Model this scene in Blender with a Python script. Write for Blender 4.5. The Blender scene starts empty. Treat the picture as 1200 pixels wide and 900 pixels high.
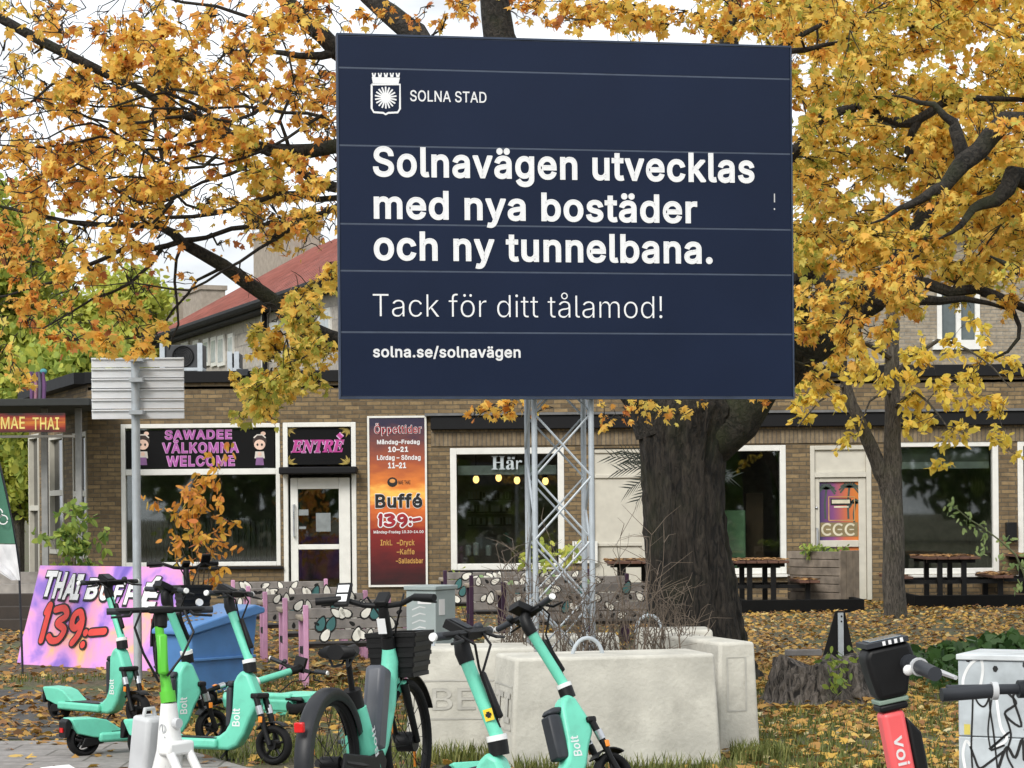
import bpy, bmesh, math, random
import numpy as np
from mathutils import Vector, Matrix
RAD = math.radians
C = bpy.context.scene.collection
SC = bpy.context.scene

# ------------------------------------------------------------------ camera, sky, sun, exposure
FPX, CAMH, ROLL = 2600.0, 1.6, RAD(0.5)
cd = bpy.data.cameras.new('camera'); cam = bpy.data.objects.new('camera', cd); C.objects.link(cam)
cam.location = (0, 0, CAMH); cam.rotation_euler = (RAD(90), ROLL, 0)
cd.sensor_width = 36; cd.lens = 36 * FPX / 1200; cd.shift_y = 0.125
cd.clip_start = 0.1; cd.clip_end = 2000
SC.camera = cam
SUN_EL, SUN_AZ = RAD(38), RAD(205)      # azimuth clockwise from +Y
w = bpy.data.worlds.new('World'); SC.world = w; w.use_nodes = True
nt = w.node_tree; bg = nt.nodes['Background']
sky = nt.nodes.new('ShaderNodeTexSky'); sky.sky_type = 'NISHITA'; sky.sun_disc = False
sky.sun_elevation = SUN_EL; sky.sun_rotation = SUN_AZ; sky.dust_density = 4; sky.air_density = 1.0; sky.ozone_density = 1
hs = nt.nodes.new('ShaderNodeHueSaturation'); hs.inputs['Saturation'].default_value = 0.18
tc = nt.nodes.new('ShaderNodeTexCoord')
mp = nt.nodes.new('ShaderNodeMapping'); mp.inputs['Scale'].default_value = (1, 1, 2.5)
cn = nt.nodes.new('ShaderNodeTexNoise'); cn.inputs['Scale'].default_value = 6; cn.inputs['Detail'].default_value = 6
cr = nt.nodes.new('ShaderNodeMapRange'); cr.inputs[1].default_value = .22; cr.inputs[2].default_value = .55
cm = nt.nodes.new('ShaderNodeMix'); cm.data_type = 'RGBA'
cm.inputs[7].default_value = (12.9, 13.6, 14.3, 1)
nt.links.new(sky.outputs[0], hs.inputs['Color'])
nt.links.new(tc.outputs['Generated'], mp.inputs[0]); nt.links.new(mp.outputs[0], cn.inputs['Vector'])
nt.links.new(cn.outputs[0], cr.inputs[0]); nt.links.new(cr.outputs[0], cm.inputs[0])
nt.links.new(hs.outputs[0], cm.inputs[6]); nt.links.new(cm.outputs[2], bg.inputs[0])
bg.inputs[1].default_value = 0.085
sl = bpy.data.lights.new('sun', 'SUN'); sl.energy = 2.1; sl.angle = RAD(24); sl.color = (1, .96, .9)
so = bpy.data.objects.new('sun', sl); C.objects.link(so); so.location = (-10, -20, 40)
sd = Vector((math.sin(SUN_AZ) * math.cos(SUN_EL), math.cos(SUN_AZ) * math.cos(SUN_EL), math.sin(SUN_EL)))
so.rotation_euler = sd.to_track_quat('Z', 'Y').to_euler()
vs = SC.view_settings; vs.view_transform = 'Standard'; vs.look = 'None'; vs.gamma = 1; vs.use_curve_mapping = False
vs.exposure = 0.26
SC.cycles.max_bounces = 6; SC.cycles.diffuse_bounces = 3; SC.cycles.glossy_bounces = 3; SC.cycles.transparent_max_bounces = 8
SC.cycles.use_denoising = True

# ------------------------------------------------------------------ picture <-> world helpers (photo pixels 1200 x 900)
CR, SR = math.cos(ROLL), math.sin(ROLL)
def ray(px, py):
    dx, dy = px - 600, 600 - py
    return Vector(((dx * CR + dy * SR) / FPX, 1.0, (-dx * SR + dy * CR) / FPX))
def W(px, py, y): return Vector((0, 0, CAMH)) + ray(px, py) * y
def G(px, y, z=0.0):                     # ground point under picture column px at depth y
    return Vector(((px - 600) * y / FPX, y, z))
class Frame:
    def __init__(s, O, U, V=Vector((0, 0, 1))):
        s.O = Vector(O); s.U = Vector(U).normalized(); V = Vector(V); s.V = (V - s.U * V.dot(s.U)).normalized(); s.N = s.U.cross(s.V)
    def at(s, u, v, d=0.0): return s.O + s.U * u + s.V * v + s.N * d
    def px(s, x, y):
        r = ray(x, y); c = Vector((0, 0, CAMH)); t = (s.O - c).dot(s.N) / r.dot(s.N); p = c + r * t - s.O
        return p.dot(s.U), p.dot(s.V)
def lin(c):
    return tuple((x / 255 / 12.92 if x / 255 <= .04045 else ((x / 255 + .055) / 1.055) ** 2.4) for x in c)

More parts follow.
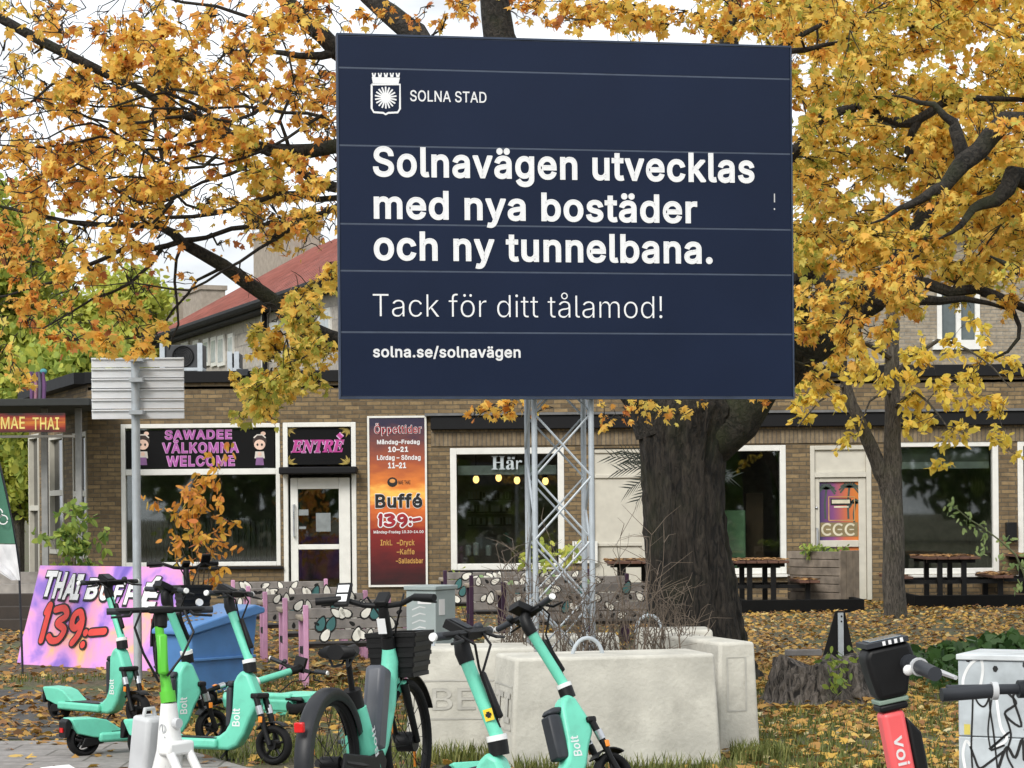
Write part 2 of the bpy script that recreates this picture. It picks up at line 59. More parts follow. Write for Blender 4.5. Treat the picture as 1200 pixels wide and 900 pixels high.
# outlines of the lettering on the signs: advance, then closed contours in thousandths
import json
GLYPHS = json.loads('''{"ö":[415,[207,-8,182,-7,159,-2,137,6,117,16,98,30,82,46,68,64,56,85,46,108,40,133,36,159,34,187,36,216,40,243,46,268,56,291,68,312,82,330,98,346,117,360,137,371,159,378,182,383,207,384,233,383,256,378,278,371,299,360,317,346,333,330,347,312,359,291,369,268,376,243,380,216,381,187,380,159,376,133,369,108,359,85,347,64,333,46,317,30,299,16,278,6,256,-2,233,-7],[207,46,242,51,270,66,292,89,307,117,316,151,319,187,316,224,307,258,292,287,270,310,242,325,207,330,173,325,145,310,124,287,108,258,99,224,96,187,99,151,108,117,124,89,145,66,173,51],[279,443,264,446,251,455,242,468,239,483,242,499,251,512,264,520,279,523,295,520,308,512,317,499,320,483,317,468,308,455,295,446],[136,443,120,446,107,455,98,468,95,483,98,499,107,512,120,520,136,523,151,520,164,512,173,499,176,483,173,468,164,455,151,446]],"Ö":[533,[267,-7,235,-5,205,1,177,11,150,25,126,42,105,63,86,88,70,115,57,146,48,179,42,215,40,254,42,293,48,329,57,362,70,393,86,421,105,445,126,466,150,484,177,498,205,508,235,514,267,516,299,514,329,508,357,498,384,484,408,466,429,445,448,421,464,393,477,362,486,329,491,293,493,254,491,215,486,179,477,146,464,115,448,88,429,63,408,42,384,25,357,11,329,1,299,-5],[267,53,289,54,310,59,330,66,349,76,367,89,383,105,396,123,408,144,418,168,425,194,429,223,430,254,429,286,425,314,418,341,408,365,396,386,383,404,367,420,349,433,330,443,310,450,289,454,267,456,245,454,223,450,203,443,184,433,167,420,151,404,137,385,125,364,116,340,109,314,105,285,103,254,105,223,109,194,116,168,125,144,137,123,151,105,167,89,184,76,203,66,223,59,245,54],[339,572,323,575,310,584,301,597,298,612,301,628,310,641,323,650,339,653,355,650,368,641,376,628,379,612,376,597,368,584,355,575],[195,572,180,575,167,584,158,597,155,612,158,628,167,641,180,650,195,653,211,650,224,641,233,628,236,612,233,597,224,584,211,575]],"é":[404,[212,-8,185,-7,161,-2,138,6,117,16,98,30,82,46,68,64,56,85,46,108,40,132,35,159,34,187,35,215,39,242,46,267,55,290,67,311,81,329,97,346,115,359,135,370,157,378,180,383,205,384,236,382,266,374,294,361,319,341,341,315,357,282,363,263,368,242,370,219,371,194,371,169,75,169,75,221,338,221,310,202,307,237,298,269,283,294,263,314,237,326,205,330,173,326,146,313,125,294,109,270,99,241,96,211,96,178,100,139,110,106,128,80,151,61,179,50,212,46,254,53,285,73,306,105,365,91,353,63,335,39,311,19,283,4,249,-5],[177,429,225,529,293,529,227,429]],"É":[419,[60,0,60,509,372,509,372,452,125,452,125,286,355,286,355,229,125,229,125,57,375,57,375,0],[191,558,239,659,307,659,241,558]],"j":[167,[53,379,114,379,114,-30,111,-63,102,-90,86,-113,65,-129,37,-139,4,-143,-10,-143,-10,-87,2,-87,25,-83,40,-72,50,-54,53,-29],[83,443,67,446,53,455,44,468,41,483,44,499,53,512,67,521,83,524,100,521,114,512,123,499,126,483,123,468,114,455,100,446]],"J":[396,[185,-7,153,-4,124,3,98,15,75,33,57,55,44,81,36,111,33,145,33,173,98,173,98,145,104,104,122,74,149,56,185,50,220,56,248,74,266,104,272,145,272,509,336,509,336,145,334,111,326,81,313,55,294,33,271,15,246,3,217,-4]],"q":[424,[372,-143,311,-143,311,59,306,59,287,31,252,4,227,-5,195,-8,172,-7,151,-2,130,5,111,16,94,29,79,45,66,64,55,84,46,108,39,133,35,160,34,189,35,218,39,245,46,270,55,293,66,313,79,332,95,347,112,361,131,371,151,378,173,383,196,384,228,381,253,373,287,346,307,319,313,319,313,379,372,379],[205,47,236,51,263,65,284,86,299,115,309,150,312,189,309,229,300,263,284,291,263,312,237,325,205,330,172,325,145,311,124,290,108,261,99,227,96,189,99,151,109,117,124,88,145,66,172,51]],"Q":[533,[245,159,313,159,369,85,384,65,468,-48,401,-48,346,27,331,46],[267,-7,235,-5,205,1,177,11,150,25,126,42,105,63,86,88,70,115,57,146,48,179,42,215,40,254,42,293,48,329,57,362,70,393,86,421,105,445,126,466,150,484,177,498,205,508,235,514,267,516,299,514,329,508,357,498,384,484,408,466,429,445,448,421,464,393,477,362,486,329,491,293,493,254,491,215,486,179,477,146,464,115,448,88,429,63,408,42,384,25,357,11,329,1,299,-5],[267,53,289,54,310,59,330,66,349,76,367,89,383,105,396,123,408,144,418,168,425,194,429,223,430,254,429,286,425,314,418,341,408,365,396,386,383,404,367,420,349,433,330,443,310,450,289,454,267,456,245,454,223,450,203,443,184,433,167,420,151,404,137,385,125,364,116,340,109,314,105,285,103,254,105,223,109,194,116,168,125,144,137,123,151,105,167,89,184,76,203,66,223,59,245,54]],"x":[379,[21,0,171,218,171,171,29,379,100,379,147,306,179,253,207,206,175,206,202,253,233,306,282,379,352,379,209,169,209,214,358,0,287,0,231,85,200,136,173,182,205,182,178,136,148,85,91,0]],"X":[474,[18,0,217,284,217,236,29,509,104,509,178,400,204,361,223,329,243,292,232,292,252,329,272,361,298,400,374,509,446,509,259,239,259,287,456,0,382,0,292,129,268,165,250,195,230,231,244,231,225,196,206,166,182,129,91,0]],"z":[380,[42,0,42,46,254,320,254,323,48,323,48,379,333,379,333,331,126,60,126,56,339,56,339,0]],"w":[567,[138,0,23,379,87,379,133,214,154,137,175,41,165,41,186,135,206,214,252,379,316,379,362,214,382,136,402,41,391,41,413,135,434,214,480,379,545,379,429,0,368,0,319,172,305,225,291,280,277,338,291,338,277,280,263,225,248,172,199,0]],"P":[445,[60,0,60,509,235,509,263,507,289,503,312,497,332,487,350,476,366,462,379,447,390,430,398,411,404,391,407,370,409,348,407,325,404,304,398,284,390,265,379,248,366,233,350,219,332,207,312,198,289,191,263,187,235,186,109,186,109,242,233,242,269,246,297,256,318,272,333,294,342,319,344,348,342,376,333,402,318,423,297,439,268,449,232,452,125,452,125,0]],"G":[520,[269,-7,236,-5,205,1,176,11,149,25,125,43,104,64,85,88,69,116,57,146,47,179,42,215,40,254,42,293,47,329,57,362,69,393,85,421,103,445,125,466,149,484,175,498,203,508,233,514,265,516,304,513,340,504,374,489,403,469,429,445,449,416,465,384,474,349,408,349,387,393,356,427,315,448,265,456,243,454,222,450,202,443,183,432,166,419,150,404,137,385,125,364,116,340,109,314,105,285,103,254,105,223,109,194,116,168,125,145,137,124,151,105,166,90,184,76,203,66,224,59,246,54,269,53,309,57,345,71,374,93,396,123,404,141,410,160,414,180,415,202,434,199,283,199,283,256,478,256,478,200,476,170,471,141,463,115,451,91,436,69,419,50,399,33,377,19,352,8,326,0,298,-5]],"F":[410,[60,0,60,509,369,509,369,452,125,452,125,278,346,278,346,221,125,221,125,0]],"S":[447,[224,-9,197,-8,172,-4,149,1,128,9,108,19,91,31,76,45,64,60,54,77,46,96,41,115,38,137,104,137,110,110,123,88,142,71,166,59,194,52,224,49,257,52,286,60,311,74,329,92,341,114,346,139,342,161,332,179,316,193,296,205,245,222,184,239,154,249,128,260,105,274,86,289,71,307,60,326,54,348,52,372,58,413,75,448,87,463,102,476,119,488,138,498,158,506,180,511,203,514,227,516,252,514,275,511,296,505,316,498,351,476,377,449,394,415,401,378,337,378,326,412,302,437,286,447,267,453,247,457,225,459,194,456,167,448,145,435,129,418,118,398,115,376,119,352,131,334,148,319,169,308,212,293,264,279,312,264,359,238,379,220,395,198,405,171,408,139,403,99,386,64,374,48,360,34,343,21,323,11,302,2,278,-4,252,-8]],"o":[415,[207,-8,182,-7,159,-2,137,6,117,16,98,30,82,46,68,64,56,85,46,108,40,133,36,159,34,187,36,216,40,243,46,268,56,291,68,312,82,330,98,346,117,360,137,371,159,378,182,383,207,384,233,383,256,378,278,371,299,360,317,346,333,330,347,312,359,291,369,268,376,243,380,216,381,187,380,159,376,133,369,108,359,85,347,64,333,46,317,30,299,16,278,6,256,-2,233,-7],[207,46,242,51,270,66,292,89,307,117,316,151,319,187,316,224,307,258,292,287,270,310,242,325,207,330,173,325,145,310,124,287,108,258,99,224,96,187,99,151,108,117,124,89,145,66,173,51]],"l":[189,[139,-2,101,3,74,20,58,47,53,84,53,509,114,509,114,99,115,77,120,62,130,54,146,52,160,53,170,54,181,3,162,-1]],"n":[410,[114,227,114,0,53,0,53,379,112,379,112,287,102,287,112,312,124,332,137,349,152,362,187,379,227,384,264,380,295,369,321,349,341,321,348,304,353,285,356,264,357,240,357,0,296,0,296,235,290,275,273,304,246,323,210,329,184,326,161,317,141,303,126,283,117,257]],"a":[389,[160,-9,126,-5,94,5,68,22,48,45,35,73,30,108,34,138,43,161,58,179,78,193,125,211,178,220,234,227,265,235,273,243,276,255,276,257,273,279,267,297,256,311,240,322,220,329,196,331,171,329,149,322,118,301,100,274,41,291,57,322,79,346,104,364,133,375,163,382,194,384,239,379,286,360,306,343,322,320,333,290,337,251,337,0,277,0,277,52,272,52,252,25,215,1,190,-6],[170,45,202,49,228,59,248,74,263,93,272,115,276,138,276,190,259,182,231,176,200,171,175,168,134,159,117,150,103,139,95,124,92,105,94,87,102,72,114,61,130,52]],"v":[389,[163,0,17,379,84,379,165,155,187,87,206,21,184,21,203,87,224,155,305,379,371,379,226,0]],"ä":[389,[160,-9,126,-5,94,5,68,22,48,45,35,73,30,108,34,138,43,161,58,179,78,193,125,211,178,220,234,227,265,235,273,243,276,255,276,257,273,279,267,297,256,311,240,322,220,329,196,331,171,329,149,322,118,301,100,274,41,291,57,322,79,346,104,364,133,375,163,382,194,384,239,379,286,360,306,343,322,320,333,290,337,251,337,0,277,0,277,52,272,52,252,25,215,1,190,-6],[170,45,202,49,228,59,248,74,263,93,272,115,276,138,276,190,259,182,231,176,200,171,175,168,134,159,117,150,103,139,95,124,92,105,94,87,102,72,114,61,130,52],[261,443,246,446,233,455,224,468,221,483,224,499,233,512,246,520,261,523,277,520,290,512,299,499,301,483,299,468,290,455,277,446],[117,443,102,446,89,455,80,468,77,483,80,499,89,512,102,520,117,523,133,520,146,512,155,499,158,483,155,468,146,455,133,446]],"g":[425,[207,-151,168,-148,134,-140,105,-127,82,-110,64,-91,51,-69,101,-41,122,-66,154,-88,178,-95,207,-97,249,-92,282,-75,304,-47,311,-6,311,68,306,68,287,41,252,16,227,8,195,5,173,6,152,10,132,17,113,27,95,39,80,53,67,71,55,90,46,112,39,136,35,163,34,191,35,220,39,246,46,271,55,293,66,314,80,332,95,347,112,361,131,371,152,378,173,383,196,384,228,382,253,373,288,346,308,319,313,319,313,379,372,379,372,-9,371,-32,367,-54,360,-73,350,-90,324,-117,291,-136,271,-142,251,-147,229,-150],[205,59,237,63,264,75,285,95,300,121,309,154,312,193,309,231,300,264,285,291,264,312,237,325,205,330,172,325,145,312,124,290,109,262,99,229,96,193,99,155,109,123,124,96,145,76,172,63]],"e":[404,[212,-8,185,-7,161,-2,138,6,117,16,98,30,82,46,68,64,56,85,46,108,40,132,35,159,34,187,35,215,39,242,46,267,55,290,67,311,81,329,97,346,115,359,135,370,157,378,180,383,205,384,236,382,266,374,294,361,319,341,341,315,357,282,363,263,368,242,370,219,371,194,371,169,75,169,75,221,338,221,310,202,307,237,298,269,283,294,263,314,237,326,205,330,173,326,146,313,125,294,109,270,99,241,96,211,96,178,100,139,110,106,128,80,151,61,179,50,212,46,254,53,285,73,306,105,365,91,353,63,335,39,311,19,283,4,249,-5]],"u":[410,[182,-5,146,-1,115,11,89,31,69,59,62,76,57,95,54,116,53,139,53,379,114,379,114,144,119,105,137,75,164,56,200,50,226,53,249,62,268,77,283,97,293,122,296,153,296,379,357,379,357,0,298,0,298,92,307,92,297,67,286,47,272,30,257,17,222,0]],"t":[227,[204,379,204,327,6,327,6,379],[65,471,126,471,126,98,128,76,136,61,150,53,170,50,185,51,202,54,213,2,192,-3,168,-4,145,-3,125,2,107,10,92,21,72,52,65,93]],"c":[396,[207,-8,182,-7,159,-2,137,6,117,16,98,30,82,46,68,64,56,85,46,108,40,133,36,159,34,187,36,216,40,243,46,268,56,291,68,312,82,330,98,346,117,360,137,371,159,378,182,383,207,384,260,377,305,356,340,322,362,277,303,262,290,289,270,311,242,325,207,330,173,325,145,310,124,287,108,258,99,224,96,187,99,151,108,117,124,89,145,66,173,51,207,46,243,52,271,66,292,89,304,117,363,102,354,78,341,56,306,21,261,-1]],"k":[381,[110,137,110,212,121,212,284,379,360,379,184,199,177,199],[53,0,53,509,114,509,114,0],[294,0,148,186,191,229,372,0]],"s":[365,[182,-8,145,-5,112,3,84,18,62,38,45,63,36,94,94,107,105,79,124,60,150,49,181,45,217,50,244,62,262,81,268,103,265,121,254,136,237,147,212,155,149,170,125,177,104,186,87,196,72,208,53,237,47,274,51,305,65,332,87,354,115,370,149,381,187,384,223,381,254,372,279,358,299,339,314,316,324,290,268,277,258,298,243,316,219,328,187,333,156,329,131,317,114,299,109,277,112,258,124,243,144,232,172,223,229,209,254,202,275,194,292,183,306,171,325,142,331,107,326,75,312,47,290,24,260,6,223,-5]],"m":[610,[53,0,53,379,112,379,112,295,108,295,118,323,132,346,151,363,172,376,195,384,219,386,257,380,287,361,309,331,321,295,312,295,322,321,337,343,357,361,381,375,407,383,437,386,468,383,497,372,522,354,541,328,553,296,557,255,557,0,496,0,496,254,490,289,473,313,447,326,419,330,395,328,374,320,358,307,345,290,338,270,335,247,335,0,274,0,274,260,269,288,253,311,229,326,199,330,178,328,158,320,140,307,126,289,117,266,114,238,114,0]],"d":[424,[195,-8,172,-7,151,-2,130,5,111,16,94,29,79,45,66,64,55,84,46,108,39,133,35,160,34,189,35,218,39,245,46,270,55,293,66,313,79,332,95,347,112,361,131,371,151,378,173,383,196,384,228,381,253,373,287,346,306,319,311,319,311,509,372,509,372,0,313,0,313,59,307,59,287,31,252,4,227,-5],[205,47,236,51,263,65,284,86,299,115,309,150,312,189,309,229,300,263,284,291,263,312,237,325,205,330,172,325,145,311,124,290,108,261,99,227,96,189,99,151,109,117,124,88,145,66,172,51]],"y":[389,[47,-139,61,-86,71,-87,104,-89,118,-84,130,-74,141,-58,151,-36,163,-1,17,379,84,379,165,155,187,87,206,21,184,21,202,87,224,155,305,379,371,379,204,-58,177,-107,159,-124,139,-136,117,-143,91,-145,65,-143]],"b":[424,[229,-8,198,-5,172,4,138,31,118,59,112,59,112,0,53,0,53,509,114,509,114,319,118,319,137,346,171,373,197,381,229,384,252,383,274,378,294,371,313,361,330,347,345,332,359,313,370,293,379,270,385,245,389,218,390,189,389,160,385,133,379,108,370,84,359,64,346,45,330,29,313,16,294,5,274,-2,252,-7],[220,47,253,51,279,66,301,88,316,117,325,151,328,189,325,227,316,261,301,290,280,311,253,325,220,330,188,325,161,312,140,291,125,263,116,229,113,189,116,150,125,115,140,86,162,65,188,51]],"r":[259,[53,0,53,379,112,379,112,321,115,321,130,347,152,367,181,380,213,385,229,384,243,384,243,322,230,324,207,326,182,323,159,315,140,301,126,284,117,262,114,237,114,0]],"h":[410,[114,227,114,0,53,0,53,509,114,509,114,287,102,287,112,312,124,332,137,349,152,362,187,379,227,384,264,380,295,369,321,349,341,321,348,304,353,285,356,264,357,240,357,0,296,0,296,235,290,275,273,304,246,323,210,329,184,326,161,317,141,303,126,283,117,257]],"T":[449,[32,452,32,509,417,509,417,452,257,452,257,0,193,0,193,452]],"f":[254,[228,379,228,327,6,327,6,379],[81,0,81,432,84,461,96,486,113,505,135,519,161,527,187,530,222,527,243,521,227,468,215,472,195,474,171,470,154,460,145,443,142,419,142,0]],"i":[167,[53,0,53,379,114,379,114,0],[84,443,67,446,54,455,44,468,41,483,44,499,54,512,67,521,84,524,100,521,114,512,123,499,126,483,123,468,114,455,100,446]],"å":[389,[160,-9,126,-5,94,5,68,22,48,45,35,73,30,108,34,138,43,161,58,179,78,193,125,211,178,220,234,227,265,235,273,243,276,255,276,257,273,279,267,297,256,311,240,322,220,329,196,331,171,329,149,322,118,301,100,274,41,291,57,322,79,346,104,364,133,375,163,382,194,384,239,379,286,360,306,343,322,320,333,290,337,251,337,0,277,0,277,52,272,52,252,25,215,1,190,-6],[170,45,202,49,228,59,248,74,263,93,272,115,276,138,276,190,259,182,231,176,200,171,175,168,134,159,117,150,103,139,95,124,92,105,94,87,102,72,114,61,130,52],[189,404,166,407,145,416,126,429,112,447,103,467,100,490,103,512,112,532,126,550,145,563,166,572,189,575,213,572,234,563,252,550,266,532,275,512,278,490,275,467,266,447,252,429,234,416,213,407],[189,447,206,450,219,460,229,473,232,490,229,506,219,519,206,529,189,532,173,529,159,519,150,506,147,490,150,473,159,460,173,450]],"p":[424,[53,-143,53,379,112,379,112,319,118,319,137,346,171,373,197,381,229,384,252,383,274,378,294,371,313,361,330,347,345,332,359,313,370,293,379,270,385,245,389,218,390,189,389,160,385,133,379,108,370,84,359,64,346,45,330,29,313,16,294,5,274,-2,252,-7,229,-8,198,-5,173,4,138,31,118,59,114,59,114,-143],[220,47,253,51,279,66,301,88,316,117,325,151,328,189,325,227,316,261,301,290,280,311,253,325,220,330,188,325,161,312,140,291,125,263,116,229,113,189,116,150,125,115,140,86,162,65,188,51]],"!":[196,[67,160,63,509,132,509,128,160],[98,-4,81,-1,66,9,56,24,52,41,56,58,66,73,81,83,98,86,116,83,130,73,140,58,143,41,140,24,130,9,116,-1]],".":[188,[95,-4,78,-1,63,9,53,24,50,41,53,59,63,73,78,83,95,87,113,83,128,73,138,59,141,41,138,24,128,9,113,-1]],"/":[249,[235,533,71,-76,14,-76,178,533]],"A":[480,[16,0,201,509,276,509,463,0,395,0,287,302,264,372,232,478,245,478,213,371,191,302,85,0],[110,142,110,199,370,199,370,142]],"D":[502,[219,0,96,0,96,57,215,57,244,58,272,63,296,70,318,81,337,94,354,110,368,128,379,149,388,172,394,198,398,226,399,255,398,285,394,312,388,337,379,361,368,381,354,399,338,415,320,428,299,438,275,446,249,450,221,452,93,452,93,509,225,509,261,507,294,501,325,492,353,478,377,461,399,441,418,418,433,391,446,361,455,329,460,293,462,255,460,217,455,181,446,149,433,119,417,92,398,68,376,48,351,31,322,17,291,8,256,2],[125,509,125,0,60,0,60,509]],"W":[686,[155,0,16,509,82,509,163,196,175,145,187,94,197,40,189,40,200,94,211,145,224,196,306,509,380,509,462,196,474,145,486,94,497,40,488,40,499,94,510,145,523,196,603,509,670,509,530,0,455,0,368,323,351,391,336,475,350,475,335,395,318,323,230,0]],"E":[419,[60,0,60,509,372,509,372,452,125,452,125,286,355,286,355,229,125,229,125,57,375,57,375,0]],"L":[393,[60,0,60,509,125,509,125,57,361,57,361,0]],"C":[510,[267,-7,235,-5,205,1,177,11,150,25,126,42,104,63,86,88,70,115,57,146,48,179,42,215,40,254,42,293,48,329,57,362,70,393,86,421,104,445,126,466,150,484,177,498,205,508,235,514,267,516,305,513,340,504,373,490,402,471,427,447,448,418,463,385,473,348,408,348,401,373,389,395,357,428,315,449,267,456,245,454,223,450,203,443,184,432,166,419,150,403,137,385,125,364,116,340,109,314,105,285,103,254,105,223,109,194,116,168,125,145,137,123,151,105,166,89,184,76,203,66,223,59,245,54,267,53,315,60,357,81,389,114,408,160,473,160,463,124,448,91,428,62,402,38,373,19,341,5,305,-4]],"M":[628,[60,0,60,509,152,509,277,187,287,159,299,123,311,84,322,49,307,49,318,83,330,121,342,158,352,187,476,509,568,509,568,0,504,0,504,291,504,327,505,369,506,413,507,457,513,457,498,409,482,363,467,322,456,291,342,0,286,0,170,291,159,321,145,361,129,408,112,457,119,457,120,416,121,372,122,328,122,291,122,0]],"V":[480,[204,0,16,509,84,509,192,206,215,137,248,31,235,31,267,138,290,206,395,509,463,509,278,0]],"K":[467,[104,145,104,216,139,261,174,303,212,344,364,509,448,509,231,276,228,276],[60,0,60,509,125,509,125,334,124,225,125,193,125,0],[372,0,188,259,228,309,449,0]],"O":[533,[267,-7,235,-5,205,1,177,11,150,25,126,42,105,63,86,88,70,115,57,146,48,179,42,215,40,254,42,293,48,329,57,362,70,393,86,421,105,445,126,466,150,484,177,498,205,508,235,514,267,516,299,514,329,508,357,498,384,484,408,466,429,445,448,421,464,393,477,362,486,329,491,293,493,254,491,215,486,179,477,146,464,115,448,88,429,63,408,42,384,25,357,11,329,1,299,-5],[267,53,289,54,310,59,330,66,349,76,367,89,383,105,396,123,408,144,418,168,425,194,429,223,430,254,429,286,425,314,418,341,408,365,396,386,383,404,367,420,349,433,330,443,310,450,289,454,267,456,245,454,223,450,203,443,184,433,167,420,151,404,137,385,125,364,116,340,109,314,105,285,103,254,105,223,109,194,116,168,125,144,137,123,151,105,167,89,184,76,203,66,223,59,245,54]],"N":[523,[60,0,60,509,136,509,343,183,363,151,388,107,414,55,405,54,401,108,399,157,399,195,399,509,463,509,463,0,387,0,202,290,177,331,148,381,108,452,119,454,122,384,124,328,125,291,125,0]],"Ä":[480,[16,0,201,509,276,509,463,0,395,0,287,302,264,372,232,478,245,478,213,371,191,302,85,0],[110,142,110,199,370,199,370,142],[312,572,296,575,283,584,274,597,271,612,274,628,283,641,296,650,312,653,327,650,340,641,349,628,352,612,349,597,340,584,327,575],[168,572,152,575,139,584,130,597,127,612,130,628,139,641,152,650,168,653,183,650,196,641,205,628,208,612,205,597,196,584,183,575]],"1":[453,[76,0,76,55,391,55,391,0],[276,509,276,0,212,0,212,448,209,448,86,358,86,427,198,509]],"3":[453,[218,-7,195,-6,173,-3,152,2,133,10,98,30,70,57,52,91,44,132,109,132,115,107,126,87,144,71,165,59,191,52,219,50,248,53,275,61,297,74,315,93,325,116,329,145,326,172,316,196,299,217,275,234,242,244,201,248,157,248,157,299,288,448,288,452,70,452,70,509,372,509,372,461,211,278,211,289,239,290,264,288,287,284,308,276,327,265,344,253,359,239,371,222,381,205,387,186,392,166,393,145,392,123,387,103,380,84,370,66,358,50,344,36,327,23,309,12,288,4,266,-2,243,-6]],"9":[453,[226,516,249,514,271,510,291,503,310,494,328,482,343,468,356,452,368,434,377,414,384,393,388,371,389,347,385,309,373,270,363,248,350,224,334,197,315,168,200,0,130,0,301,248,307,248,287,221,257,202,218,195,195,196,175,199,155,206,137,214,106,237,83,269,74,287,68,307,65,329,64,352,65,375,69,397,75,417,85,436,96,454,110,469,125,483,143,494,162,504,182,510,203,514],[226,460,199,457,174,446,154,429,138,407,129,381,125,352,129,322,138,295,154,274,174,257,199,247,226,243,254,247,279,257,299,273,314,295,324,321,327,350,324,381,314,407,299,429,279,446,254,457]],":":[188,[95,-4,78,-1,63,9,53,24,50,41,53,59,63,73,78,83,95,87,113,83,128,73,138,59,141,41,138,24,128,9,113,-1],[95,271,78,274,63,284,53,299,50,316,53,334,63,349,78,359,95,362,113,359,128,349,138,334,141,316,138,299,128,284,113,274]],"–":[350,[350,244,350,188,0,188,0,244]],"B":[456,[60,0,60,509,241,509,266,508,289,504,310,499,329,491,359,469,381,442,394,410,398,374,395,344,387,320,373,301,356,286,315,267,315,262,339,257,363,245,385,227,402,203,414,173,418,136,413,100,400,67,377,39,344,18,324,10,301,4,275,1,247,0],[125,57,245,57,272,58,296,63,315,70,330,80,349,105,355,137,352,161,342,184,327,203,306,218,279,228,248,231,125,231],[125,285,238,285,265,288,288,296,308,309,323,326,333,348,336,372,330,403,313,429,283,446,240,452,125,452]],"I":[300,[31,0,31,57,118,57,118,452,31,452,31,509,269,509,269,452,183,452,183,57,269,57,269,0]],"H":[517,[60,0,60,509,125,509,125,289,392,289,392,509,457,509,457,0,392,0,392,232,125,232,125,0]],"R":[449,[60,0,60,509,236,509,264,507,290,504,313,497,333,489,367,465,390,433,399,415,405,395,408,374,409,352,408,330,405,309,399,290,390,271,367,240,333,217,312,209,289,203,264,199,236,198,96,198,96,255,234,255,269,258,298,267,319,281,334,300,342,324,345,352,342,380,334,405,319,425,298,440,269,449,233,452,125,452,125,0],[353,0,230,229,303,229,428,0]],"Å":[480,[16,0,201,509,276,509,463,0,395,0,287,302,264,372,232,478,245,478,213,371,191,302,85,0],[110,142,110,199,370,199,370,142],[240,527,216,530,195,539,177,553,163,570,154,590,151,612,154,635,163,656,177,673,195,686,216,694,240,697,263,694,284,686,303,673,317,656,326,635,329,612,326,590,317,570,303,553,284,539,263,530],[240,571,256,574,270,583,279,596,282,612,279,629,270,643,256,652,240,655,224,652,210,643,201,629,198,612,201,596,210,583,224,574]],"-":[453,[337,244,337,188,114,188,114,244]],"0":[453,[227,-7,199,-5,174,1,151,11,130,24,111,41,95,62,80,86,69,113,60,144,53,178,49,214,48,254,49,294,53,330,60,364,69,395,81,422,95,447,112,467,130,484,151,498,174,508,200,514,227,516,254,514,279,508,302,498,323,484,342,467,358,447,372,422,384,395,393,364,400,330,404,294,405,254,404,214,400,178,393,144,384,113,373,86,359,62,342,41,323,24,302,11,279,1,254,-5],[227,50,261,56,290,74,303,87,313,103,323,122,330,144,336,168,340,194,343,223,344,254,343,285,340,314,336,341,330,365,323,387,313,405,303,422,290,435,261,453,227,460,192,453,163,435,151,422,140,405,131,387,123,365,117,341,113,314,110,285,109,254,110,223,113,194,117,168,123,144,131,122,140,103,151,87,163,74,192,56]],"2":[453,[64,0,64,47,234,229,282,282,311,327,318,348,320,371,317,397,308,419,293,436,273,449,250,457,224,460,196,457,172,447,153,433,139,413,130,390,127,362,66,362,67,384,71,405,77,424,86,442,111,473,143,496,162,505,182,511,203,514,225,516,247,514,268,511,288,505,306,497,337,474,361,445,376,411,381,372,378,345,371,318,357,290,336,259,267,180,153,60,153,57,389,57,389,0]],"4":[453,[40,105,40,158,247,509,311,509,109,166,109,163,413,163,413,105],[282,0,282,121,282,146,282,318,343,318,343,0]],"6":[453,[226,-7,203,-5,182,-1,161,5,142,15,125,26,109,40,96,56,84,74,75,94,69,115,65,138,64,162,68,199,80,239,89,261,102,285,118,311,137,340,252,509,322,509,151,261,145,261,165,288,196,307,235,314,257,313,278,309,298,303,316,295,346,271,370,240,378,221,384,201,388,180,389,157,388,134,384,112,377,92,368,73,356,55,343,39,327,26,310,14,291,5,271,-2,249,-6],[226,48,254,52,279,63,299,79,314,101,324,128,327,157,324,187,314,213,299,235,279,251,254,262,226,265,198,262,174,252,153,235,138,214,128,188,125,158,128,128,138,102,153,79,174,63,198,52]]," ":[188]}''')
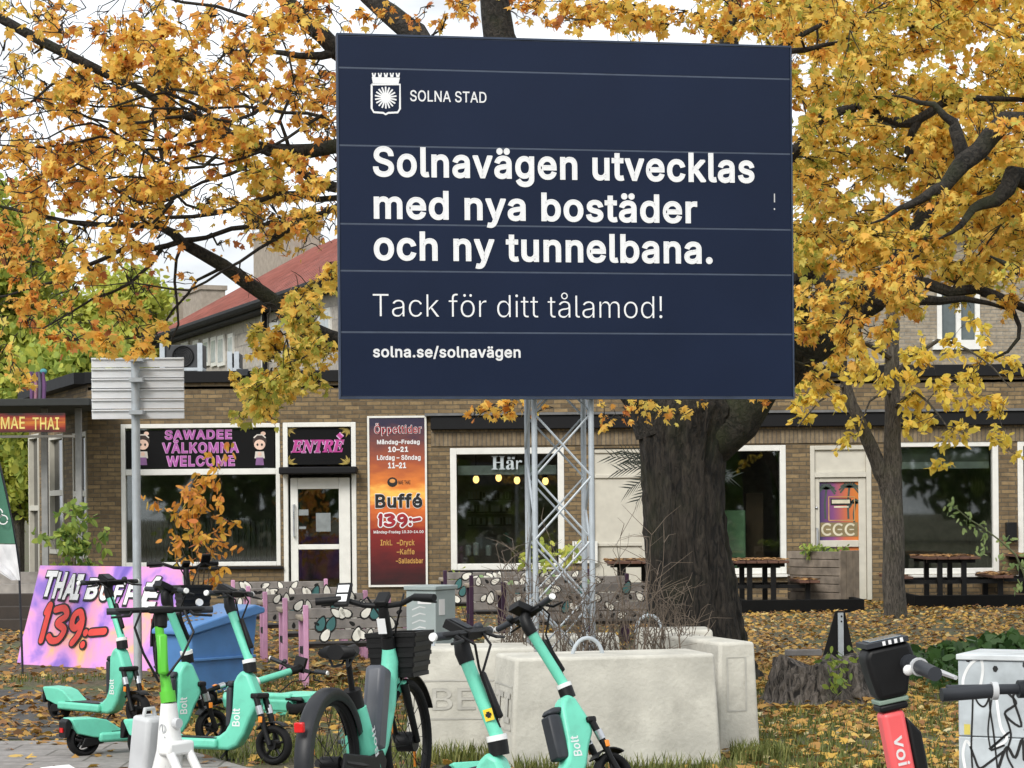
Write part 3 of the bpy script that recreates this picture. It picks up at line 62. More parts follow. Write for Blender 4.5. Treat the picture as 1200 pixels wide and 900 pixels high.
# ------------------------------------------------------------------ mesh builder
ORG = {}
class MB:
    def __init__(s): s.v = []; s.f = []; s.m = []
    def add(s, vs, fs, mi=0, M=None):
        b = len(s.v)
        s.v += [tuple(M @ Vector(p)) if M is not None else tuple(p) for p in vs]
        s.f += [tuple(i + b for i in f) for f in fs]; s.m += [mi] * len(fs); return s
    def box(s, p0, p1, mi=0, M=None):
        (a, b, c), (d, e, f) = p0, p1
        if a > d: a, d = d, a
        if b > e: b, e = e, b
        if c > f: c, f = f, c
        return s.add([(a,b,c),(d,b,c),(d,e,c),(a,e,c),(a,b,f),(d,b,f),(d,e,f),(a,e,f)],
                     [(0,3,2,1),(4,5,6,7),(0,1,5,4),(1,2,6,5),(2,3,7,6),(3,0,4,7)], mi, M)
    def cbox(s, c, sz, mi=0, M=None):
        return s.box([c[i]-sz[i]/2 for i in range(3)], [c[i]+sz[i]/2 for i in range(3)], mi, M)
    def fbox(s, fr, u0, u1, v0, v1, d0, d1, mi=0):      # box in a frame; d towards the viewer
        if u0 > u1: u0, u1 = u1, u0
        if v0 > v1: v0, v1 = v1, v0
        if d0 > d1: d0, d1 = d1, d0
        P = [fr.at(u, v, d) for d in (d0, d1) for (u, v) in ((u0,v0),(u1,v0),(u1,v1),(u0,v1))]
        return s.add(P, [(0,3,2,1),(4,5,6,7),(0,1,5,4),(1,2,6,5),(2,3,7,6),(3,0,4,7)], mi)
    def tube(s, pts, r, n=8, mi=0, M=None, cap=True, sq=None):
        pts = [Vector(p) for p in pts]; k = len(pts)
        rs = [r] * k if isinstance(r, (int, float)) else list(r)
        vs = []; up = None
        for i, p in enumerate(pts):
            t = (pts[min(i+1, k-1)] - pts[max(i-1, 0)])
            if t.length < 1e-9: t = Vector((0, 0, 1))
            t.normalize()
            if up is None:
                up = Vector((0, 0, 1)) if abs(t.z) < .9 else Vector((0, 1, 0))
            a = t.cross(up)
            if a.length < 1e-6: a = t.orthogonal()
            a.normalize(); b = a.cross(t).normalized(); up = b
            for j in range(n):
                th = 2 * math.pi * (j + .5 * (n == 4)) / n
                q = sq or 1
                vs.append(p + (a * math.cos(th) + b * math.sin(th) * q) * rs[i])
        fs = [(i*n+j, i*n+(j+1) % n, (i+1)*n+(j+1) % n, (i+1)*n+j) for i in range(k-1) for j in range(n)]
        if cap: fs += [tuple(range(n-1, -1, -1)), tuple(range((k-1)*n, k*n))]
        return s.add(vs, fs, mi, M)
    def prism(s, poly, y0, y1, mi=0, M=None):            # polygon in local XZ, extruded along Y
        n = len(poly)
        vs = [(x, y0, z) for x, z in poly] + [(x, y1, z) for x, z in poly]
        fs = [tuple(range(n)), tuple(range(2*n-1, n-1, -1))] + [(i, i+n, (i+1) % n + n, (i+1) % n) for i in range(n)]
        return s.add(vs, fs, mi, M)
    def fprism(s, fr, poly, d0, d1, mi=0):               # polygon (u,v) in a frame
        n = len(poly)
        vs = [fr.at(u, v, d1) for u, v in poly] + [fr.at(u, v, d0) for u, v in poly]
        fs = [tuple(range(n)), tuple(range(2*n-1, n-1, -1))] + [(i, i+n, (i+1) % n + n, (i+1) % n) for i in range(n)]
        return s.add(vs, fs, mi)
    def fpoly(s, fr, poly, d, mi=0): return s.add([fr.at(u, v, d) for u, v in poly], [tuple(range(len(poly)))], mi)
    def ribbon(s, fr, pts, wd, d, mi=0):
        pts = [Vector((p[0], p[1])) for p in pts]; L = []; Rr = []
        for i, p in enumerate(pts):
            t = (pts[min(i+1, len(pts)-1)] - pts[max(i-1, 0)]).normalized(); nn = Vector((-t.y, t.x)) * wd / 2
            L.append(p + nn); Rr.append(p - nn)
        vs = [fr.at(q.x, q.y, d) for q in L] + [fr.at(q.x, q.y, d) for q in Rr]; n = len(pts)
        return s.add(vs, [(i, i+n, i+1+n, i+1) for i in range(n-1)], mi)
    def lathe(s, prof, n=16, mi=0, M=None):
        vs = [(r*math.cos(2*math.pi*j/n), r*math.sin(2*math.pi*j/n), z) for r, z in prof for j in range(n)]; k = len(prof)
        fs = [(i*n+j, i*n+(j+1) % n, (i+1)*n+(j+1) % n, (i+1)*n+j) for i in range(k-1) for j in range(n)]
        fs += [tuple(range(n-1, -1, -1)), tuple(range((k-1)*n, k*n))]
        return s.add(vs, fs, mi, M)
    def ring(s, c, R, r, n=28, m=8, mi=0, M=None, w=None, a0=0, a1=2*math.pi):   # torus round local Y
        closed = abs(a1 - a0 - 2*math.pi) < 1e-6; k = n if closed else n + 1; w = w or r
        vs = [(c[0]+(R+r*math.cos(2*math.pi*j/m))*math.cos(a0+(a1-a0)*i/n), c[1]+w*math.sin(2*math.pi*j/m), c[2]+(R+r*math.cos(2*math.pi*j/m))*math.sin(a0+(a1-a0)*i/n)) for i in range(k) for j in range(m)]
        fs = [(i*m+j, i*m+(j+1) % m, ((i+1) % k)*m+(j+1) % m, ((i+1) % k)*m+j) for i in range(n) for j in range(m)]
        return s.add(vs, fs, mi, M)
    def ball(s, c, r, n=12, m=8, mi=0, M=None):
        r = (r, r, r) if isinstance(r, (int, float)) else r
        vs = [(c[0], c[1], c[2]-r[2])] + [(c[0]+r[0]*math.sin(math.pi*i/m)*math.cos(2*math.pi*j/n), c[1]+r[1]*math.sin(math.pi*i/m)*math.sin(2*math.pi*j/n), c[2]-r[2]*math.cos(math.pi*i/m)) for i in range(1, m) for j in range(n)] + [(c[0], c[1], c[2]+r[2])]
        fs = [(0, 1+(j+1) % n, 1+j) for j in range(n)] + [(1+i*n+j, 1+i*n+(j+1) % n, 1+(i+1)*n+(j+1) % n, 1+(i+1)*n+j) for i in range(m-2) for j in range(n)]
        fs += [(1+(m-2)*n+j, 1+(m-2)*n+(j+1) % n, len(vs)-1) for j in range(n)]
        return s.add(vs, fs, mi, M)
    def text(s, body, fr, u0, u1, vb, vt, d=.003, off=0, mi=0, shear=0, space=1, cap=None, tilt=0, sans=True):
        """lettering: outlines of a plain grotesque kept in GLYPHS, other characters from the built-in face"""
        sans = sans and all(ch in GLYPHS for ch in body)
        V, F = [], []
        def fill(groups):
            for gi, cs in enumerate(groups):
                c = bpy.data.curves.new('t', 'CURVE'); c.dimensions = '2D'; c.fill_mode = 'BOTH'
                for Q in cs:
                    sp = c.splines.new('POLY'); sp.points.add(len(Q)-1); sp.use_cyclic_u = True
                    for i, q in enumerate(Q): sp.points[i].co = (q[0], q[1], 0, 1)
                take(c, gi*.0004)
        def take(c, z):
            o = bpy.data.objects.new('t', c); C.objects.link(o); m = o.evaluated_get(bpy.context.evaluated_depsgraph_get()).to_mesh(); b = len(V)
            V.extend(Vector((v.co.x, v.co.y, z)) for v in m.vertices); F.extend(tuple(i+b for i in p.vertices) for p in m.polygons)
            bpy.data.objects.remove(o); bpy.data.curves.remove(c)
        if sans:
            x = 0; off *= .85; area = lambda Q: sum(Q[i-1][0]*Q[i][1]-Q[i][0]*Q[i-1][1] for i in range(len(Q)))
            for ch in body:
                raw = [[(P[2*i]/1000, P[2*i+1]/1000) for i in range(len(P)//2)] for P in GLYPHS[ch][1:]]; sgn = area(max(raw, key=lambda q: abs(area(q)))) if raw else 1; outs, holes = [], []
                for Q in raw:
                    outer = area(Q)*sgn > 0; Q = [q for i, q in enumerate(Q) if math.dist(q, Q[i-1]) > .0025]; k = len(Q); w_ = 1 if area(Q) > 0 else -1
                    if off < 0:                          # lighter strokes: pull the contour in along its normals
                        T = []
                        for i in range(k):
                            a, b, e = Q[i-1], Q[i], Q[(i+1) % k]; n1 = Vector((b[1]-a[1], a[0]-b[0])).normalized(); n2 = Vector((e[1]-b[1], b[0]-e[0])).normalized()
                            mm = (n1+n2)*.5*w_; l2 = max(.3, mm.length_squared); o_ = off if outer else -off; T.append((b[0]+mm.x/l2*o_, b[1]+mm.y/l2*o_))
                        Q = T
                    elif off > 0:                        # heavier strokes: a band along the outside of every contour
                        sd = (w_ if outer else -w_)*off; Q = [(q[0]+off*.6, q[1]) for q in Q]; add = lambda pts, z: (F.append(tuple(range(len(V), len(V)+len(pts)))), V.extend(Vector((x+p[0]+shear*p[1], p[1], z)) for p in (pts if sd*1 > 0 else pts[::-1])))
                        for i in range(k):
                            a, b, e = Vector(Q[i-1]), Vector(Q[i]), Vector(Q[(i+1) % k]); n1 = Vector((b.y-a.y, a.x-b.x)).normalized()*sd; n2 = Vector((e.y-b.y, b.x-e.x)).normalized()*sd
                            add([a, a+n1, b+n1, b], .0010+.0003*(i % 2))
                            cr_ = (b.x-a.x)*(e.y-b.y)-(b.y-a.y)*(e.x-b.x)
                            if cr_*sd > 0:
                                mm = (n1+n2)*.5; add([b, b+n1, b+mm*(min(2.2, off*off/max(1e-9, mm.length_squared))), b+n2], .0017)
                    (outs if outer else holes).append([(x+q[0]+shear*q[1], q[1]) for q in Q])
                def inside(p, Q):
                    c_ = False
                    for i in range(len(Q)):
                        (x1, y1), (x2, y2) = Q[i-1], Q[i]
                        if (y1 > p[1]) != (y2 > p[1]) and p[0] < (x2-x1)*(p[1]-y1)/(y2-y1)+x1: c_ = not c_
                    return c_
                fill([[o_]+[h for h in holes if inside(h[0], o_)] for o_ in outs]); x += GLYPHS[ch][0]/1000*space+max(0, off)*1.3
        else:
            c = bpy.data.curves.new('t', 'FONT'); c.body = body; c.size = 1; c.offset = off; c.shear = shear; c.space_character = space; c.resolution_u = 4; take(c, 0)
        x0 = min(v.x for v in V); x1 = max(v.x for v in V); yt = (cap and (0.509 if sans else cap)) or max(v.y for v in V)
        kx = (u1-u0)/(x1-x0); ky = (vt-vb)/yt
        s.add([fr.at(u0+(v.x-x0)*kx, vb+v.y*ky+tilt*(v.x-x0)*kx, d+v.z) for v in V], F, mi); return s
    def brush(s, ch, fr, u0, u1, v0, v1, d, wd, mi=0):
        """a hand-painted figure: one thick stroke with round ends"""
        S_ = {'1': [[(.35, .8), (.6, 1), (.55, .5), (.5, 0)]], '3': [[(.1, .95), (.6, 1), (.85, .78), (.4, .55), (.9, .35), (.7, .05), (.3, 0), (.05, .12)]], '9': [[(.9, .75), (.6, 1), (.2, .9), (.15, .6), (.5, .48), (.9, .7), (.85, .3), (.5, 0)]], ':': [[(.5, .05), (.48, .08)], [(.55, .72), (.53, .75)]], '–': [[(0, .45), (1, .6)]]}[ch]
        for st in S_:
            P = [Vector((u0+x*(u1-u0), v0+y*(v1-v0))) for x, y in st]; E_ = [P[0]]+P+[P[-1]]; Q = []
            for i in range(1, len(E_)-2):
                a, b, c, e = E_[i-1:i+3]
                for j in range(7): t = j/7; Q.append(.5*((2*b)+(c-a)*t+(2*a-5*b+4*c-e)*t*t+(3*b-a-3*c+e)*t**3))
            Q.append(P[-1])
            for i, q in enumerate(Q): s.add([fr.at(q.x+wd/2*math.cos(k*.5236), q.y+wd/2*math.sin(k*.5236), d+i*5e-5) for k in range(12)], [tuple(range(12))], mi)
            for i in range(len(Q)-1):
                t = Q[i+1]-Q[i]
                if t.length < 1e-6: continue
                nn = Vector((-t.y, t.x)).normalized()*wd/2; s.add([fr.at(*(Q[i]-nn), d+i*5e-5+2e-5), fr.at(*(Q[i+1]-nn), d+i*5e-5+2e-5), fr.at(*(Q[i+1]+nn), d+i*5e-5+2e-5), fr.at(*(Q[i]+nn), d+i*5e-5+2e-5)], [(0, 1, 2, 3)], mi)
    def build(s, name, mats, parent=None, smooth=False, bevel=0, angle=40, seg=2):
        me = bpy.data.meshes.new(name)
        org = ORG.get(parent.name, Vector((0, 0, 0))) if parent else Vector((0, 0, 0))
        me.from_pydata([(a-org.x, b-org.y, c-org.z) for a, b, c in s.v], [], s.f)
        mats = mats if isinstance(mats, (list, tuple)) else [mats]
        for m in mats: me.materials.append(m)
        if len(mats) > 1: me.polygons.foreach_set('material_index', s.m)
        if smooth or bevel:
            me.polygons.foreach_set('use_smooth', [True]*len(me.polygons)); me.set_sharp_from_angle(angle=RAD(angle))
        me.update()
        o = bpy.data.objects.new(name, me); C.objects.link(o)
        if parent: o.parent = parent; ORG[o.name] = org
        if bevel:
            b = o.modifiers.new('bevel', 'BEVEL'); b.width = bevel; b.segments = seg; b.limit_method = 'ANGLE'; b.angle_limit = RAD(35)
        return o
def tag(o, label=None, cat=None, group=None, kind=None):
    if label: o['label'] = label
    if cat: o['category'] = cat
    if group: o['group'] = group
    if kind: o['kind'] = kind
    return o
def thing(name, label, cat, loc=(0, 0, 0), group=None):
    o = bpy.data.objects.new(name, None); C.objects.link(o); o.location = loc; o.empty_display_size = .1
    ORG[o.name] = Vector(loc); return tag(o, label, cat, group)
def copy_tree(o, parent=None):
    c = o.copy(); C.objects.link(c)
    if parent: c.parent = parent; c.matrix_parent_inverse.identity()
    for ch in [x for x in SC.objects if x.parent == o]: copy_tree(ch, c)
    return c

# ------------------------------------------------------------------ materials
MATS = {}
def mat(name, col, rough=.6, metal=0, var=.18, vs=7, bump=0, bs=60, spec=.5, dirt=0, dcol=(.03,.027,.02), ds=3, coat=0):
    if name in MATS: return MATS[name]
    m = bpy.data.materials.new(name); m.use_nodes = True; n = m.node_tree.nodes; l = m.node_tree.links; b = n['Principled BSDF']
    b.inputs['Roughness'].default_value = rough; b.inputs['Metallic'].default_value = metal; b.inputs['Specular IOR Level'].default_value = spec
    b.inputs['Coat Weight'].default_value = coat
    t = n.new('ShaderNodeTexCoord'); nz = n.new('ShaderNodeTexNoise'); nz.inputs['Scale'].default_value = vs; nz.inputs['Detail'].default_value = 6
    l.new(t.outputs['Object'], nz.inputs['Vector'])
    mx = n.new('ShaderNodeMix'); mx.data_type = 'RGBA'
    mx.inputs[6].default_value = (*[c*(1-var) for c in col], 1); mx.inputs[7].default_value = (*[min(1, c*(1+var)) for c in col], 1)
    mr = n.new('ShaderNodeMapRange'); mr.inputs[1].default_value = .3; mr.inputs[2].default_value = .7
    l.new(nz.outputs[0], mr.inputs[0]); l.new(mr.outputs[0], mx.inputs[0]); out = mx.outputs[2]
    if dirt:
        n2 = n.new('ShaderNodeTexNoise'); n2.inputs['Scale'].default_value = ds; n2.inputs['Detail'].default_value = 8; n2.inputs['Roughness'].default_value = .7
        l.new(t.outputs['Object'], n2.inputs['Vector']); r2 = n.new('ShaderNodeMapRange'); r2.inputs[1].default_value = .5; r2.inputs[2].default_value = .8; r2.inputs[4].default_value = dirt
        l.new(n2.outputs[0], r2.inputs[0]); m2 = n.new('ShaderNodeMix'); m2.data_type = 'RGBA'; m2.inputs[7].default_value = (*dcol, 1)
        l.new(out, m2.inputs[6]); l.new(r2.outputs[0], m2.inputs[0]); out = m2.outputs[2]
    l.new(out, b.inputs['Base Color'])
    rr = n.new('ShaderNodeMapRange'); rr.inputs[3].default_value = max(0, rough-.08); rr.inputs[4].default_value = min(1, rough+.1)
    l.new(nz.outputs[0], rr.inputs[0]); l.new(rr.outputs[0], b.inputs['Roughness'])
    if bump:
        n3 = n.new('ShaderNodeTexNoise'); n3.inputs['Scale'].default_value = bs; n3.inputs['Detail'].default_value = 5
        l.new(t.outputs['Object'], n3.inputs['Vector']); bp = n.new('ShaderNodeBump'); bp.inputs['Strength'].default_value = bump; bp.inputs['Distance'].default_value = .01
        l.new(n3.outputs[0], bp.inputs['Height']); l.new(bp.outputs[0], b.inputs['Normal'])
    MATS[name] = m; return m
def brick_mat(name, c1, c2, mortar, bw=.25, bh=.075, ms=.012, bright=1):
    m = bpy.data.materials.new(name); m.use_nodes = True; n = m.node_tree.nodes; l = m.node_tree.links; b = n['Principled BSDF']
    b.inputs['Roughness'].default_value = .88
    t = n.new('ShaderNodeTexCoord'); sp = n.new('ShaderNodeSeparateXYZ'); cb = n.new('ShaderNodeCombineXYZ'); ad = n.new('ShaderNodeMath')
    l.new(t.outputs['Object'], sp.inputs[0]); l.new(sp.outputs[0], ad.inputs[0]); l.new(sp.outputs[1], ad.inputs[1]); l.new(ad.outputs[0], cb.inputs[0]); l.new(sp.outputs[2], cb.inputs[1])
    # a little wobble so that courses are not ruled lines
    wz = n.new('ShaderNodeTexNoise'); wz.inputs['Scale'].default_value = 5; l.new(cb.outputs[0], wz.inputs['Vector'])
    vm = n.new('ShaderNodeVectorMath'); vm.operation = 'SCALE'; vm.inputs['Scale'].default_value = .02; l.new(wz.outputs['Color'], vm.inputs[0])
    va = n.new('ShaderNodeVectorMath'); l.new(cb.outputs[0], va.inputs[0]); l.new(vm.outputs[0], va.inputs[1])
    br = n.new('ShaderNodeTexBrick'); br.inputs['Scale'].default_value = 1; br.inputs['Brick Width'].default_value = bw; br.inputs['Row Height'].default_value = bh
    br.inputs['Mortar Size'].default_value = ms; br.inputs['Mortar Smooth'].default_value = .3; br.inputs['Bias'].default_value = 0
    br.inputs['Color1'].default_value = (*c1, 1); br.inputs['Color2'].default_value = (*c2, 1); br.inputs['Mortar'].default_value = (*mortar, 1)
    l.new(va.outputs[0], br.inputs['Vector'])
    nz = n.new('ShaderNodeTexNoise'); nz.inputs['Scale'].default_value = 9; nz.inputs['Detail'].default_value = 8; nz.inputs['Roughness'].default_value = .75; l.new(t.outputs['Object'], nz.inputs['Vector'])
    mr = n.new('ShaderNodeMapRange'); mr.inputs[1].default_value = .25; mr.inputs[2].default_value = .75; mr.inputs[3].default_value = .55*bright; mr.inputs[4].default_value = 1.4*bright
    l.new(nz.outputs[0], mr.inputs[0])
    mm = n.new('ShaderNodeMix'); mm.data_type = 'RGBA'; mm.blend_type = 'MULTIPLY'; mm.inputs[0].default_value = 1
    l.new(br.outputs[0], mm.inputs[6]); l.new(mr.outputs[0], mm.inputs[7]); l.new(mm.outputs[2], b.inputs['Base Color'])
    bp = n.new('ShaderNodeBump'); bp.inputs['Strength'].default_value = .7; bp.inputs['Distance'].default_value = .012; bp.invert = True
    l.new(br.outputs['Fac'], bp.inputs['Height']); l.new(bp.outputs[0], b.inputs['Normal'])
    return m
def leaf_mat(name, stops, trans=.35, rough=.6):
    m = bpy.data.materials.new(name); m.use_nodes = True; n = m.node_tree.nodes; l = m.node_tree.links; b = n['Principled BSDF']
    a = n.new('ShaderNodeAttribute'); a.attribute_name = 'tint'; rp = n.new('ShaderNodeValToRGB'); e = rp.color_ramp.elements
    while len(e) < len(stops): e.new(.5)
    for i, (p, c) in enumerate(stops): e[i].position = p; e[i].color = (*c, 1)
    l.new(a.outputs['Fac'], rp.inputs[0]); l.new(rp.outputs[0], b.inputs['Base Color']); b.inputs['Roughness'].default_value = rough
    b.inputs['Specular IOR Level'].default_value = .3
    tr = n.new('ShaderNodeBsdfTranslucent'); l.new(rp.outputs[0], tr.inputs[0]); mx = n.new('ShaderNodeMixShader'); mx.inputs[0].default_value = trans
    l.new(b.outputs[0], mx.inputs[1]); l.new(tr.outputs[0], mx.inputs[2]); l.new(mx.outputs[0], n['Material Output'].inputs[0])
    return m
def bark_mat(name, c1, c2, moss=(.05, .06, .02), ms=.5, sc=1.0):
    m = bpy.data.materials.new(name); m.use_nodes = True; n = m.node_tree.nodes; l = m.node_tree.links; b = n['Principled BSDF']; b.inputs['Roughness'].default_value = .92
    t = n.new('ShaderNodeTexCoord'); mp = n.new('ShaderNodeMapping'); mp.inputs['Scale'].default_value = (17*sc, 17*sc, 3.4*sc); l.new(t.outputs['Object'], mp.inputs[0])
    v = n.new('ShaderNodeTexNoise'); v.inputs['Scale'].default_value = 1; v.inputs['Detail'].default_value = 7; v.inputs['Roughness'].default_value = .68; v.inputs['Distortion'].default_value = 1.6; l.new(mp.outputs[0], v.inputs['Vector'])
    r = n.new('ShaderNodeMapRange'); r.inputs[1].default_value = .40; r.inputs[2].default_value = .62; l.new(v.outputs[0], r.inputs[0])
    mx = n.new('ShaderNodeMix'); mx.data_type = 'RGBA'; mx.inputs[6].default_value = (*c1, 1); mx.inputs[7].default_value = (*c2, 1); l.new(r.outputs[0], mx.inputs[0])
    z = n.new('ShaderNodeTexNoise'); z.inputs['Scale'].default_value = 2.2; z.inputs['Detail'].default_value = 6; l.new(t.outputs['Object'], z.inputs['Vector'])
    r2 = n.new('ShaderNodeMapRange'); r2.inputs[1].default_value = .5; r2.inputs[2].default_value = .7; r2.inputs[4].default_value = ms; l.new(z.outputs[0], r2.inputs[0])
    m2 = n.new('ShaderNodeMix'); m2.data_type = 'RGBA'; m2.inputs[7].default_value = (*moss, 1); l.new(mx.outputs[2], m2.inputs[6]); l.new(r2.outputs[0], m2.inputs[0]); l.new(m2.outputs[2], b.inputs['Base Color'])
    bp = n.new('ShaderNodeBump'); bp.inputs['Strength'].default_value = 1; bp.inputs['Distance'].default_value = .035; l.new(v.outputs[0], bp.inputs['Height']); l.new(bp.outputs[0], b.inputs['Normal'])
    return m
def ramp_mat(name, stops, axis=2, noise=.12, nscale=3, rough=.45, tex='Generated', stretch=(1, 1, 1)):
    m = bpy.data.materials.new(name); m.use_nodes = True; n = m.node_tree.nodes; l = m.node_tree.links; b = n['Principled BSDF']; b.inputs['Roughness'].default_value = rough
    t = n.new('ShaderNodeTexCoord'); sp = n.new('ShaderNodeSeparateXYZ'); l.new(t.outputs[tex], sp.inputs[0])
    mp = n.new('ShaderNodeMapping'); mp.inputs['Scale'].default_value = stretch; l.new(t.outputs[tex], mp.inputs[0])
    nz = n.new('ShaderNodeTexNoise'); nz.inputs['Scale'].default_value = nscale; nz.inputs['Detail'].default_value = 5; l.new(mp.outputs[0], nz.inputs['Vector'])
    ma = n.new('ShaderNodeMath'); ma.operation = 'MULTIPLY_ADD'; ma.inputs[1].default_value = noise*2; ma.inputs[2].default_value = -noise
    l.new(nz.outputs[0], ma.inputs[0]); ad = n.new('ShaderNodeMath'); l.new(sp.outputs[axis], ad.inputs[0]); l.new(ma.outputs[0], ad.inputs[1])
    rp = n.new('ShaderNodeValToRGB'); e = rp.color_ramp.elements
    while len(e) < len(stops): e.new(.5)
    for i, (p, c) in enumerate(stops): e[i].position = p; e[i].color = (*c, 1)
    l.new(ad.outputs[0], rp.inputs[0]); l.new(rp.outputs[0], b.inputs['Base Color']); return m
def glass_mat(name, tint=(.86, .9, .86), refl=.05):
    m = bpy.data.materials.new(name); m.use_nodes = True; n = m.node_tree.nodes; l = m.node_tree.links; n.remove(n['Principled BSDF'])
    tr = n.new('ShaderNodeBsdfTransparent'); tr.inputs[0].default_value = (*tint, 1); g = n.new('ShaderNodeBsdfGlossy'); g.inputs['Roughness'].default_value = .02
    mx = n.new('ShaderNodeMixShader'); fr = n.new('ShaderNodeFresnel'); fr.inputs[0].default_value = 1.5
    ad = n.new('ShaderNodeMath'); ad.inputs[1].default_value = refl; l.new(fr.outputs[0], ad.inputs[0]); l.new(ad.outputs[0], mx.inputs[0])
    l.new(tr.outputs[0], mx.inputs[1]); l.new(g.outputs[0], mx.inputs[2]); l.new(mx.outputs[0], n['Material Output'].inputs[0]); return m
def emit_mat(name, col, st):
    m = bpy.data.materials.new(name); m.use_nodes = True; b = m.node_tree.nodes['Principled BSDF']; b.inputs['Base Color'].default_value = (*col, 1)
    b.inputs['Emission Color'].default_value = (*col, 1); b.inputs['Emission Strength'].default_value = st; return m
M_black = mat('black_plastic', (.005, .005, .0055), .5, spec=.3, bump=.05)
M_rubber = mat('rubber', (.008, .008, .0085), .85, spec=.3)
M_dgrey = mat('dark_grey_plastic', (.028, .031, .037), .5, spec=.35)
M_mint = mat('mint_paint', (.15, .60, .43), .40, var=.07, dirt=.6, dcol=(.10, .30, .22), ds=9)
M_white = mat('white_plastic', (.78, .78, .76), .5, var=.05, dirt=.3, dcol=(.4, .39, .36))
M_wprint = mat('white_print', (.8, .8, .8), .6, var=.02)
M_bprint = mat('black_print', (.006, .006, .006), .6, var=.02)
M_silver = mat('bare_metal', (.55, .56, .58), .3, .9)
M_orange = mat('amber_reflector', (.8, .25, .02), .3)
M_red = mat('red_lens', (.6, .01, .01), .25)
M_galv = mat('galvanised_steel', (.46, .50, .53), .5, .3, var=.08, vs=12)
M_cream = mat('cream_paint', (.56, .53, .45), .5, var=.06, dirt=.25, dcol=(.33, .30, .24), ds=2)
M_wframe = mat('white_window_paint', (.74, .73, .68), .45, var=.05, dirt=.25, dcol=(.42, .4, .35))
M_dark = mat('dark_trim', (.007, .007, .008), .65, spec=.25)
M_wood = mat('weathered_wood', (.235, .215, .20), .85, var=.3, vs=6, bump=.4, bs=40)
M_glass = glass_mat('window_glass')
# ------------------------------------------------------------------ ground
rng = np.random.default_rng(11); R = random.Random(5)
def ground_mat():
    m = bpy.data.materials.new('soil_and_turf'); m.use_nodes = True; n = m.node_tree.nodes; l = m.node_tree.links; b = n['Principled BSDF']; b.inputs['Roughness'].default_value = .95
    t = n.new('ShaderNodeTexCoord'); z = n.new('ShaderNodeTexNoise'); z.inputs['Scale'].default_value = .55; z.inputs['Detail'].default_value = 7; z.inputs['Roughness'].default_value = .65; l.new(t.outputs['Object'], z.inputs['Vector'])
    rp = n.new('ShaderNodeValToRGB'); e = rp.color_ramp.elements
    e[0].position = .35; e[0].color = (.085, .062, .04, 1); e[1].position = .62; e[1].color = (.075, .095, .03, 1); x = e.new(.5); x.color = (.09, .08, .04, 1)
    l.new(z.outputs[0], rp.inputs[0])
    f = n.new('ShaderNodeTexNoise'); f.inputs['Scale'].default_value = 22; f.inputs['Detail'].default_value = 6; l.new(t.outputs['Object'], f.inputs['Vector'])
    mr = n.new('ShaderNodeMapRange'); mr.inputs[1].default_value = .3; mr.inputs[2].default_value = .7; mr.inputs[3].default_value = .5; mr.inputs[4].default_value = 1.5; l.new(f.outputs[0], mr.inputs[0])
    mm = n.new('ShaderNodeMix'); mm.data_type = 'RGBA'; mm.blend_type = 'MULTIPLY'; mm.inputs[0].default_value = 1; l.new(rp.outputs[0], mm.inputs[6]); l.new(mr.outputs[0], mm.inputs[7]); l.new(mm.outputs[2], b.inputs['Base Color'])
    bp = n.new('ShaderNodeBump'); bp.inputs['Distance'].default_value = .03; l.new(f.outputs[0], bp.inputs['Height']); l.new(bp.outputs[0], b.inputs['Normal']); return m
g = MB(); g.add([(-600, -600, 0), (600, -600, 0), (600, 900, 0), (-600, 900, 0)], [(0, 1, 2, 3)])
tag(g.build('ground', ground_mat()), kind='structure')
# asphalt strip on the left and slab pavement in front of it
asph = mat('worn_asphalt', (.07, .066, .062), .9, var=.3, vs=4, bump=.5, bs=90)
g = MB(); g.add([(-14, 15.7, .004), (-2.95, 15.9, .004), (-2.5, 17.2, .004), (-3.0, 18.6, .004), (-4.3, 20.4, .004), (-14, 21.5, .004)], [(0, 1, 2, 3, 4, 5)])
tag(g.build('asphalt_path', asph), kind='structure')
slab = brick_mat('concrete_slabs', (.225, .205, .19), (.265, .245, .23), (.13, .12, .105), .62, .36, .010)
for nd in slab.node_tree.nodes:
    if nd.bl_idname == 'ShaderNodeCombineXYZ':
        for lk in list(slab.node_tree.links):
            if lk.to_node == nd: slab.node_tree.links.remove(lk)
        sp = [k for k in slab.node_tree.nodes if k.bl_idname == 'ShaderNodeSeparateXYZ'][0]
        slab.node_tree.links.new(sp.outputs[0], nd.inputs[0]); slab.node_tree.links.new(sp.outputs[1], nd.inputs[1])
PAVE = [(-14, -6), (14, -6), (14, 8), (4.2, 9.4), (1.2, 11.6), (-.9, 12.9), (-1.7, 14.0), (-2.3, 15.2), (-2.95, 15.75), (-14, 15.55)]
g = MB(); g.add([(x, y, .008) for x, y in PAVE], [tuple(range(len(PAVE)))])
tag(g.build('pavement', slab), kind='structure')

# ------------------------------------------------------------------ the restaurant building
YF = 38.5
F = Frame((0, YF, 0), (1, 0, 0))
def fp(x, y): return F.px(x, y)
brick = brick_mat('yellow_brown_brick', (.26, .18, .088), (.12, .083, .045), (.11, .088, .058), .25, .074, .010)
brick2 = brick_mat('pale_brick', (.36, .30, .22), (.27, .22, .155), (.25, .23, .19), .25, .074, .010)
bl = thing('restaurant_building', 'low flat-roofed brown brick building with shop windows and black roof edge', 'building', (0, YF, 0))
UL, UR = fp(104, 600)[0], 16.0
VT = fp(600, 436)[1]
ops = []   # kind, u0,u1,v0,v1
def opn(x0, x1, y0, y1, ground=False):
    u0, v1 = fp(x0, y0); u1, _ = fp(x1, y0); v0 = fp((x0+x1)/2, y1)[1]
    return (u0, u1, 0.0 if ground else v0, v1)
O_A = opn(141, 328, 497, 664); O_E = opn(331, 417, 495, 710, True); O_B = opn(527, 661, 525, 668); O_P = opn(690, 793, 525, 700, True)
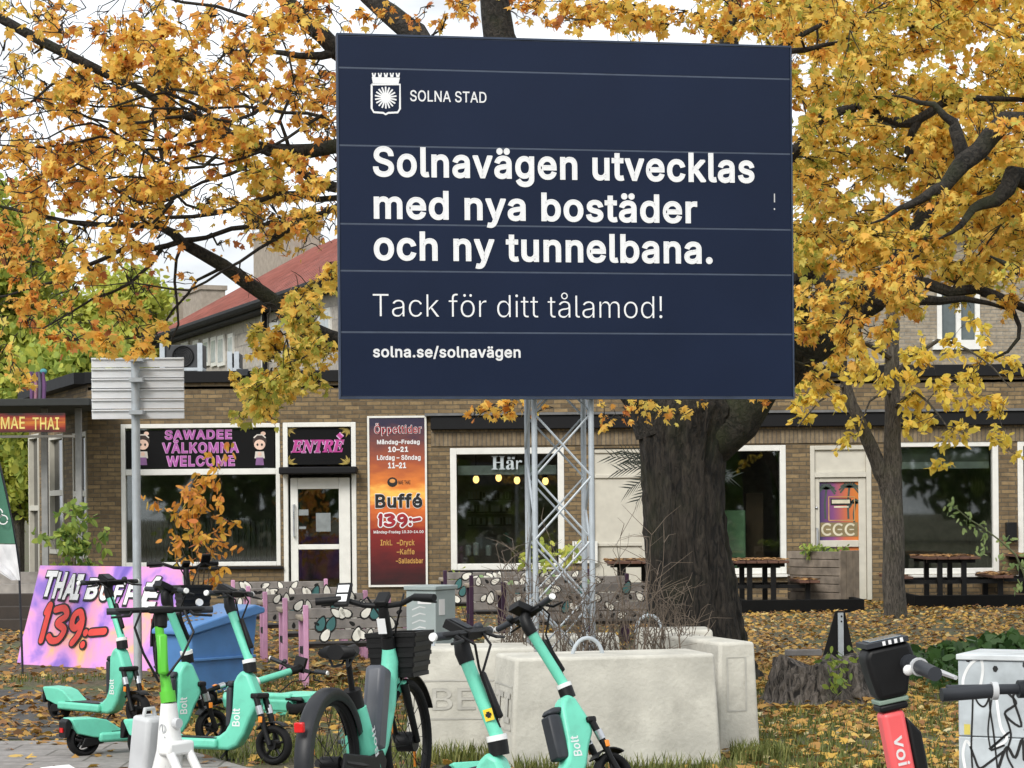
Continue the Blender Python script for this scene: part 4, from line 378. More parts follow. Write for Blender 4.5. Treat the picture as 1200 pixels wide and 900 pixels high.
O_C = opn(836, 921, 522, 673); O_D = opn(949, 1021, 522, 710, True); O_W = opn(1040, 1170, 517, 673); O_X = opn(1192, 1330, 516, 673)
ops = [O_A, O_E, O_B, O_P, O_C, O_D, O_W, O_X]
us = sorted({UL, UR} | {o[0] for o in ops} | {o[1] for o in ops}); vsx = sorted({0.0, VT} | {o[2] for o in ops} | {o[3] for o in ops})
wall = MB()
for i in range(len(us)-1):
    for j in range(len(vsx)-1):
        cu, cv = (us[i]+us[i+1])/2, (vsx[j]+vsx[j+1])/2
        if any(o[0] < cu < o[1] and o[2] < cv < o[3] for o in ops): continue
        for d in (0, -.3): wall.add([F.at(us[i], vsx[j], d), F.at(us[i+1], vsx[j], d), F.at(us[i+1], vsx[j+1], d), F.at(us[i], vsx[j+1], d)], [(0, 1, 2, 3)])
for u0, u1, v0, v1 in ops:
    q = [(u0, v0), (u1, v0), (u1, v1), (u0, v1)]
    for k in range(4):
        a, b = q[k], q[(k+1) % 4]; wall.add([F.at(*a, 0), F.at(*b, 0), F.at(*b, -.3), F.at(*a, -.3)], [(0, 1, 2, 3)])
wall.build('wall', brick, bl)
# soldier course over the openings, the recessed black band with awning cassettes, roof edge
mb = MB(); s0 = fp(505, 504); s1 = (UR, s0[1])
soldier = brick_mat('soldier_course_brick', (.25, .19, .115), (.17, .125, .075), (.125, .105, .08), .074, .25, .010)
mb.fbox(F, s0[0], UR, fp(505, 523)[1], s0[1], .002, .02); mb.build('soldier_course', soldier, bl)
mb = MB(); mb.fbox(F, s0[0], UR, s0[1]+.003, fp(505, 488)[1], .002, .16); mb.build('awning_box', M_dark, bl, bevel=.01)
mb = MB(); mb.fbox(F, s0[0]-.1, UR, fp(505, 488)[1]+.003, fp(505, 485)[1], .002, .20); mb.build('drip_flashing', mat('zinc_flashing', (.16, .16, .16), .5, .4), bl)
mb = MB(); mb.fbox(F, UL-.06, UR, VT-.14, VT+.06, -.4, .07); mb.build('roof_edge', M_dark, bl, bevel=.01)
mb = MB(); mb.box((UL, YF, VT-.25), (UR, YF+9, VT-.2)); mb.build('roof', mat('roofing_felt', (.05, .05, .05), .9), bl)
room = mat('dim_interior', (.30, .28, .25), .8, var=.3); mb = MB()
mb.box((UL, YF+3.2, 0), (UR, YF+3.3, VT-.25)); mb.box((UL, YF+.3, .02), (UR, YF+3.2, .06)); mb.box((UL, YF+.3, VT-.6), (UR, YF+3.2, VT-.55))
for px in (330, 505, 676, 800, 940, 1030, 1182): mb.box((fp(px, 600)[0]-.05, YF+.31, .06), (fp(px, 600)[0]+.05, YF+3.2, VT-.6))
mb.build('interior', room, bl)
def window(o, fw=.07, rec=.05, name='window', sill=True, mid=None, mats=M_wframe, pane=True):
    u0, u1, v0, v1 = o; e = .004
    f = MB(); a = (u0+e, u1-e, v0+e, v1-e)
    f.fbox(F, a[0], a[0]+fw, a[2], a[3], -rec-.08, -rec+.055); f.fbox(F, a[1]-fw, a[1], a[2], a[3], -rec-.08, -rec+.055)
    f.fbox(F, a[0]+fw, a[1]-fw, a[3]-fw, a[3], -rec-.08, -rec+.055); f.fbox(F, a[0]+fw, a[1]-fw, a[2], a[2]+fw, -rec-.08, -rec+.055)
    if mid: f.fbox(F, a[0]+fw, a[1]-fw, mid-fw*.7, mid+fw*.7, -rec-.08, -rec+.05)
    w_ = f.build(name, mats, bl, bevel=.008)
    if pane:
        p = MB(); p.fbox(F, a[0]+fw-.01, a[1]-fw+.01, a[2]+fw-.01, a[3]-fw+.01, -rec-.05, -rec-.045); p.build('pane', M_glass, w_)
    if sill:
        s = MB(); s.fbox(F, u0-.04, u1+.04, v0-.05, v0-.004, -rec, .09); s.build('sill', M_wframe if sill == 1 else M_dark, w_, bevel=.006)
    return w_
wA = window(O_A, .075, mid=fp(235, 553)[1], sill=2)
wB = window(O_B, .11, sill=2); wC = window(O_C, .1); wW = window(O_W, .1); wX = window(O_X, .1)
# dark curtain-like seat backs low in window A, items in the others
it = MB()
for k in range(26): it.cbox((fp(150+k*6.6, 600)[0], YF+1.0+.2*R.random(), 1.0), (.05, .1, .9+.2*R.random()))
it.build('window_seating', mat('dark_seats', (.02, .02, .02), .6), wA)
it = MB()
for k in range(3):
    v = fp(600, 585+k*16)[1]; it.fbox(F, *sorted((fp(545, 600)[0], fp(600, 600)[0])), v, v+.025, -2.6, -2.3, 0)
    for q in range(15): it.cbox((fp(547+q*3.6, 600)[0], YF+2.4, v+.09), (.04, .05, .1+.05*R.random()), 1 if R.random() < .6 else 0)
for q, (px, h) in enumerate(((548, .16), (557, .2), (572, .15), (620, .2), (640, .17))): it.lathe([(.05, 0), (.055, h), (.03, h+.03)], 10, 1, Matrix.Translation((fp(px, 600)[0], YF+.4, fp(600, 651)[1])))
it.build('shelf_goods', [mat('shelf', (.07, .06, .05)), mat('pale_goods', (.3, .32, .33), .4)], wB)
for px, py in ((557, 561), (584, 559), (606, 562), (640, 563)):
    o = thing('pendant_lamp', {557: 'leftmost warm glowing bulb behind the window with pale lettering', 584: 'second warm bulb from the left, right under the pale window lettering', 606: 'warm glowing bulb just left of the lattice mast legs behind the window', 640: 'warm glowing bulb seen between the legs of the lattice mast'}[px], 'lamp', (0, 0, 0), 'pendant bulbs in the lettered window')
    c = F.at(*fp(px, py), -.8); ORG[o.name] = c.copy(); o.location = c
    MB().tube([c+Vector((0, 0, .07)), c+Vector((0, 0, .75))], .006, 6).build('cord', M_black, o)
    MB().ball(c, (.055, .055, .07)).build('bulb', emit_mat('warm_bulb', (1, .62, .2), 2.6), o, smooth=True)
    MB().lathe([(.03, .06), (.03, .11)], 8, 0, Matrix.Translation(c)).build('socket', M_black, o)
# lettering on window B glass
mb = MB(); a, b = fp(576, 550), fp(612, 534); mb.text('\U0001D407\U0001D41Ar', F, a[0], b[0], a[1], b[1], -.085, .004, 0)
for x in (596.5, 601.5):
    q = fp(x, 536.5); mb.fbox(F, q[0]-.025, q[0]+.025, q[1]-.02, q[1]+.02, -.0855, -.0845)
mb.build('window_lettering', mat('grey_vinyl', (.45, .5, .52), .6), wB)
mb = MB(); mb.fbox(F, O_B[0]+.13, O_B[1]-.13, fp(600, 556)[1], fp(600, 545)[1], -.2, -.19); mb.build('blind', mat('pale_blind', (.33, .36, .36), .7), wB)
mb = MB(); mb.fbox(F, O_W[0]+.13, O_W[1]-.13, fp(1100, 549)[1], fp(1100, 541)[1], -.2, -.19); mb.fbox(F, O_W[0]+.13, O_W[1]-.13, fp(1100, 541)[1]+.003, fp(1100, 526)[1], -.2, -.19, 1)
mb.build('blind', [mat('pale_blind', (.33, .36, .36), .7), mat('grey_blind', (.1, .11, .1), .7)], wW)
it = MB(); it.box((fp(852, 600)[0], YF+.9, .06), (fp(880, 600)[0], YF+1.4, fp(860, 598)[1])); it.build('fridge', mat('green_fridge', (.25, .45, .28), .4), wC, bevel=.02)
it = MB(); it.box((fp(884, 600)[0], YF+1.4, .06), (fp(905, 600)[0], YF+1.8, 1.9)); it.build('brown_partition', mat('brown_partition', (.12, .07, .045)), wC)
# entrance door
uE0, uE1, _, vE1 = O_E; vtr = fp(374, 551)[1]
d = MB(); fw = .085
d.fbox(F, uE0+.004, uE0+fw, .02, vE1-.004, -.13, .005); d.fbox(F, uE1-fw, uE1-.004, .02, vE1-.004, -.13, .005)
d.fbox(F, uE0+fw, uE1-fw, vE1-fw, vE1-.004, -.13, .005); d.fbox(F, uE0+fw, uE1-fw, vtr-.06, vtr+.06, -.13, .005)
dr = d.build('entrance_door_frame', M_wframe, bl, bevel=.008)
a, b = fp(340, 560), fp(411, 690); l0, l1 = a[0], b[0]; top = a[1]
d = MB(); g0, g1 = fp(349, 600)[0], fp(397, 600)[0]; gm0, gm1 = fp(370, 644)[1], fp(370, 638)[1]
gt = fp(370, 573)[1]; gb = .32
d.fbox(F, l0, g0, .03, top, -.1, -.03); d.fbox(F, g1, l1, .03, top, -.1, -.03); d.fbox(F, g0, g1, gt, top, -.1, -.03); d.fbox(F, g0, g1, gm0, gm1, -.1, -.03); d.fbox(F, g0, g1, .03, gb, -.1, -.03)
dd = d.build('door', M_wframe, bl, bevel=.008)
MB().fbox(F, g0-.01, g1+.01, gb-.01, gt+.01, -.07, -.065).build('pane', M_glass, dd)
h = MB(); q = fp(344.5, 605); h.tube([F.at(q[0], q[1]+.2, -.03), F.at(q[0], q[1]+.2, .04), F.at(q[0], q[1]-.35, .04), F.at(q[0], q[1]-.35, -.03)], .016, 8); h.build('handle', M_silver, dd, smooth=True)
for x0, x1, y0, y1 in ((349.5, 361, 597, 604), (350, 358, 617, 620), (370, 387, 601, 623)):
    a, b = fp(x0, y1), fp(x1, y0); nt_ = MB(); nt_.fbox(F, a[0], b[0], a[1], b[1], -.064, -.062); nt_.build('paper_notice', mat('grey_notice', (.22, .24, .24), .7), dd)
cb = MB(); a, b = fp(329, 556), fp(419, 547); cb.fbox(F, a[0], b[0], a[1], b[1], .006, .34); cb.build('door_canopy', M_dark, bl, bevel=.02)
# cream double panels by the tree
p = MB(); u0, u1, _, v1 = O_P; p.fbox(F, u0+.01, u1-.01, .03, v1-.01, -.12, -.06)
pu = [u0+.01, fp(697, 600)[0], (u0+u1)/2+.2, u1-.01]; pv = [.03, fp(740, 640)[1], fp(740, 632)[1], fp(740, 560)[1], fp(740, 557)[1], v1-.01]
for x in (u0+.01, (u0+u1)/2+.15, u1-.09): p.fbox(F, x, x+.08, .03, v1-.01, -.059, -.02)
for v in (.03, pv[1], pv[3], v1-.09): p.fbox(F, u0+.1, u1-.1, v, v+.06, -.058, -.025)
p.build('panel_door', M_cream, bl, bevel=.008)
wp = MB(); a, b = fp(671, 660), fp(700, 634); wp.fbox(F, a[0], b[0], a[1], b[1], .003, .05, 0); wp.fbox(F, a[0]+.05, b[0]-.05, a[1]+.05, b[1]-.05, .051, .055, 1)
tag(wp.build('notice_board', [M_wframe, mat('grey_sheet', (.35, .36, .37), .5)]), 'small white framed notice board on the brick wall beside the lattice mast', 'notice board')
# door with poster
u0, u1, _, v1 = O_D; d = MB(); d.fbox(F, u0+.004, u0+.08, .02, v1-.004, -.13, .01); d.fbox(F, u1-.09, u1-.004, .02, v1-.004, -.13, .01); d.fbox(F, u0+.08, u1-.09, v1-.08, v1-.004, -.13, .01)
vt2 = fp(985, 556)[1]; d.fbox(F, u0+.08, u1-.09, vt2-.05, vt2+.04, -.13, .01); d.fbox(F, u0+.08, u1-.09, vt2+.04, v1-.08, -.09, -.04)
df = d.build('door_frame', M_cream, bl, bevel=.008)
a = fp(960.5, 565); b = fp(1007, 641); c_ = fp(1007, 633); gbt = fp(985, 690)[1]
d = MB(); L0, L1 = u0+.085, u1-.095
d.fbox(F, L0, a[0], .03, vt2-.055, -.1, -.03); d.fbox(F, b[0], L1, .03, vt2-.055, -.1, -.03); d.fbox(F, a[0], b[0], a[1], vt2-.055, -.1, -.03); d.fbox(F, a[0], b[0], b[1], c_[1], -.1, -.03); d.fbox(F, a[0], b[0], .03, gbt, -.1, -.03)
d2 = d.build('door', M_cream, bl, bevel=.008)
h = MB(); q = fp(957.5, 630); h.tube([F.at(q[0], q[1]+.16, -.03), F.at(q[0], q[1]+.16, .04), F.at(q[0], q[1]-.2, .04), F.at(q[0], q[1]-.2, -.03)], .018, 8); h.ball(F.at(*fp(957, 595), -.02), .025); h.build('handle', M_silver, d2, smooth=True)
sunset_x = ramp_mat('door_poster_print', [(0, lin((60, 55, 95))), (.35, lin((125, 70, 120))), (.65, lin((190, 100, 70))), (1, lin((205, 120, 40)))], 0, .06)
po = MB(); po.fbox(F, a[0]-.005, b[0]+.005, gbt, a[1]+.005, -.075, -.07)
pr = tag(po.build('door_poster', sunset_x), 'purple to orange poster with palm trees filling the glass of the cream door', 'poster')
ORG[pr.name] = Vector((0, 0, 0))
pt = MB()
def palm2(x, y, r, base):
    c = Vector(fp(x, y)); bb = Vector(fp(x-1, base)); pt.ribbon(F, [(c.x, c.y), ((c.x+bb.x)/2-.02, (c.y+bb.y)/2), (bb.x, bb.y)], .035, -.0662, 0)
    for k in range(9):
        an = math.pi*(k/8*1.3-.15); e = (c.x+math.cos(an)*r, c.y+math.sin(an)*r*.6-.05*abs(math.cos(an))); m_ = ((c.x+e[0])/2, (c.y+e[1])/2+.05); pt.ribbon(F, [(c.x, c.y), m_, e], .03, -.066, 0)
for q in ((969, 573, .17, 608), (996, 571, .18, 608), (1003, 590, .12, 615), (974, 648, .17, 688), (994, 652, .18, 690)): palm2(*q)
i0, i1 = fp(972, 610), fp(1002, 582); pt.ribbon(F, [i0, (i0[0], i1[1]), i1, (i1[0], i0[1]), i0], .02, -.0655, 1)
k0, k1 = fp(974, 592), fp(998, 584); pt.fpoly(F, [k0, (k1[0], k0[1]), k1, (k0[0], k1[1])], -.065, 2)
k0, k1 = fp(975.5, 590), fp(996.5, 585.5); pt.fpoly(F, [k0, (k1[0], k0[1]), k1, (k0[0], k1[1])], -.064, 3)
k0, k1 = fp(978, 595), fp(995, 593); pt.fpoly(F, [k0, (k1[0], k0[1]), k1, (k0[0], k1[1])], -.064, 3)
k0, k1 = fp(962, 629), fp(1006, 612); pt.fpoly(F, [k0, (k1[0], k0[1]), k1, (k0[0], k1[1])], -.065, 4)
for x in (970, 983.5, 997.5):
    c = fp(x, 620.5); pt.ribbon(F, [(c[0]+.088*math.cos(RAD(45+270*t/14)), c[1]+.095*math.sin(RAD(45+270*t/14))) for t in range(15)], .035, -.063, 3)
    pt.ribbon(F, [(c[0]-.02, c[1]), (c[0]+.06, c[1])], .02, -.063, 3)
pt.build('printed_motif', [mat('palm_print', (.05, .075, .06)), mat('gold_print', (.5, .28, .1)), M_bprint, mat('cream_print', (.62, .57, .42)), mat('tan_print', (.22, .17, .08))], pr)
bx = MB(); a, b = fp(1178, 635), fp(1190, 612); bx.fbox(F, a[0], b[0], a[1], b[1], .003, .12)
tag(bx.build('wall_box', M_black, bevel=.01), 'small black box fixed to brick pier between the right-hand windows', 'wall box')
fl = MB(); c = F.at(*fp(285, 437), .1); fl.cbox(c, (.2, .12, .12)); fl.tube([c+Vector((.05, 0, -.05)), c+Vector((.05, -.02, -.16))], .02, 6); fl.tube([c, c+Vector((0, .2, 0))], .02, 6)
tag(fl.build('floodlight', M_dgrey, bevel=.01), 'small grey floodlight on the black roof edge', 'floodlight')
# side wing receding on the left
Pa = Vector((UL, YF, 0)); Pb = Vector(((38-600)*43.6/FPX, 43.6, 0)); FS = Frame(Pb, Pa-Pb)
LS = (Pa-Pb).length
side = MB(); sops = []
for x0, x1, y0, y1 in ((34, 47, 510, 646), (58, 76, 511, 650), (86, 103, 508, 655)):
    q0, q1 = FS.px(x0, y0), FS.px(x1, y1); sops.append((q0[0], min(q1[0], LS-.06), max(.35, q1[1]) if x0 > 40 else .02, q0[1]))
us = sorted({0, LS-.003} | {o[0] for o in sops} | {o[1] for o in sops}); vv = sorted({0.0, VT-.15} | {o[2] for o in sops} | {o[3] for o in sops})
for i in range(len(us)-1):
    for j in range(len(vv)-1):
        cu, cv = (us[i]+us[i+1])/2, (vv[j]+vv[j+1])/2
        if not any(o[0] < cu < o[1] and o[2] < cv < o[3] for o in sops): side.fbox(FS, us[i], us[i+1], vv[j], vv[j+1], -.3, 0)
side.build('wing_wall', brick, bl)
for o in sops:
    f = MB(); fw = .085
    f.fbox(FS, o[0]+.003, o[0]+fw, o[2], o[3], -.12, .02); f.fbox(FS, o[1]-fw, o[1]-.003, o[2], o[3], -.12, .02); f.fbox(FS, o[0]+fw, o[1]-fw, o[3]-fw, o[3]-.003, -.12, .02); vm_ = o[3]-.75*(o[3]-o[2])*.5-.3
    f.fbox(FS, o[0]+fw, o[1]-fw, o[2]+.003, o[2]+fw, -.12, .02); f.fbox(FS, o[0]+fw, o[1]-fw, vm_, vm_+.1, -.12, .02)
    w_ = f.build('window', M_cream, bl); p = MB(); p.fbox(FS, o[0]+fw-.01, o[1]-fw+.01, o[2]+.05, o[3]-.05, -.08, -.075); p.build('pane', mat('dark_glass', (.01, .012, .014), .08), w_)
e = MB(); e.fbox(FS, -.1, LS+.05, VT-.147, VT+.05, -.4, .25); e.build('wing_roof_edge', M_dark, bl)
# canopy with sign on the left
cn0 = W(-130, 476, 36.5); cn1 = W(92, 474, 36.5)
cp = thing('entrance_canopy', 'flat dark canopy roof over the side terrace carrying a red and yellow sign', 'canopy', (cn0.x, 36.5, 0))
mb = MB(); mb.box((cn0.x, 36.4, cn0.z-.02), (cn1.x+.2, 40.5, cn0.z+.1)); mb.build('canopy_roof', mat('dark_felt', (.03, .032, .03), .85), cp, bevel=.01)
mb = MB(); mb.box((cn0.x, 36.42, cn0.z-.54), (cn1.x-.05, 36.5, cn0.z-.50)); mb.build('canopy_beam', mat('grey_beam', (.13, .12, .1), .7), cp)
for px in (52, 92):
    q = W(px, 500, 37.2); MB().box((q.x-.05, 37.15, 0), (q.x+.05, 37.25, cn0.z-.03)).build('post', mat('grey_post', (.25, .25, .24), .6), cp)
FC = Frame((0, 36.45, 0), (1, 0, 0))
a, b = FC.px(-120, 508), FC.px(77, 484)
sg = MB(); sg.fbox(FC, a[0], b[0], a[1], b[1], .01, .05)
so_ = tag(sg.build('canopy_sign', ramp_mat('red_gold_print', [(0, lin((60, 15, 10))), (.3, lin((150, 40, 20))), (.55, lin((190, 110, 30))), (.75, lin((140, 30, 20))), (1, lin((40, 10, 10)))], 2, .35, 6)), 'long red sign with yellow letters under the dark canopy roof', 'sign')
t = MB(); q0, q1 = FC.px(2, 502.5), FC.px(30, 488.5); t.text('MAE', FC, q0[0], q1[0], q0[1], q1[1], .055, .015, 0); q0, q1 = FC.px(39, 503.5), FC.px(70, 489); t.text('THAI', FC, q0[0], q1[0], q0[1], q1[1], .055, .015, 0)
t.build('lettering', mat('yellow_print', (.7, .55, .16), .6), so_)
# roof ornament
orn = thing('roof_ornament', 'purple and grey draped ornament standing on the canopy roof edge', 'ornament', W(44, 474, 36.8))
z0 = cn0.z+.1
for k in range(7):
    q = W(37+k*2.4, 474, 36.8+.08*(k % 2)); mb = MB(); mb.tube([(q.x, q.y, z0), (q.x+.01, q.y, z0+.25), (q.x-.01, q.y, z0+.42+.06*R.random())], [.03, .035, .022], 6)
    mb.build('drape', mat(['purple_cloth', 'grey_cloth', 'dusty_pink_cloth'][k % 3], [(.13, .06, .15), (.1, .09, .12), (.32, .15, .2)][k % 3], .9), orn, smooth=True)
mb = MB(); q = W(51, 450, 36.85); mb.ball((q.x, q.y, z0+.47), (.06, .06, .05)); mb.build('teal_cap', mat('teal_cloth', (.08, .28, .3), .8), orn, smooth=True)
# air conditioners on the roof
def ac(x0, x1, y0, y1, y, lab):
    a, b = W(x0, y1, y), W(x1, y0, y); r = thing('air_conditioner', lab, 'air conditioner', (a.x, y, VT))
    z0 = a.z; MB().box((a.x, y, z0), (b.x, y+.45, b.z)).build('casing', mat('dark_casing', (.04, .042, .045), .5), r, bevel=.01)
    f = MB()
    for u in (a.x-.05, b.x-.1): f.box((u, y-.06, z0-.1), (u+.09, y-.004, b.z+.03))
    f.box((a.x, y-.05, z0-.06), (b.x, y+.4, z0-.004)); f.build('mounting_frame', M_galv, r)
    fa = MB(); fr_ = min(.27, (b.x-a.x)*.42, (b.z-z0)*.45); fa.ring(((a.x+b.x)/2, y-.02, (z0+b.z)/2), fr_, .015)
    for k in range(5): fa.ring(((a.x+b.x)/2, y-.015, (z0+b.z)/2), fr_*(.15+.16*k), .006, 20, 5)
    fa.build('fan_guard', M_black, r, smooth=True)
ac(191, 238, 404, 431, 41.0, 'boxy dark air conditioner in a pale frame behind the black roof edge')
ac(270, 281, 414, 431, 41.0, 'small dark grey upright air conditioner box on the flat roof')
# steps and dark timber edging on the far left
st = MB()
for k in range(3): st.box((-8.9-.9, 38.9+.35*k, 0), (-7.9-.2*k, 39.25+.35*k, .2*(k+1)))
tag(st.build('terrace_steps', mat('grey_concrete_step', (.36, .33, .3), .85), bevel=.01), 'low grey concrete steps up to the side terrace', 'steps')
te = MB()
for k in range(3): te.box((-9.5, 31.0+.25*k, .0+.02*k), (-5.9, 31.2+.25*k, .16+.17*k))
tag(te.build('timber_edging', mat('dark_timber', (.045, .035, .028), .85, bump=.3), bevel=.01), 'dark stepped timber edging in front of the side terrace', 'timber edging')

# ------------------------------------------------------------------ upper storey behind, red-roofed house
ub = thing('upper_building', 'pale brick upper storey with white windows behind the flat roof', 'building', (6, 45, 0))
FU = Frame((0, 45, 0), (1, 0, 0)); ut = FU.px(1000, 275)[1]
uops = [FU.px(x0, y1)+FU.px(x1, y0) for x0, x1, y0, y1 in ((1098, 1148, 335, 402), (960, 1005, 335, 402), (1220, 1270, 335, 402))]
uops = [(o[0], o[2], o[1], o[3]) for o in uops]
u_l, u_r = FU.px(830, 400)[0], 18
us = sorted({u_l, u_r} | {o[0] for o in uops} | {o[1] for o in uops}); vv = sorted({2.0, ut} | {o[2] for o in uops} | {o[3] for o in uops}); mb = MB()
for i in range(len(us)-1):
    for j in range(len(vv)-1):
        cu, cv = (us[i]+us[i+1])/2, (vv[j]+vv[j+1])/2
        if not any(o[0] < cu < o[1] and o[2] < cv < o[3] for o in uops): mb.fbox(FU, us[i], us[i+1], vv[j], vv[j+1], -.3, 0)
mb.build('wall', brick2, ub); MB().box((u_l-.2, 44.7, ut), (u_r, 53, ut+.2)).build('roof', M_dark, ub)
for o in uops:
    f = MB(); fw = .1
    f.fbox(FU, o[0]+.003, o[0]+fw, o[2], o[3], -.1, .03); f.fbox(FU, o[1]-fw, o[1]-.003, o[2], o[3], -.1, .03); f.fbox(FU, o[0]+fw, o[1]-fw, o[3]-fw, o[3]-.003, -.1, .03); f.fbox(FU, o[0]-.1, o[1]+.1, o[2]-.14, o[2]+.05, -.1, .12); f.fbox(FU, (o[0]+o[1])/2-.05, (o[0]+o[1])/2+.05, o[2]+.05, o[3]-fw, -.1, .03)
    w_ = f.build('window', M_wframe, ub); MB().fbox(FU, o[0]+fw-.01, o[1]-fw+.01, o[2]+.04, o[3]-.05, -.06, -.055).build('pane', mat('grey_glass', (.1, .12, .12), .1), w_)
hs_ = thing('red_roofed_house', 'grey stone house with red tin roof and chimneys behind the flat roof', 'house', (-5, 52, 0))
A0 = W(340, 342, 50); A1 = W(188, 392, 62); A0.z = A1.z = 6.55
dirv = Vector((A1.x-A0.x, A1.y-A0.y, 0)); LH = dirv.length; FH = Frame((A1.x, A1.y, 0), -dirv)      # u from far end to the near end
U1 = LH+4.5
mb = MB(); depth = 8.0
mb.fbox(FH, 0, U1, 0, 6.5, -depth, 0); hw = mb.build('wall', brick_mat('grey_stone', (.46, .42, .37), (.38, .345, .30), (.34, .31, .28), .6, .3, .02), hs_)
rf = MB(); ov = .35; zr = 9.0
for (d0, d1) in ((ov, -depth/2), (-depth-ov, -depth/2)):
    for (za, t_) in ((0, 0),):
        P = [FH.at(-ov, 6.5, d0), FH.at(U1+ov, 6.5, d0), FH.at(U1-1.5, zr, d1), FH.at(1.5, zr, d1)]
        rf.add(P, [(0, 1, 2, 3)]); rf.add([p+Vector((0, 0, -.15)) for p in P], [(3, 2, 1, 0)])
rf.add([FH.at(-ov, 6.5, ov), FH.at(-ov, 6.5, -depth-ov), FH.at(1.5, zr, -depth/2)], [(0, 1, 2)]); rf.add([FH.at(U1+ov, 6.5, ov), FH.at(U1+ov, 6.5, -depth-ov), FH.at(U1-1.5, zr, -depth/2)], [(0, 1, 2)])
for k in range(30):
    u = .3+k*(U1-.3)/30; rf.tube([FH.at(u, 6.53, ov), FH.at(1.5+(u/U1)*(U1-3), zr+.03, -depth/2)], .035, 4)
rfo = rf.build('roof', mat('red_tin', (.31, .115, .09), .6, var=.25, vs=3, dirt=.55, dcol=(.24, .12, .10), ds=2), hs_)
gt_ = MB(); gt_.tube([FH.at(-ov, 6.44, ov+.06), FH.at(U1+ov, 6.44, ov+.06)], .11, 8); gt_.fbox(FH, -ov, U1+ov, 6.28, 6.4, .02, ov); gt_.build('gutter', M_dark, hs_)
FR = Frame(FH.at(0, 0, -depth/2), FH.U)
for x0, x1, yt in ((312, 360, 271), (196, 222, 344), (228, 250, 338), (262, 270, 352)):
    q0, q1 = FR.px(x0, yt+5), FR.px(x1, yt+5); zt_ = q0[1]; c = MB(); c.fbox(FR, q0[0], q1[0], zr-.9, zt_-.15, -.4, .4); c.fbox(FR, q0[0]-.06, q1[0]+.06, zt_-.147, zt_, -.46, .46); c.build('chimney', mat('chimney_render', (.33, .28, .23), .9, bump=.3), rfo)
for x0, x1, y0, y1 in ((214, 222, 400, 428), (228, 234, 398, 429), (240, 246, 396, 430), (249, 255, 394, 430), (257, 264, 392, 430), (269, 275, 390, 430), (318, 328, 376, 415), (345, 357, 368, 412), (375, 389, 360, 410)):
    a, b = FH.px(x0, y1), FH.px(x1, y0); f = MB(); f.fbox(FH, a[0], b[0], a[1], b[1], .002, .05); w_ = f.build('window', M_wframe, hs_); m_ = (a[0]+b[0])/2; e_ = (b[0]-a[0])*.12
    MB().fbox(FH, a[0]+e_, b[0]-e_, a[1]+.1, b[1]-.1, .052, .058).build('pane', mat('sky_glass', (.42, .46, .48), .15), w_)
q = FH.px(311, 400); cbd = MB(); cbd.fbox(FH, q[0]-.1, q[0]+.1, 0, 6.27, .002, .08); cbd.build('corner_board', M_wframe, hs_)
dp = MB(); u = LH*.86; dp.tube([FH.at(u, 6.3, .1), FH.at(u, 4.4, .1)], .06, 8); dp.build('downpipe', M_dark, hs_)
# ------------------------------------------------------------------ billboard on its lattice mast
BL, BR = W(400, 465, 14.73), W(929, 465, 15.27)
BW = (Vector((BR.x, BR.y, 0))-Vector((BL.x, BL.y, 0))).length; FB = Frame(BL, (BR.x-BL.x, BR.y-BL.y, 0)); BH = FB.px(398, 41)[1]
bbd = thing('billboard', 'large navy blue billboard with white Swedish text about a new underground line', 'billboard', (BL+BR)/2)
navy = mat('navy_vinyl', (.0046, .0112, .0345), .40, var=.12, vs=1.0, spec=.25)
vs_ = [0.0] + [FB.px(400, y)[1] for y in (389, 317, 262, 170, 79)] + [BH]
for i in range(6):
    MB().fbox(FB, 0, BW, vs_[i]+.0045, vs_[i+1]-.0045, -.05, 0).build('panel', navy, bbd, bevel=.003)
MB().fbox(FB, .002, BW-.002, .002, BH-.002, -.08, -.001).build('backing', mat('pale_seam', (.05, .066, .10), .5), bbd)
e = MB()
for a in ((-.012, BW+.012, -.014, -.001), (-.012, BW+.012, BH+.001, BH+.014)): e.fbox(FB, a[0], a[1], a[2], a[3], -.07, .006)
for a in ((-.012, -.001), (BW+.001, BW+.012)): e.fbox(FB, a[0], a[1], 0, BH, -.07, .006)
e.build('edge_trim', mat('slate_trim', (.03, .045, .08), .5, .1), bbd)
fr = MB()
for u in (BW*.42, BW*.55): fr.fbox(FB, u-.04, u+.04, .05, BH-.1, -.17, -.085)
for v in (.3, 1.2, 2.2): fr.fbox(FB, .1, BW-.1, v-.03, v+.03, -.23, -.172)
fr.build('rear_frame', M_galv, bbd)
t = MB()
def line(s, x0, x1, yb0, yt0, off, sp=1):
    u0, vb = FB.px(x0, yb0); u1, _ = FB.px(x1, yb0); _, vt = FB.px(x0, yt0); t.text(s, FB, u0, u1, vb, vt, .002, off, 0, space=sp)
line('SOLNA STAD', 480.5, 570, 118.3, 105.5, .010)
line('Solnavägen utvecklas', 437, 884, 205.3, 170.5, .027, 1.0)
line('med nya bostäder', 438, 817, 255, 221.5, .027, 1.0)
line('och ny tunnelbana.', 438, 835, 303.5, 270.5, .027, 1.0)
line('Tack för ditt tålamod!', 437, 776, 371, 341, -.012)
line('solna.se/solnavägen', 437, 610, 418.2, 405, .024, 1.0)
t.build('lettering', M_wprint, bbd)
em = MB(); ex = lambda x, y: FB.px(x, y)
sh = [(435.5, 99), (435.5, 127), (438, 131.5), (449, 132.3), (452, 134), (455, 132.3), (466, 131.8), (468.7, 127.5), (468.7, 99), (435.5, 99)]
em.ribbon(FB, [ex(*p) for p in sh], .013, .002)
cx, cy = ex(452, 114.5)
em.fpoly(FB, [(cx+.033*math.cos(k*math.pi/12), cy+.033*math.sin(k*math.pi/12)) for k in range(24)], .0022)
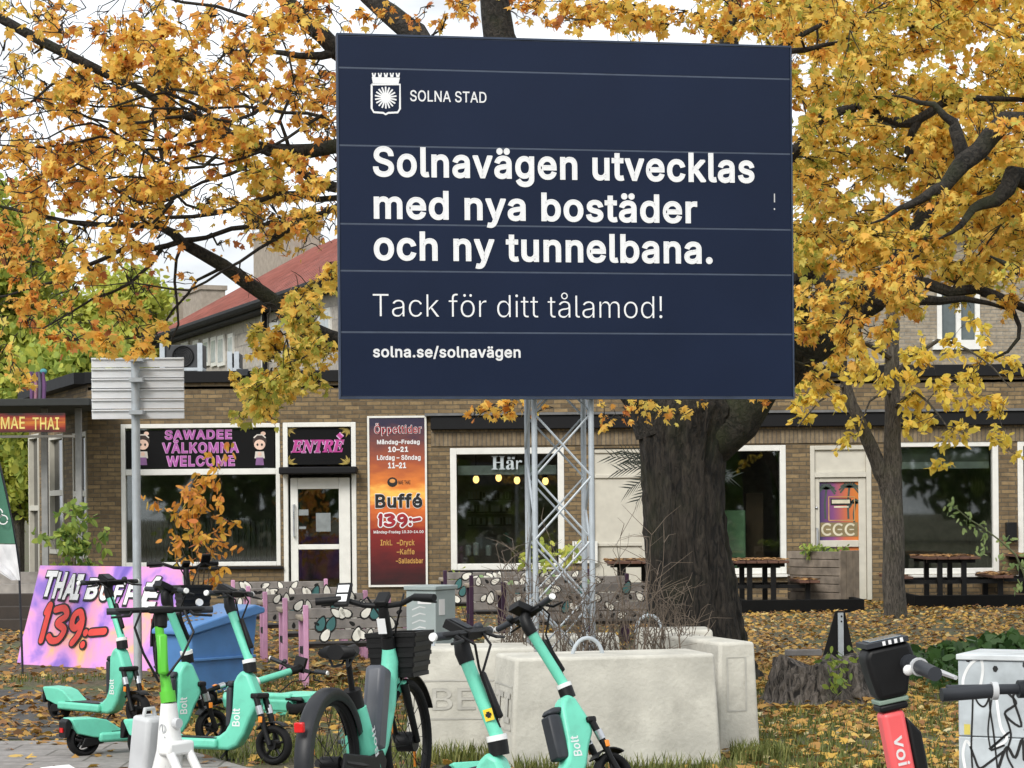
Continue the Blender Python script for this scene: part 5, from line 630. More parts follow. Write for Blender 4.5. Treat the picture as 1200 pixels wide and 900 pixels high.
for k in range(18):
    a = k*math.pi/9+math.pi/2; em.ribbon(FB, [(cx+.03*math.cos(a), cy+.03*math.sin(a)), (cx+.073*math.cos(a), cy+.073*math.sin(a))], .0105, .002)
cr_ = [ex(437, 97.6), ex(467, 98.2), ex(468.6, 91), ex(435.6, 90.3)]; em.fpoly(FB, cr_, .002)
for k in range(5):
    x = 435.6+k*7; em.fpoly(FB, [ex(x+.9, 90.5), ex(x+4.2, 90.5), ex(x+5.1, 85.5), ex(x+3.4, 85.5), ex(x+3.3, 87.5), ex(x+1.8, 87.5), ex(x+1.7, 85.5), ex(x, 85.5)], .002)
em.build('emblem', M_wprint, bbd)
sc_ = MB(); q = ex(907.5, 232); sc_.fbox(FB, q[0]-.004, q[0]+.004, q[1]-.03, q[1]+.03, .001, .002); q = ex(907.5, 245); sc_.fbox(FB, q[0]-.004, q[0]+.004, q[1]-.006, q[1]+.006, .001, .002); sc_.build('scratch', mat('scratch', (.5, .5, .5)), bbd)
ms = thing('lattice_mast', 'galvanised steel lattice mast rising out of the concrete block planter', 'mast', (0.32, 15.4, 0))
def base(px, y): p = G(px, y); return p
yf_, yb_ = 15.15, 15.62
legs = [G(627, yf_), G(693.5, yf_), G(684.5, yb_+.05), G(618.5, yb_+.05)]; zt = BL.z+.9
for p in legs: MB().tube([p, p+Vector((0, 0, zt))], .0195, 10).build('leg', M_galv, ms, smooth=True)
for k in range(4):
    a, b = legs[k], legs[(k+1) % 4]; mb = MB(); h = .43; z = .12+(.2 if k % 2 else 0); fl_ = k % 2
    off = (b-a).normalized().cross(Vector((0, 0, 1)))*.012
    while z < zt-h:
        p, q = (a, b) if fl_ else (b, a); mb.tube([p+Vector((0, 0, z))+off, q+Vector((0, 0, z+h))+off], .0085, 6); fl_ ^= 1; z += h
        if k in (0, 2): mb.tube([p+Vector((0, 0, z-h))-off, q+Vector((0, 0, z-2*h+h*2-h))-off*1.0+Vector((0, 0, -.0))], .008, 4) if False else None
    mb.build('bracing', M_galv, ms)
    if k in (0, 2):
        mb = MB(); z = .12; fl_ = 1-(k % 2)
        while z < zt-h:
            p, q = (a, b) if fl_ else (b, a); mb.tube([p+Vector((0, 0, z))-off, q+Vector((0, 0, z+h))-off], .008, 6); fl_ ^= 1; z += h
        mb.build('bracing', M_galv, ms)

# ------------------------------------------------------------------ concrete blocks of the planter
conc = mat('cast_concrete', (.54, .52, .455), .9, var=.16, vs=4, bump=.4, bs=38, dirt=.75, dcol=(.29, .275, .235), ds=3.2)
def block(name, label, O, U, L, D, H, batter=.05, txt=None, side_txt=None, hooks=(.25, .75)):
    fr = Frame(O, U); r = thing('concrete_block', label, 'concrete block', O, 'concrete blocks walling in the mast planter')
    mb = MB(); n = fr.N; b = batter
    P = [fr.at(0, 0, 0), fr.at(L, 0, 0), fr.at(L, 0, -D), fr.at(0, 0, -D), fr.at(b, H, -b*.6), fr.at(L-b, H, -b*.6), fr.at(L-b, H, -D+b*.6), fr.at(b, H, -D+b*.6)]
    mb.add(P, [(0,3,2,1),(4,5,6,7),(0,1,5,4),(1,2,6,5),(2,3,7,6),(3,0,4,7)]); mb.build('block_body', conc, r, bevel=.022, seg=3)
    for s_ in hooks:
        c = fr.at(L*s_, H, -D*.5); hk = MB(); hk.tube([c+fr.U*(.1*math.cos(a))+Vector((0, 0, -.03+.13*math.sin(a))) for a in [math.pi*k/10 for k in range(11)]], .013, 8); hk.build('lifting_hook', M_galv, r, smooth=True)
    f2 = Frame(fr.at(0, 0, 0), fr.U, (fr.at(b, H, -b*.6)-fr.at(b, 0, 0)))
    ins = MB()
    if txt:
        (u0, u1, v0, v1, s) = txt
        ins.ribbon(f2, [(u0-.05, v0-.06), (u1+.05, v0-.06), (u1+.05, v1+.05), (u0-.05, v1+.05), (u0-.05, v0-.06)], .012, .004)
        ins.text(s, f2, u0, u1, v0, v1, .006, .008) if s else None; ins.build('cast_lettering', mat('cast_letter_shade', (.46, .445, .40), .9), r)  # letters lie flat; their relief shade is put into the slightly darker colour
    if side_txt:
        f3 = Frame(fr.at(0, 0, -D), fr.N, (fr.at(b, H, 0)-fr.at(0, 0, 0))); (u0, u1, v0, v1, s) = side_txt; ins = MB()
        ins.text(s, f3, u0, u1, v0, v1, .006, .03); ins.ribbon(f3, [(u0-.03, v0-.05), (u1+.03, v0-.05), (u1+.03, v1+.04), (u0-.03, v1+.04), (u0-.03, v0-.05)], .012, .004); ins.build('cast_lettering', mat('cast_letter_shade', (.46, .445, .40), .9), r)
    return r
Pf = G(597, 13.62); Uf = Vector((1, .24, 0))
block('front', 'front concrete block nearest the parked scooters, long pale face towards the camera', Pf, Uf, 1.36, .6, .70, .035, side_txt=(.1, .5, .3, .48, 'TI'), hooks=(.42,))
block('left', 'left concrete block with raised letters beside the electric bicycle basket', G(474, 14.5), Vector((1, .06, 0)), .90, .62, .71, .05, txt=(.17, .62, .31, .45, 'BET'), hooks=(.1,))
block('right', 'right concrete block standing beside the tree trunk, tapered pale end', G(838, 14.55), Vector((.33, .10, 0)), .31, 1.35, .73, .03, txt=(.13, .16, .34, .58, ''), hooks=())
block('rear', 'rear concrete block behind the dry twigs, only its top edge in view', G(560, 16.0), Vector((1, .0, 0)), 1.05, .5, .70, .04, hooks=(.3,))
block('rear', 'rear right concrete block below the painted bench end', G(742, 16.35), Vector((1, 0, 0)), .62, .5, .72, .04, hooks=(.2,))

# ------------------------------------------------------------------ road sign seen from behind
sp_ = thing('road_sign', 'grey ribbed road sign seen from behind on a galvanised pole', 'road sign', G(160, 21.6))
FSn = Frame(W(104, 491, 21.5), (1, .03, 0)); su1, sv1 = FSn.px(212.5, 417)
MB().tube([G(160, 21.6), G(160, 21.6)+Vector((0, 0, W(160, 418, 21.6).z))], .042, 12).build('pole', M_galv, sp_, smooth=True)
sgm = mat('grey_sign_back', (.76, .78, .80), .5, 0, var=.04)
nb = 6
FSn.O = FSn.O+Vector((0, .16, 0))
for k in range(nb):
    v0, v1 = sv1*k/nb, sv1*(k+1)/nb; mb = MB(); mb.fbox(FSn, 0, su1, v0+.004, v1-.004, -.02, 0); mb.fbox(FSn, 0, su1, v1-.022, v1-.005, .0005, .022); mb.build('sign_profile', sgm, sp_, bevel=.003)
for v in (sv1*.1, sv1*.62, sv1*.95): mb = MB(); mb.fbox(FSn, su1/2-.06, su1/2+.07, v-.02, v+.02, .02, .2); mb.build('clamp', M_galv, sp_)

# ------------------------------------------------------------------ leaning buffet banner, beach flag
def wrap_banner():
    P0 = G(18, 24.0); P1 = G(192, 22.6); up = Vector((.2, .3, 1.06)); Ud = P1-P0
    fr = Frame(P0, Ud, up); Lx = Ud.length; r = thing('buffet_banner', 'leaning purple and pink banner with white and red hand-drawn buffet lettering', 'banner', P0)
    fr.V = up.normalized(); fr.N = fr.U.cross(fr.V).normalized(); H = up.length; nu, nv = 28, 18; vs, fs = [], []
    for j in range(nv+1):
        for i in range(nu+1):
            u, v = i/nu, j/nv; d = .006*math.sin(9*u+4*v)*(1-v)+.003*math.sin(23*u+9*v)*(1-v*.5); vs.append(fr.at(u*Lx, v*H, d))
    n0 = len(vs); vs += [p-fr.N*.03 for p in vs]
    q = lambda i, j: j*(nu+1)+i
    fs = [(q(i, j), q(i+1, j), q(i+1, j+1), q(i, j+1)) for j in range(nv) for i in range(nu)]
    fs += [tuple(n0+k for k in reversed(f)) for f in fs]
    mb = MB(); mb.add(vs, fs); m = bpy.data.materials.new('dusk_cloud_print'); m.use_nodes = True; n = m.node_tree.nodes; l = m.node_tree.links; b = n['Principled BSDF']; b.inputs['Roughness'].default_value = .45
    tcn = n.new('ShaderNodeTexCoord'); z = n.new('ShaderNodeTexNoise'); z.inputs['Scale'].default_value = 1.9; z.inputs['Detail'].default_value = 4; z.inputs['Distortion'].default_value = .6; l.new(tcn.outputs['Object'], z.inputs['Vector'])
    rp = n.new('ShaderNodeValToRGB'); e = rp.color_ramp.elements; st = [(.28, lin((95, 75, 175))), (.40, lin((150, 115, 205))), (.50, lin((215, 150, 215))), (.58, lin((240, 160, 190))), (.66, lin((250, 185, 130))), (.75, lin((245, 215, 150)))]
    while len(e) < len(st): e.new(.5)
    for i, (p, c) in enumerate(st): e[i].position = p; e[i].color = (*c, 1)
    l.new(z.outputs[0], rp.inputs[0]); l.new(rp.outputs[0], b.inputs['Base Color']); mb.build('sheet', m, r, smooth=True)
    T = MB()
    def word(s, x0, x1, yb, yt, mi, ol, off=.045, tl=0, sh=.12):
        u0, vb = fr.px(x0, yb); u1, _ = fr.px(x1, yb); _, vt = fr.px(x0, yt)
        T.text(s, fr, u0-.012, u1+.012, vb-.012, vt+.012, .0115, off+.035, ol, shear=sh, tilt=tl); T.text(s, fr, u0+.006, u1-.006, vb, vt, .0135, off, mi, shear=sh, tilt=tl)
    kx = dict(tl=0)
    for s, x0, x1, yb, yt in (('T', 51, 65, 697, 669), ('H', 63, 76, 699, 670), ('A', 75, 88, 700, 672), ('I', 86, 96, 700, 672), ('B', 101, 116, 699, 676), ('U', 118, 131, 700, 677), ('F', 133, 146, 702, 680), ('F', 147, 160, 704, 682), ('É', 166, 188, 706, 672)): word(s, x0, x1, yb, yt, 0, 1)
    for s, x0, x1, yb, yt in (('1', 44, 56, 750, 709), ('3', 57, 76, 750, 712), ('9', 79, 94, 752, 716), (':', 95, 102, 755, 734), ('–', 107, 123, 745, 732)):
        u0, vb = fr.px(x0, yb); u1, _ = fr.px(x1, yb); _, vt = fr.px(x0, yt); sl = {'1': .10, '3': .08, '9': .08}.get(s, 0)
        T.brush(s, fr, u0, u1, vb, vt, .0105, .115, 1); T.brush(s, fr, u0, u1, vb, vt, .0145, .075, 2)
    T.build('lettering', [M_wprint, M_bprint, mat('red_print', (.72, .05, .035), .5)], r)
    p = MB(); p.tube([fr.at(Lx*.3, H*.8, -.04), G(90, 24.9)], .02, 6); p.tube([fr.at(Lx*.8, H*.8, -.04), G(235, 23.9)], .02, 6); p.build('prop', M_wood, r)
wrap_banner()
ff = thing('beach_flag', 'green and white feather flag cut by the left picture edge', 'flag', G(24, 22.5))
FFl = Frame(G(-60, 22.5), (1, 0, 0)); pxs = lambda pts: [FFl.px(*p) for p in pts]
def cloth(fr, rows, th, name, m, par):
    vs, fs = [], []; n = 10
    for (xa, xb, y) in rows:
        a, b = fr.px(xa, y), fr.px(xb, y)
        for i in range(n+1):
            f = i/n; u = a[0]+(b[0]-a[0])*f; vs.append((u, a[1]+(b[1]-a[1])*f, .03*math.sin(7*f+y*.03)+.015*math.sin(17*f-y*.05)))
    k = len(rows); P = [fr.at(*p) for p in vs]+[fr.at(p[0], p[1], p[2]-th) for p in vs]; o = len(vs)
    fs = [(j*(n+1)+i, (j+1)*(n+1)+i, (j+1)*(n+1)+i+1, j*(n+1)+i+1) for j in range(k-1) for i in range(n)]
    fs += [tuple(o+q for q in reversed(f)) for f in fs]
    return MB().add(P, fs).build(name, m, par, smooth=True)
cloth(FFl, [(-62, -20+2*k*.9-(k*.35)**2*.1, 330+k*17) for k in range(0, 1)]+[(-64, -40+.0, 400), (-64, -16, 480), (-62, -2, 545), (-58, 6, 580), (-50, 13, 610), (-42, 18, 637)], .006, 'green_cloth', mat('green_cloth', (.05, .17, .11), .7, var=.1), ff)
cloth(FFl, [(-41, 18.3, 638), (-25, 21, 655), (-5, 23, 668), (14, 24.5, 680)], .006, 'white_cloth', mat('white_cloth', (.72, .72, .74), .7), ff)
mb = MB(); mb.tube([G(25, 22.52), W(22, 655, 22.52), W(8, 580, 22.53), W(-18, 470, 22.54), W(-50, 390, 22.55)], .012, 8); mb.build('pole', M_dgrey, ff, smooth=True)
mb = MB()
for x, y in ((-1, 601), (5, 609)):
    c = FFl.px(x, y); mb.ribbon(FFl, [(c[0]+.045*math.cos(a*.4), c[1]+.045*math.sin(a*.4)) for a in range(16)], .012, .05)
mb.build('clover_emblem', M_wprint, ff)

# ------------------------------------------------------------------ wall signs
def sign_panel(name, label, x0, x1, y0, y1, m, frame_m=None, d=.01, dep=.03, bw=.035):
    a, b = fp(x0, y1), fp(x1, y0); r = thing(name, label, 'sign', F.at((a[0]+b[0])/2, a[1], 0))
    p = MB(); p.fbox(F, a[0], b[0], a[1], b[1], d, d+dep); p.build('panel', m, r)
    if frame_m:
        f = MB(); e = d+dep+.012
        f.fbox(F, a[0]-bw, a[0]-.001, a[1]-bw, b[1]+bw, d, e); f.fbox(F, b[0]+.001, b[0]+bw, a[1]-bw, b[1]+bw, d, e); f.fbox(F, a[0], b[0], b[1]+.001, b[1]+bw, d, e); f.fbox(F, a[0], b[0], a[1]-bw, a[1]-.001, d, e); f.build('frame', frame_m, r)
    return r
def wt(mb, s, x0, x1, yb, yt, d, off=0, mi=0, sh=0, cap=None, sp=1):
    u0, vb = fp(x0, yb); u1, _ = fp(x1, yb); _, vt = fp(x0, yt); mb.text(s, F, u0, u1, vb, vt, d, off, mi, shear=sh, cap=cap, space=sp)
blk = mat('black_sign_film', (.004, .004, .0045), .6, var=.1, spec=.15)
pinkm = mat('pink_print', (.42, .10, .38), .55, var=.1); pink2 = mat('pale_pink_print', (.65, .35, .60), .55)
ws = sign_panel('welcome_sign', 'black window sign with three rows of pink welcome words and two small figures', 147.5, 321, 503, 549, blk, d=-.11, dep=.06)
t = MB(); dS = -.045
for s, x0, x1, yb, yt in (('SAWADEE', 193, 271, 514.5, 504.5), ('VÄLKOMNA', 190, 279, 530.5, 519.5), ('WELCOME', 195, 274.5, 546, 535)):
    wt(t, s, x0-.6, x1+.6, yb, yt, dS, .05, 1, cap=.682); wt(t, s, x0, x1, yb, yt, dS+.004, .022, 0, cap=.682)
t.build('lettering', [pinkm, pink2], ws)
def figure(x, dx=1):
    g = MB(); P = lambda a, b: fp(x+a, b); S = 1/67.5
    def disc(cx, cy, rx, ry, d, mi, n=16): 
        c = P(cx, cy); g.fpoly(F, [(c[0]+rx*S*math.cos(2*math.pi*k/n), c[1]+ry*S*math.sin(2*math.pi*k/n)) for k in range(n)], dS+d, mi)
    disc(0, 517, 8, 8.5, 0, 1); disc(4, 508, 3, 2.4, .001, 0); disc(0, 521, 6.6, 6, .002, 0); disc(-2.6, 521, 1.2, 1.6, .003, 2); disc(2.6, 521, 1.2, 1.6, .003, 2)
    g.fpoly(F, [P(-5, 529), P(5, 529), P(6, 537), P(-6, 537)], dS+.001, 4); g.fpoly(F, [P(-4, 536), P(4, 536), P(5, 545), P(-5, 545)], dS+.0015, 3); disc(0, 532, 2.4, 2.4, .003, 0)
    g.ribbon(F, [P(-7, 513), P(-3, 509.5), P(3, 509.5), P(7, 513)], .022, dS+.003, 4)
    return g
for x in (304, 167): figure(x).build('printed_figure', [mat('skin_print', (.7, .48, .38)), mat('hair_print', (.03, .015, .012)), M_bprint, mat('purple_print', (.22, .1, .25)), mat('offwhite_print', (.6, .55, .5))], ws)
es = sign_panel('entrance_sign', 'black sign over the shop door with pink italic letters and gold corner ornaments', 334.5, 410, 501, 544.5, blk, d=-.11, dep=.06)
t = MB(); s_ = '\U0001D46C\U0001D475\U0001D47B\U0001D479\U0001D46C'
for off, d, mi, e in ((.05, dS, 1, .4), (.015, dS+.004, 0, 0)): wt(t, s_, 341-e, 403+e, 530, 515.5, d, off, mi)
for w_, d, mi in ((.10, dS, 1), (.055, dS+.004, 0)):
    t.ribbon(F, [fp(396, 508.5), fp(400.5, 513)], w_, d, mi)
t.build('lettering', [mat('magenta_print', (.45, .04, .25), .5), pink2], es)
t = MB()
for sx, sy in ((1, 1), (-1, 1), (1, -1), (-1, -1)):
    cx = 335.5 if sx > 0 else 409; cy = 502 if sy > 0 else 543.5
    for k in range(6):
        a = math.pi/2*k/5; L_ = 13 if k % 2 == 0 else 9; q = lambda r, da: fp(cx+sx*r*math.cos(a+da), cy+sy*r*.85*math.sin(a+da)); t.fpoly(F, [q(1, 0), q(L_*.6, .16), q(L_, 0), q(L_*.6, -.16)][::(1 if sx*sy > 0 else -1)], dS)
t.build('corner_ornament', mat('gold_leaf_print', (.33, .24, .05), .5), es)
hb = sign_panel('opening_hours_banner', 'tall narrow sunset banner in a white frame listing opening hours and buffet price', 434.5, 497.5, 489.5, 685.5, ramp_mat('sunset_print', [(0, lin((38, 8, 14))), (.12, lin((75, 10, 16))), (.33, lin((135, 28, 24))), (.47, lin((215, 110, 45))), (.54, lin((250, 195, 90))), (.60, lin((220, 125, 50))), (.72, lin((165, 80, 45))), (.86, lin((110, 60, 55))), (.96, lin((40, 34, 60)))], 2, .09, 3.5, stretch=(.8, 1, 7)), M_wframe, .02, .02)
t = MB(); d = .044
def ol(s, x0, x1, yb, yt, mi, om, off=.02, oo=.06, dd=0, cap=None): wt(t, s, x0-.4, x1+.4, yb, yt, d+dd, oo, om, cap=cap); wt(t, s, x0, x1, yb, yt, d+dd+.004, off, mi, cap=cap)
ol('Öppettider', 439, 494, 508, 499, 2, 0, .012, .04, cap=.682)
wt(t, 'Måndag–Fredag', 442, 492, 520.5, 515, d, .03, 0); wt(t, '10–21', 455, 478.5, 529.5, 523.5, d, .04, 0); wt(t, 'Lördag – Söndag', 442, 493, 539, 533.5, d, .03, 0); wt(t, '11–21', 455, 476, 548.5, 542, d, .04, 0)
c = fp(460, 565); t.fpoly(F, [(c[0]+.09*math.cos(k*.5236), c[1]+.085*math.sin(k*.5236)) for k in range(12)], d, 1); t.fpoly(F, [(c[0]+.05*math.cos(k*.5236), c[1]+.02+.035*math.sin(k*.5236)) for k in range(12)], d+.002, 3)
wt(t, 'MAE THAI', 467, 481, 567.5, 563, d, .02, 1)
ol('Buffé', 440, 495, 594.5, 580, 1, 0, .035, .065, cap=.682)
for ch, x0, x1, yb, yt in (('1', 443, 449, 615.5, 603.5), ('3', 451, 463, 615.5, 603.5), ('9', 466, 477, 616, 604), (':', 478, 484, 615, 606), ('–', 485, 492, 613, 605)):
    u0, vb = fp(x0, yb); u1, _ = fp(x1, yb); _, vt = fp(x0, yt); t.brush(ch, F, u0, u1, vb, vt, d+.0005, .095, 0); t.brush(ch, F, u0, u1, vb, vt, d+.006, .055, 2)
wt(t, 'Måndag–Fredag 10.30–14.00', 438, 496.5, 625, 621.5, d, .02, 0); wt(t, 'Inkl.', 446, 460, 639, 632.5, d, .02, 4); wt(t, '–Dryck', 465, 486, 639, 632.5, d, .02, 4); wt(t, '–Kaffe', 465, 486, 649.5, 643, d, .02, 4); wt(t, '–Salladsbar', 464, 496, 660, 654, d, .02, 4)
t.build('lettering', [M_wprint, M_bprint, mat('dark_red_print', (.30, .012, .02), .5), mat('ember_print', (.7, .3, .08)), mat('gold_letter_print', (.55, .30, .07))], hb)

# ------------------------------------------------------------------ benches, grit bin, cable box, picnic tables, planter box
def bench(O, ang, L, label, grp, pm, hgt=.76, flowers=0, seed=0, nA=1):
    rr = random.Random(seed); r = thing('painted_bench', label, 'bench', O, grp); c, s = math.cos(ang), math.sin(ang)
    M = Matrix.Translation(O) @ Matrix.Rotation(ang, 4, 'Z')
    for x in (0, L):
        MB().box((x-.024, -.03, 0), (x+.024, .03, hgt), 0, M).build('leg', pm, r, bevel=.006); MB().box((x-.022, .42, 0), (x+.022, .47, hgt-.15), 0, M).build('leg', pm, r, bevel=.006); MB().box((x-.02, .20, 0), (x+.02, .24, .299), 0, M).build('leg', pm, r, bevel=.006)
        b = MB(); b.box((x-.05, -.02, hgt-.149), (x+.05, .5, hgt-.105), 0, M); b.build('armrest', mat('bleached_wood', (.30, .25, .19), .85, bump=.3), r, bevel=.012)
        b = MB(); b.box((x-.018, .032, .30), (x+.018, .418, .36), 0, M); b.build('seat_bearer', M_dark, r)
    n = 3 if hgt < .8 else 4; h0 = hgt-.02-.10*n
    for k in range(n): MB().box((.026, -.028, h0+.10*k), (L-.026, .002, h0+.10*k+.092), 0, M).build('back_plank', M_wood, r, bevel=.006)
    sl_ = MB()
    for k in range(4): MB().box((.03, .06+.1*k, .361), (L-.03, .15+.1*k, .40), 0, M).build('seat_plank', mat('dark_wood', (.06, .05, .042), .85), r, bevel=.006)
    p = MB(); fr = Frame(M @ Vector((0, -.028, 0)), M.to_3x3() @ Vector((1, 0, 0)))
    def leafs(u, v, a, s, mi, d=.003):
        for k, (q, m_) in enumerate(((1.3, 1), (1, mi))):
            pts = []
            for t_ in range(12):
                f = t_/12*2*math.pi; x = .06*s*q*math.cos(f); y = .034*s*q*math.sin(f)*(1-.35*math.cos(f)); pts.append((u+x*math.cos(a)-y*math.sin(a), v+x*math.sin(a)+y*math.cos(a)))
            p.fpoly(fr, pts, d+.0015*k, m_)
    for k in range(int(L*19)):
        u = .08+(L-.16)*(k+.5*rr.random())/int(L*19); v = h0+.046+.1*rr.randrange(n); z = rr.random(); leafs(u, v, rr.uniform(.4, 2.7), rr.uniform(.75, 1.15) if z > .3 else .4, 0 if z > .3 else 1) if z < .92 else leafs(u, v, 1.2, 1.1, 2)
    for k in range(flowers):
        u = L*(.25+.5*k); v = h0+.1*n-.13
        for q in range(6): a = math.pi+q*math.pi/5; leafs(u+.07*math.cos(a), v+.07*math.sin(a)+.05, a, .75, 0, .006)
        p.fpoly(fr, [(u+.04*math.cos(q), v+.05+.04*math.sin(q)) for q in range(6)], .012, 3)
    p.build('painted_leaves', [mat('leaf_white', (.82, .80, .72), .7), M_bprint, mat('leaf_teal', (.05, .16, .16), .7), mat('leaf_green', (.3, .45, .2), .7)], r)
pinkp = mat('pink_post_paint', (.58, .30, .46), .6, var=.12, dirt=.2, dcol=(.3, .2, .26)); purp = mat('purple_post_paint', (.035, .01, .035), .6)
gp = 'painted benches with pink posts in a row'; ordn = ['nearest the electric bicycle', 'second from the electric bicycle', 'in the middle of the row', 'fourth from the electric bicycle', 'farthest from the camera']
for k in range(5):
    bench(Vector(((-1.905, -2.28, -2.68, -3.1, -3.58)[k], (20.4, 22.2, 24.0, 26.0, 28.4)[k], 0)), RAD(11), .99+.05*k, 'grey leaf-painted bench with pink posts, '+ordn[k], gp, pinkp, .76, 0, k)
ordp = ['in front, ending at the big tree trunk', 'in the middle behind the mast', 'at the back under the lettered window']
for k in range(3):
    bench(Vector(((-.10, -.50, -.89)[k], (24.1, 26.8, 29.2)[k], 0)), RAD(6), 1.9, 'grey flower-painted bench with dark purple posts, '+ordp[k], 'painted benches with dark purple posts', purp, .84, 2 if k else 1, 20+k)
gb_ = thing('grit_bin', 'blue plastic grit bin with sloping lid beside the pink bench posts', 'grit bin', G(225, 19.6))
Pn = G(222, 19.6); dv = (G(301, 20.2)-Pn); Ls = dv.length; fr = Frame(Pn, dv); Dp = .44
blue = mat('blue_plastic', (.085, .225, .50), .45, var=.08, dirt=.45, dcol=(.07, .12, .24)); hA, hB = .53, .70
def fr_poly(u, v, d): return fr.at(u, v, d)
mb = MB()
for (dz, s_, mi) in ((0, 0, 0),):
    B = [fr.at(.05, 0, -.04), fr.at(Ls-.05, 0, -.04), fr.at(Ls-.05, 0, -Dp+.04), fr.at(.05, 0, -Dp+.04)]; Tt = [fr.at(0, hA, 0), fr.at(Ls, hB, 0), fr.at(Ls, hB, -Dp), fr.at(0, hA, -Dp)]
    mb.add(B+Tt, [(0,3,2,1),(4,5,6,7),(0,1,5,4),(1,2,6,5),(2,3,7,6),(3,0,4,7)])
body = mb.build('bin_body', blue, gb_, bevel=.02, seg=3)
mb = MB(); mb.fbox(fr, .02, Ls-.03, .30, .325, -.02, .008); mb.build('moulded_rib', blue, gb_, bevel=.005)
mb = MB(); Lp = [(-.05, hA+.003), (Ls+.05, hB+.003), (Ls+.05, hB+.05), (Ls-.06, hB+.08), (.02, hA+.09), (-.05, hA+.045)]; mb.fprism(fr, Lp, -Dp-.04, .05); mb.build('lid', blue, gb_, bevel=.015, seg=3)
mb = MB()
for k in range(60): u = R.uniform(.05, Ls-.1); d_ = -R.uniform(.05, Dp*.8); v = hA+.094+(hB-hA-.01)*u/Ls; mb.add([fr.at(u, v, d_), fr.at(u+.03, v+.006, d_-.01), fr.at(u+.04, v+.01, d_-.05), fr.at(u+.005, v+.004, d_-.05)], [(0, 1, 2, 3)])
tag(mb.build('lid_litter', mat('brown_litter', (.2, .15, .1), .9), gb_), kind='stuff')
cbx = thing('cable_cabinet', 'pale grey metal cable cabinet between the painted benches', 'cabinet', G(503, 19.5))
frc = Frame(G(475, 19.7), (.30, -.16, 0)); hC = W(500, 692, 19.6).z
mb = MB(); mb.fbox(frc, 0, .30, 0, hC, -.36, 0); mb.build('housing', mat('grey_green_steel', (.35, .41, .41), .5, var=.06, dirt=.2), cbx, bevel=.008)
mb = MB(); mb.fbox(frc, -.015, .315, hC+.001, hC+.04, -.38, .02); mb.build('cap', mat('grey_green_steel', (.35, .41, .41)), cbx, bevel=.008)
mb = MB(); Fs = Frame(frc.at(.30, 0, 0), -frc.N); mb.fbox(Fs, .06, .16, hC-.22, hC-.08, .001, .004); mb.fbox(frc, .12, .26, hC-.12, hC-.08, .001, .004); mb.build('sticker', M_wprint, cbx)
mb = MB()
for k in range(5): mb.ribbon(frc, [(.06, .5+.06*k), (.14, .53+.06*k), (.2, .52+.06*k)], .012, .002)
mb.build('scribble', mat('pale_scribble', (.6, .62, .62)), cbx)
legm = M_black; topm = mat('brown_table_boards', (.12, .055, .035), .7, var=.25, bump=.2)
def picnic(px, y, label, w_=1.0, grp='picnic tables on the leaf-strewn decks', left=True, bx=.85):
    p = G(px, y); r = thing('picnic_table', label, 'picnic table', p, grp); M = Matrix.Translation(p); LEN = 1.5
    for k in range(5): MB().box((-w_/2+k*w_/5+.006, 0, .76), (-w_/2+(k+1)*w_/5-.006, LEN, .80), 0, M).build('top_board', topm, r, bevel=.004)
    for s_ in (-1, 1):
        if s_ < 0 and not left: continue
        for k in range(2): MB().box((s_*bx-.16+k*.165, 0, .445), (s_*bx-.16+k*.165+.155, LEN, .485), 0, M).build('seat_board', topm, r, bevel=.004)
    for yy in (.12, LEN-.2):
        for x in (-.22*w_, .22*w_): MB().box((x-.04, yy, 0), (x+.04, yy+.08, .758), 0, M).build('leg', legm, r)
        b = MB(); b.box((-bx+.05, yy+.082, .36), (bx-.05, yy+.12, .42), 0, M); b.box((-w_/2+.05, yy+.084, .70), (w_/2-.05, yy+.12, .757), 0, M); b.build('crossbar', legm, r)
        for s_ in (-1, 1):
            if s_ < 0 and not left: continue
            MB().box((s_*bx-.04, yy+.122, 0), (s_*bx+.04, yy+.2, .443), 0, M).build('bench_leg', legm, r)
    lf = MB()
    def sc(x0, x1, z, n):
        for _ in range(n):
            x, yy, a, s_ = R.uniform(x0, x1), R.uniform(.02, LEN-.02), R.uniform(0, 6.3), R.uniform(.035, .07); lf.add([M @ Vector((x+s_*math.cos(a+q), yy+s_*.8*math.sin(a+q), z+R.uniform(.004, .03))) for q in (0, 1.3, 2.4, 3.3, 4.7)], [(0, 1, 2, 3, 4)], R.randrange(2))
    sc(-w_/2, w_/2, .80, 170); sc(bx-.16, bx+.16, .485, 60)
    if left: sc(-bx-.16, -bx+.16, .485, 60)
    tag(lf.build('fallen_leaves', [mat('tan_leaf', (.36, .19, .06), .8, var=.4), mat('brown_leaf', (.2, .10, .04), .8, var=.4)], r), kind='stuff')
picnic(893, 34.75, 'brown picnic table with black legs between the big trunk and the wooden planter', .85, bx=.74)
picnic(1117, 36.3, 'brown picnic table below the large dark window right of the slim tree', .9, bx=.82)
picnic(745, 35.2, 'brown picnic table half hidden behind the big tree trunk, by the cream doors', .9, bx=.8)
picnic(1232, 37.0, 'brown picnic table cut by the right picture edge', .9, bx=.8)
def plank_deck(x0, x1, y0, y1, label):
    r = thing('deck_edging', label, 'deck edging', ((x0+x1)/2, y0, 0), 'black timber edgings round the table decks')
    b = MB(); b.box((x0, y0, 0), (x1, y0+.1, .2)); b.box((x0, y0+.101, 0), (x0+.1, y1, .2)); b.box((x1-.1, y0+.101, 0), (x1, y1, .2)); b.build('edging_beam', mat('black_timber', (.006, .006, .006), .85, bump=.2, spec=.15), r, bevel=.01)
    b = MB(); b.box((x0+.11, y0+.11, 0), (x1-.11, y1, .12)); b.build('gravel_bed', mat('leafy_gravel', (.13, .09, .045), .95, var=.4, vs=20, bump=.5), r)
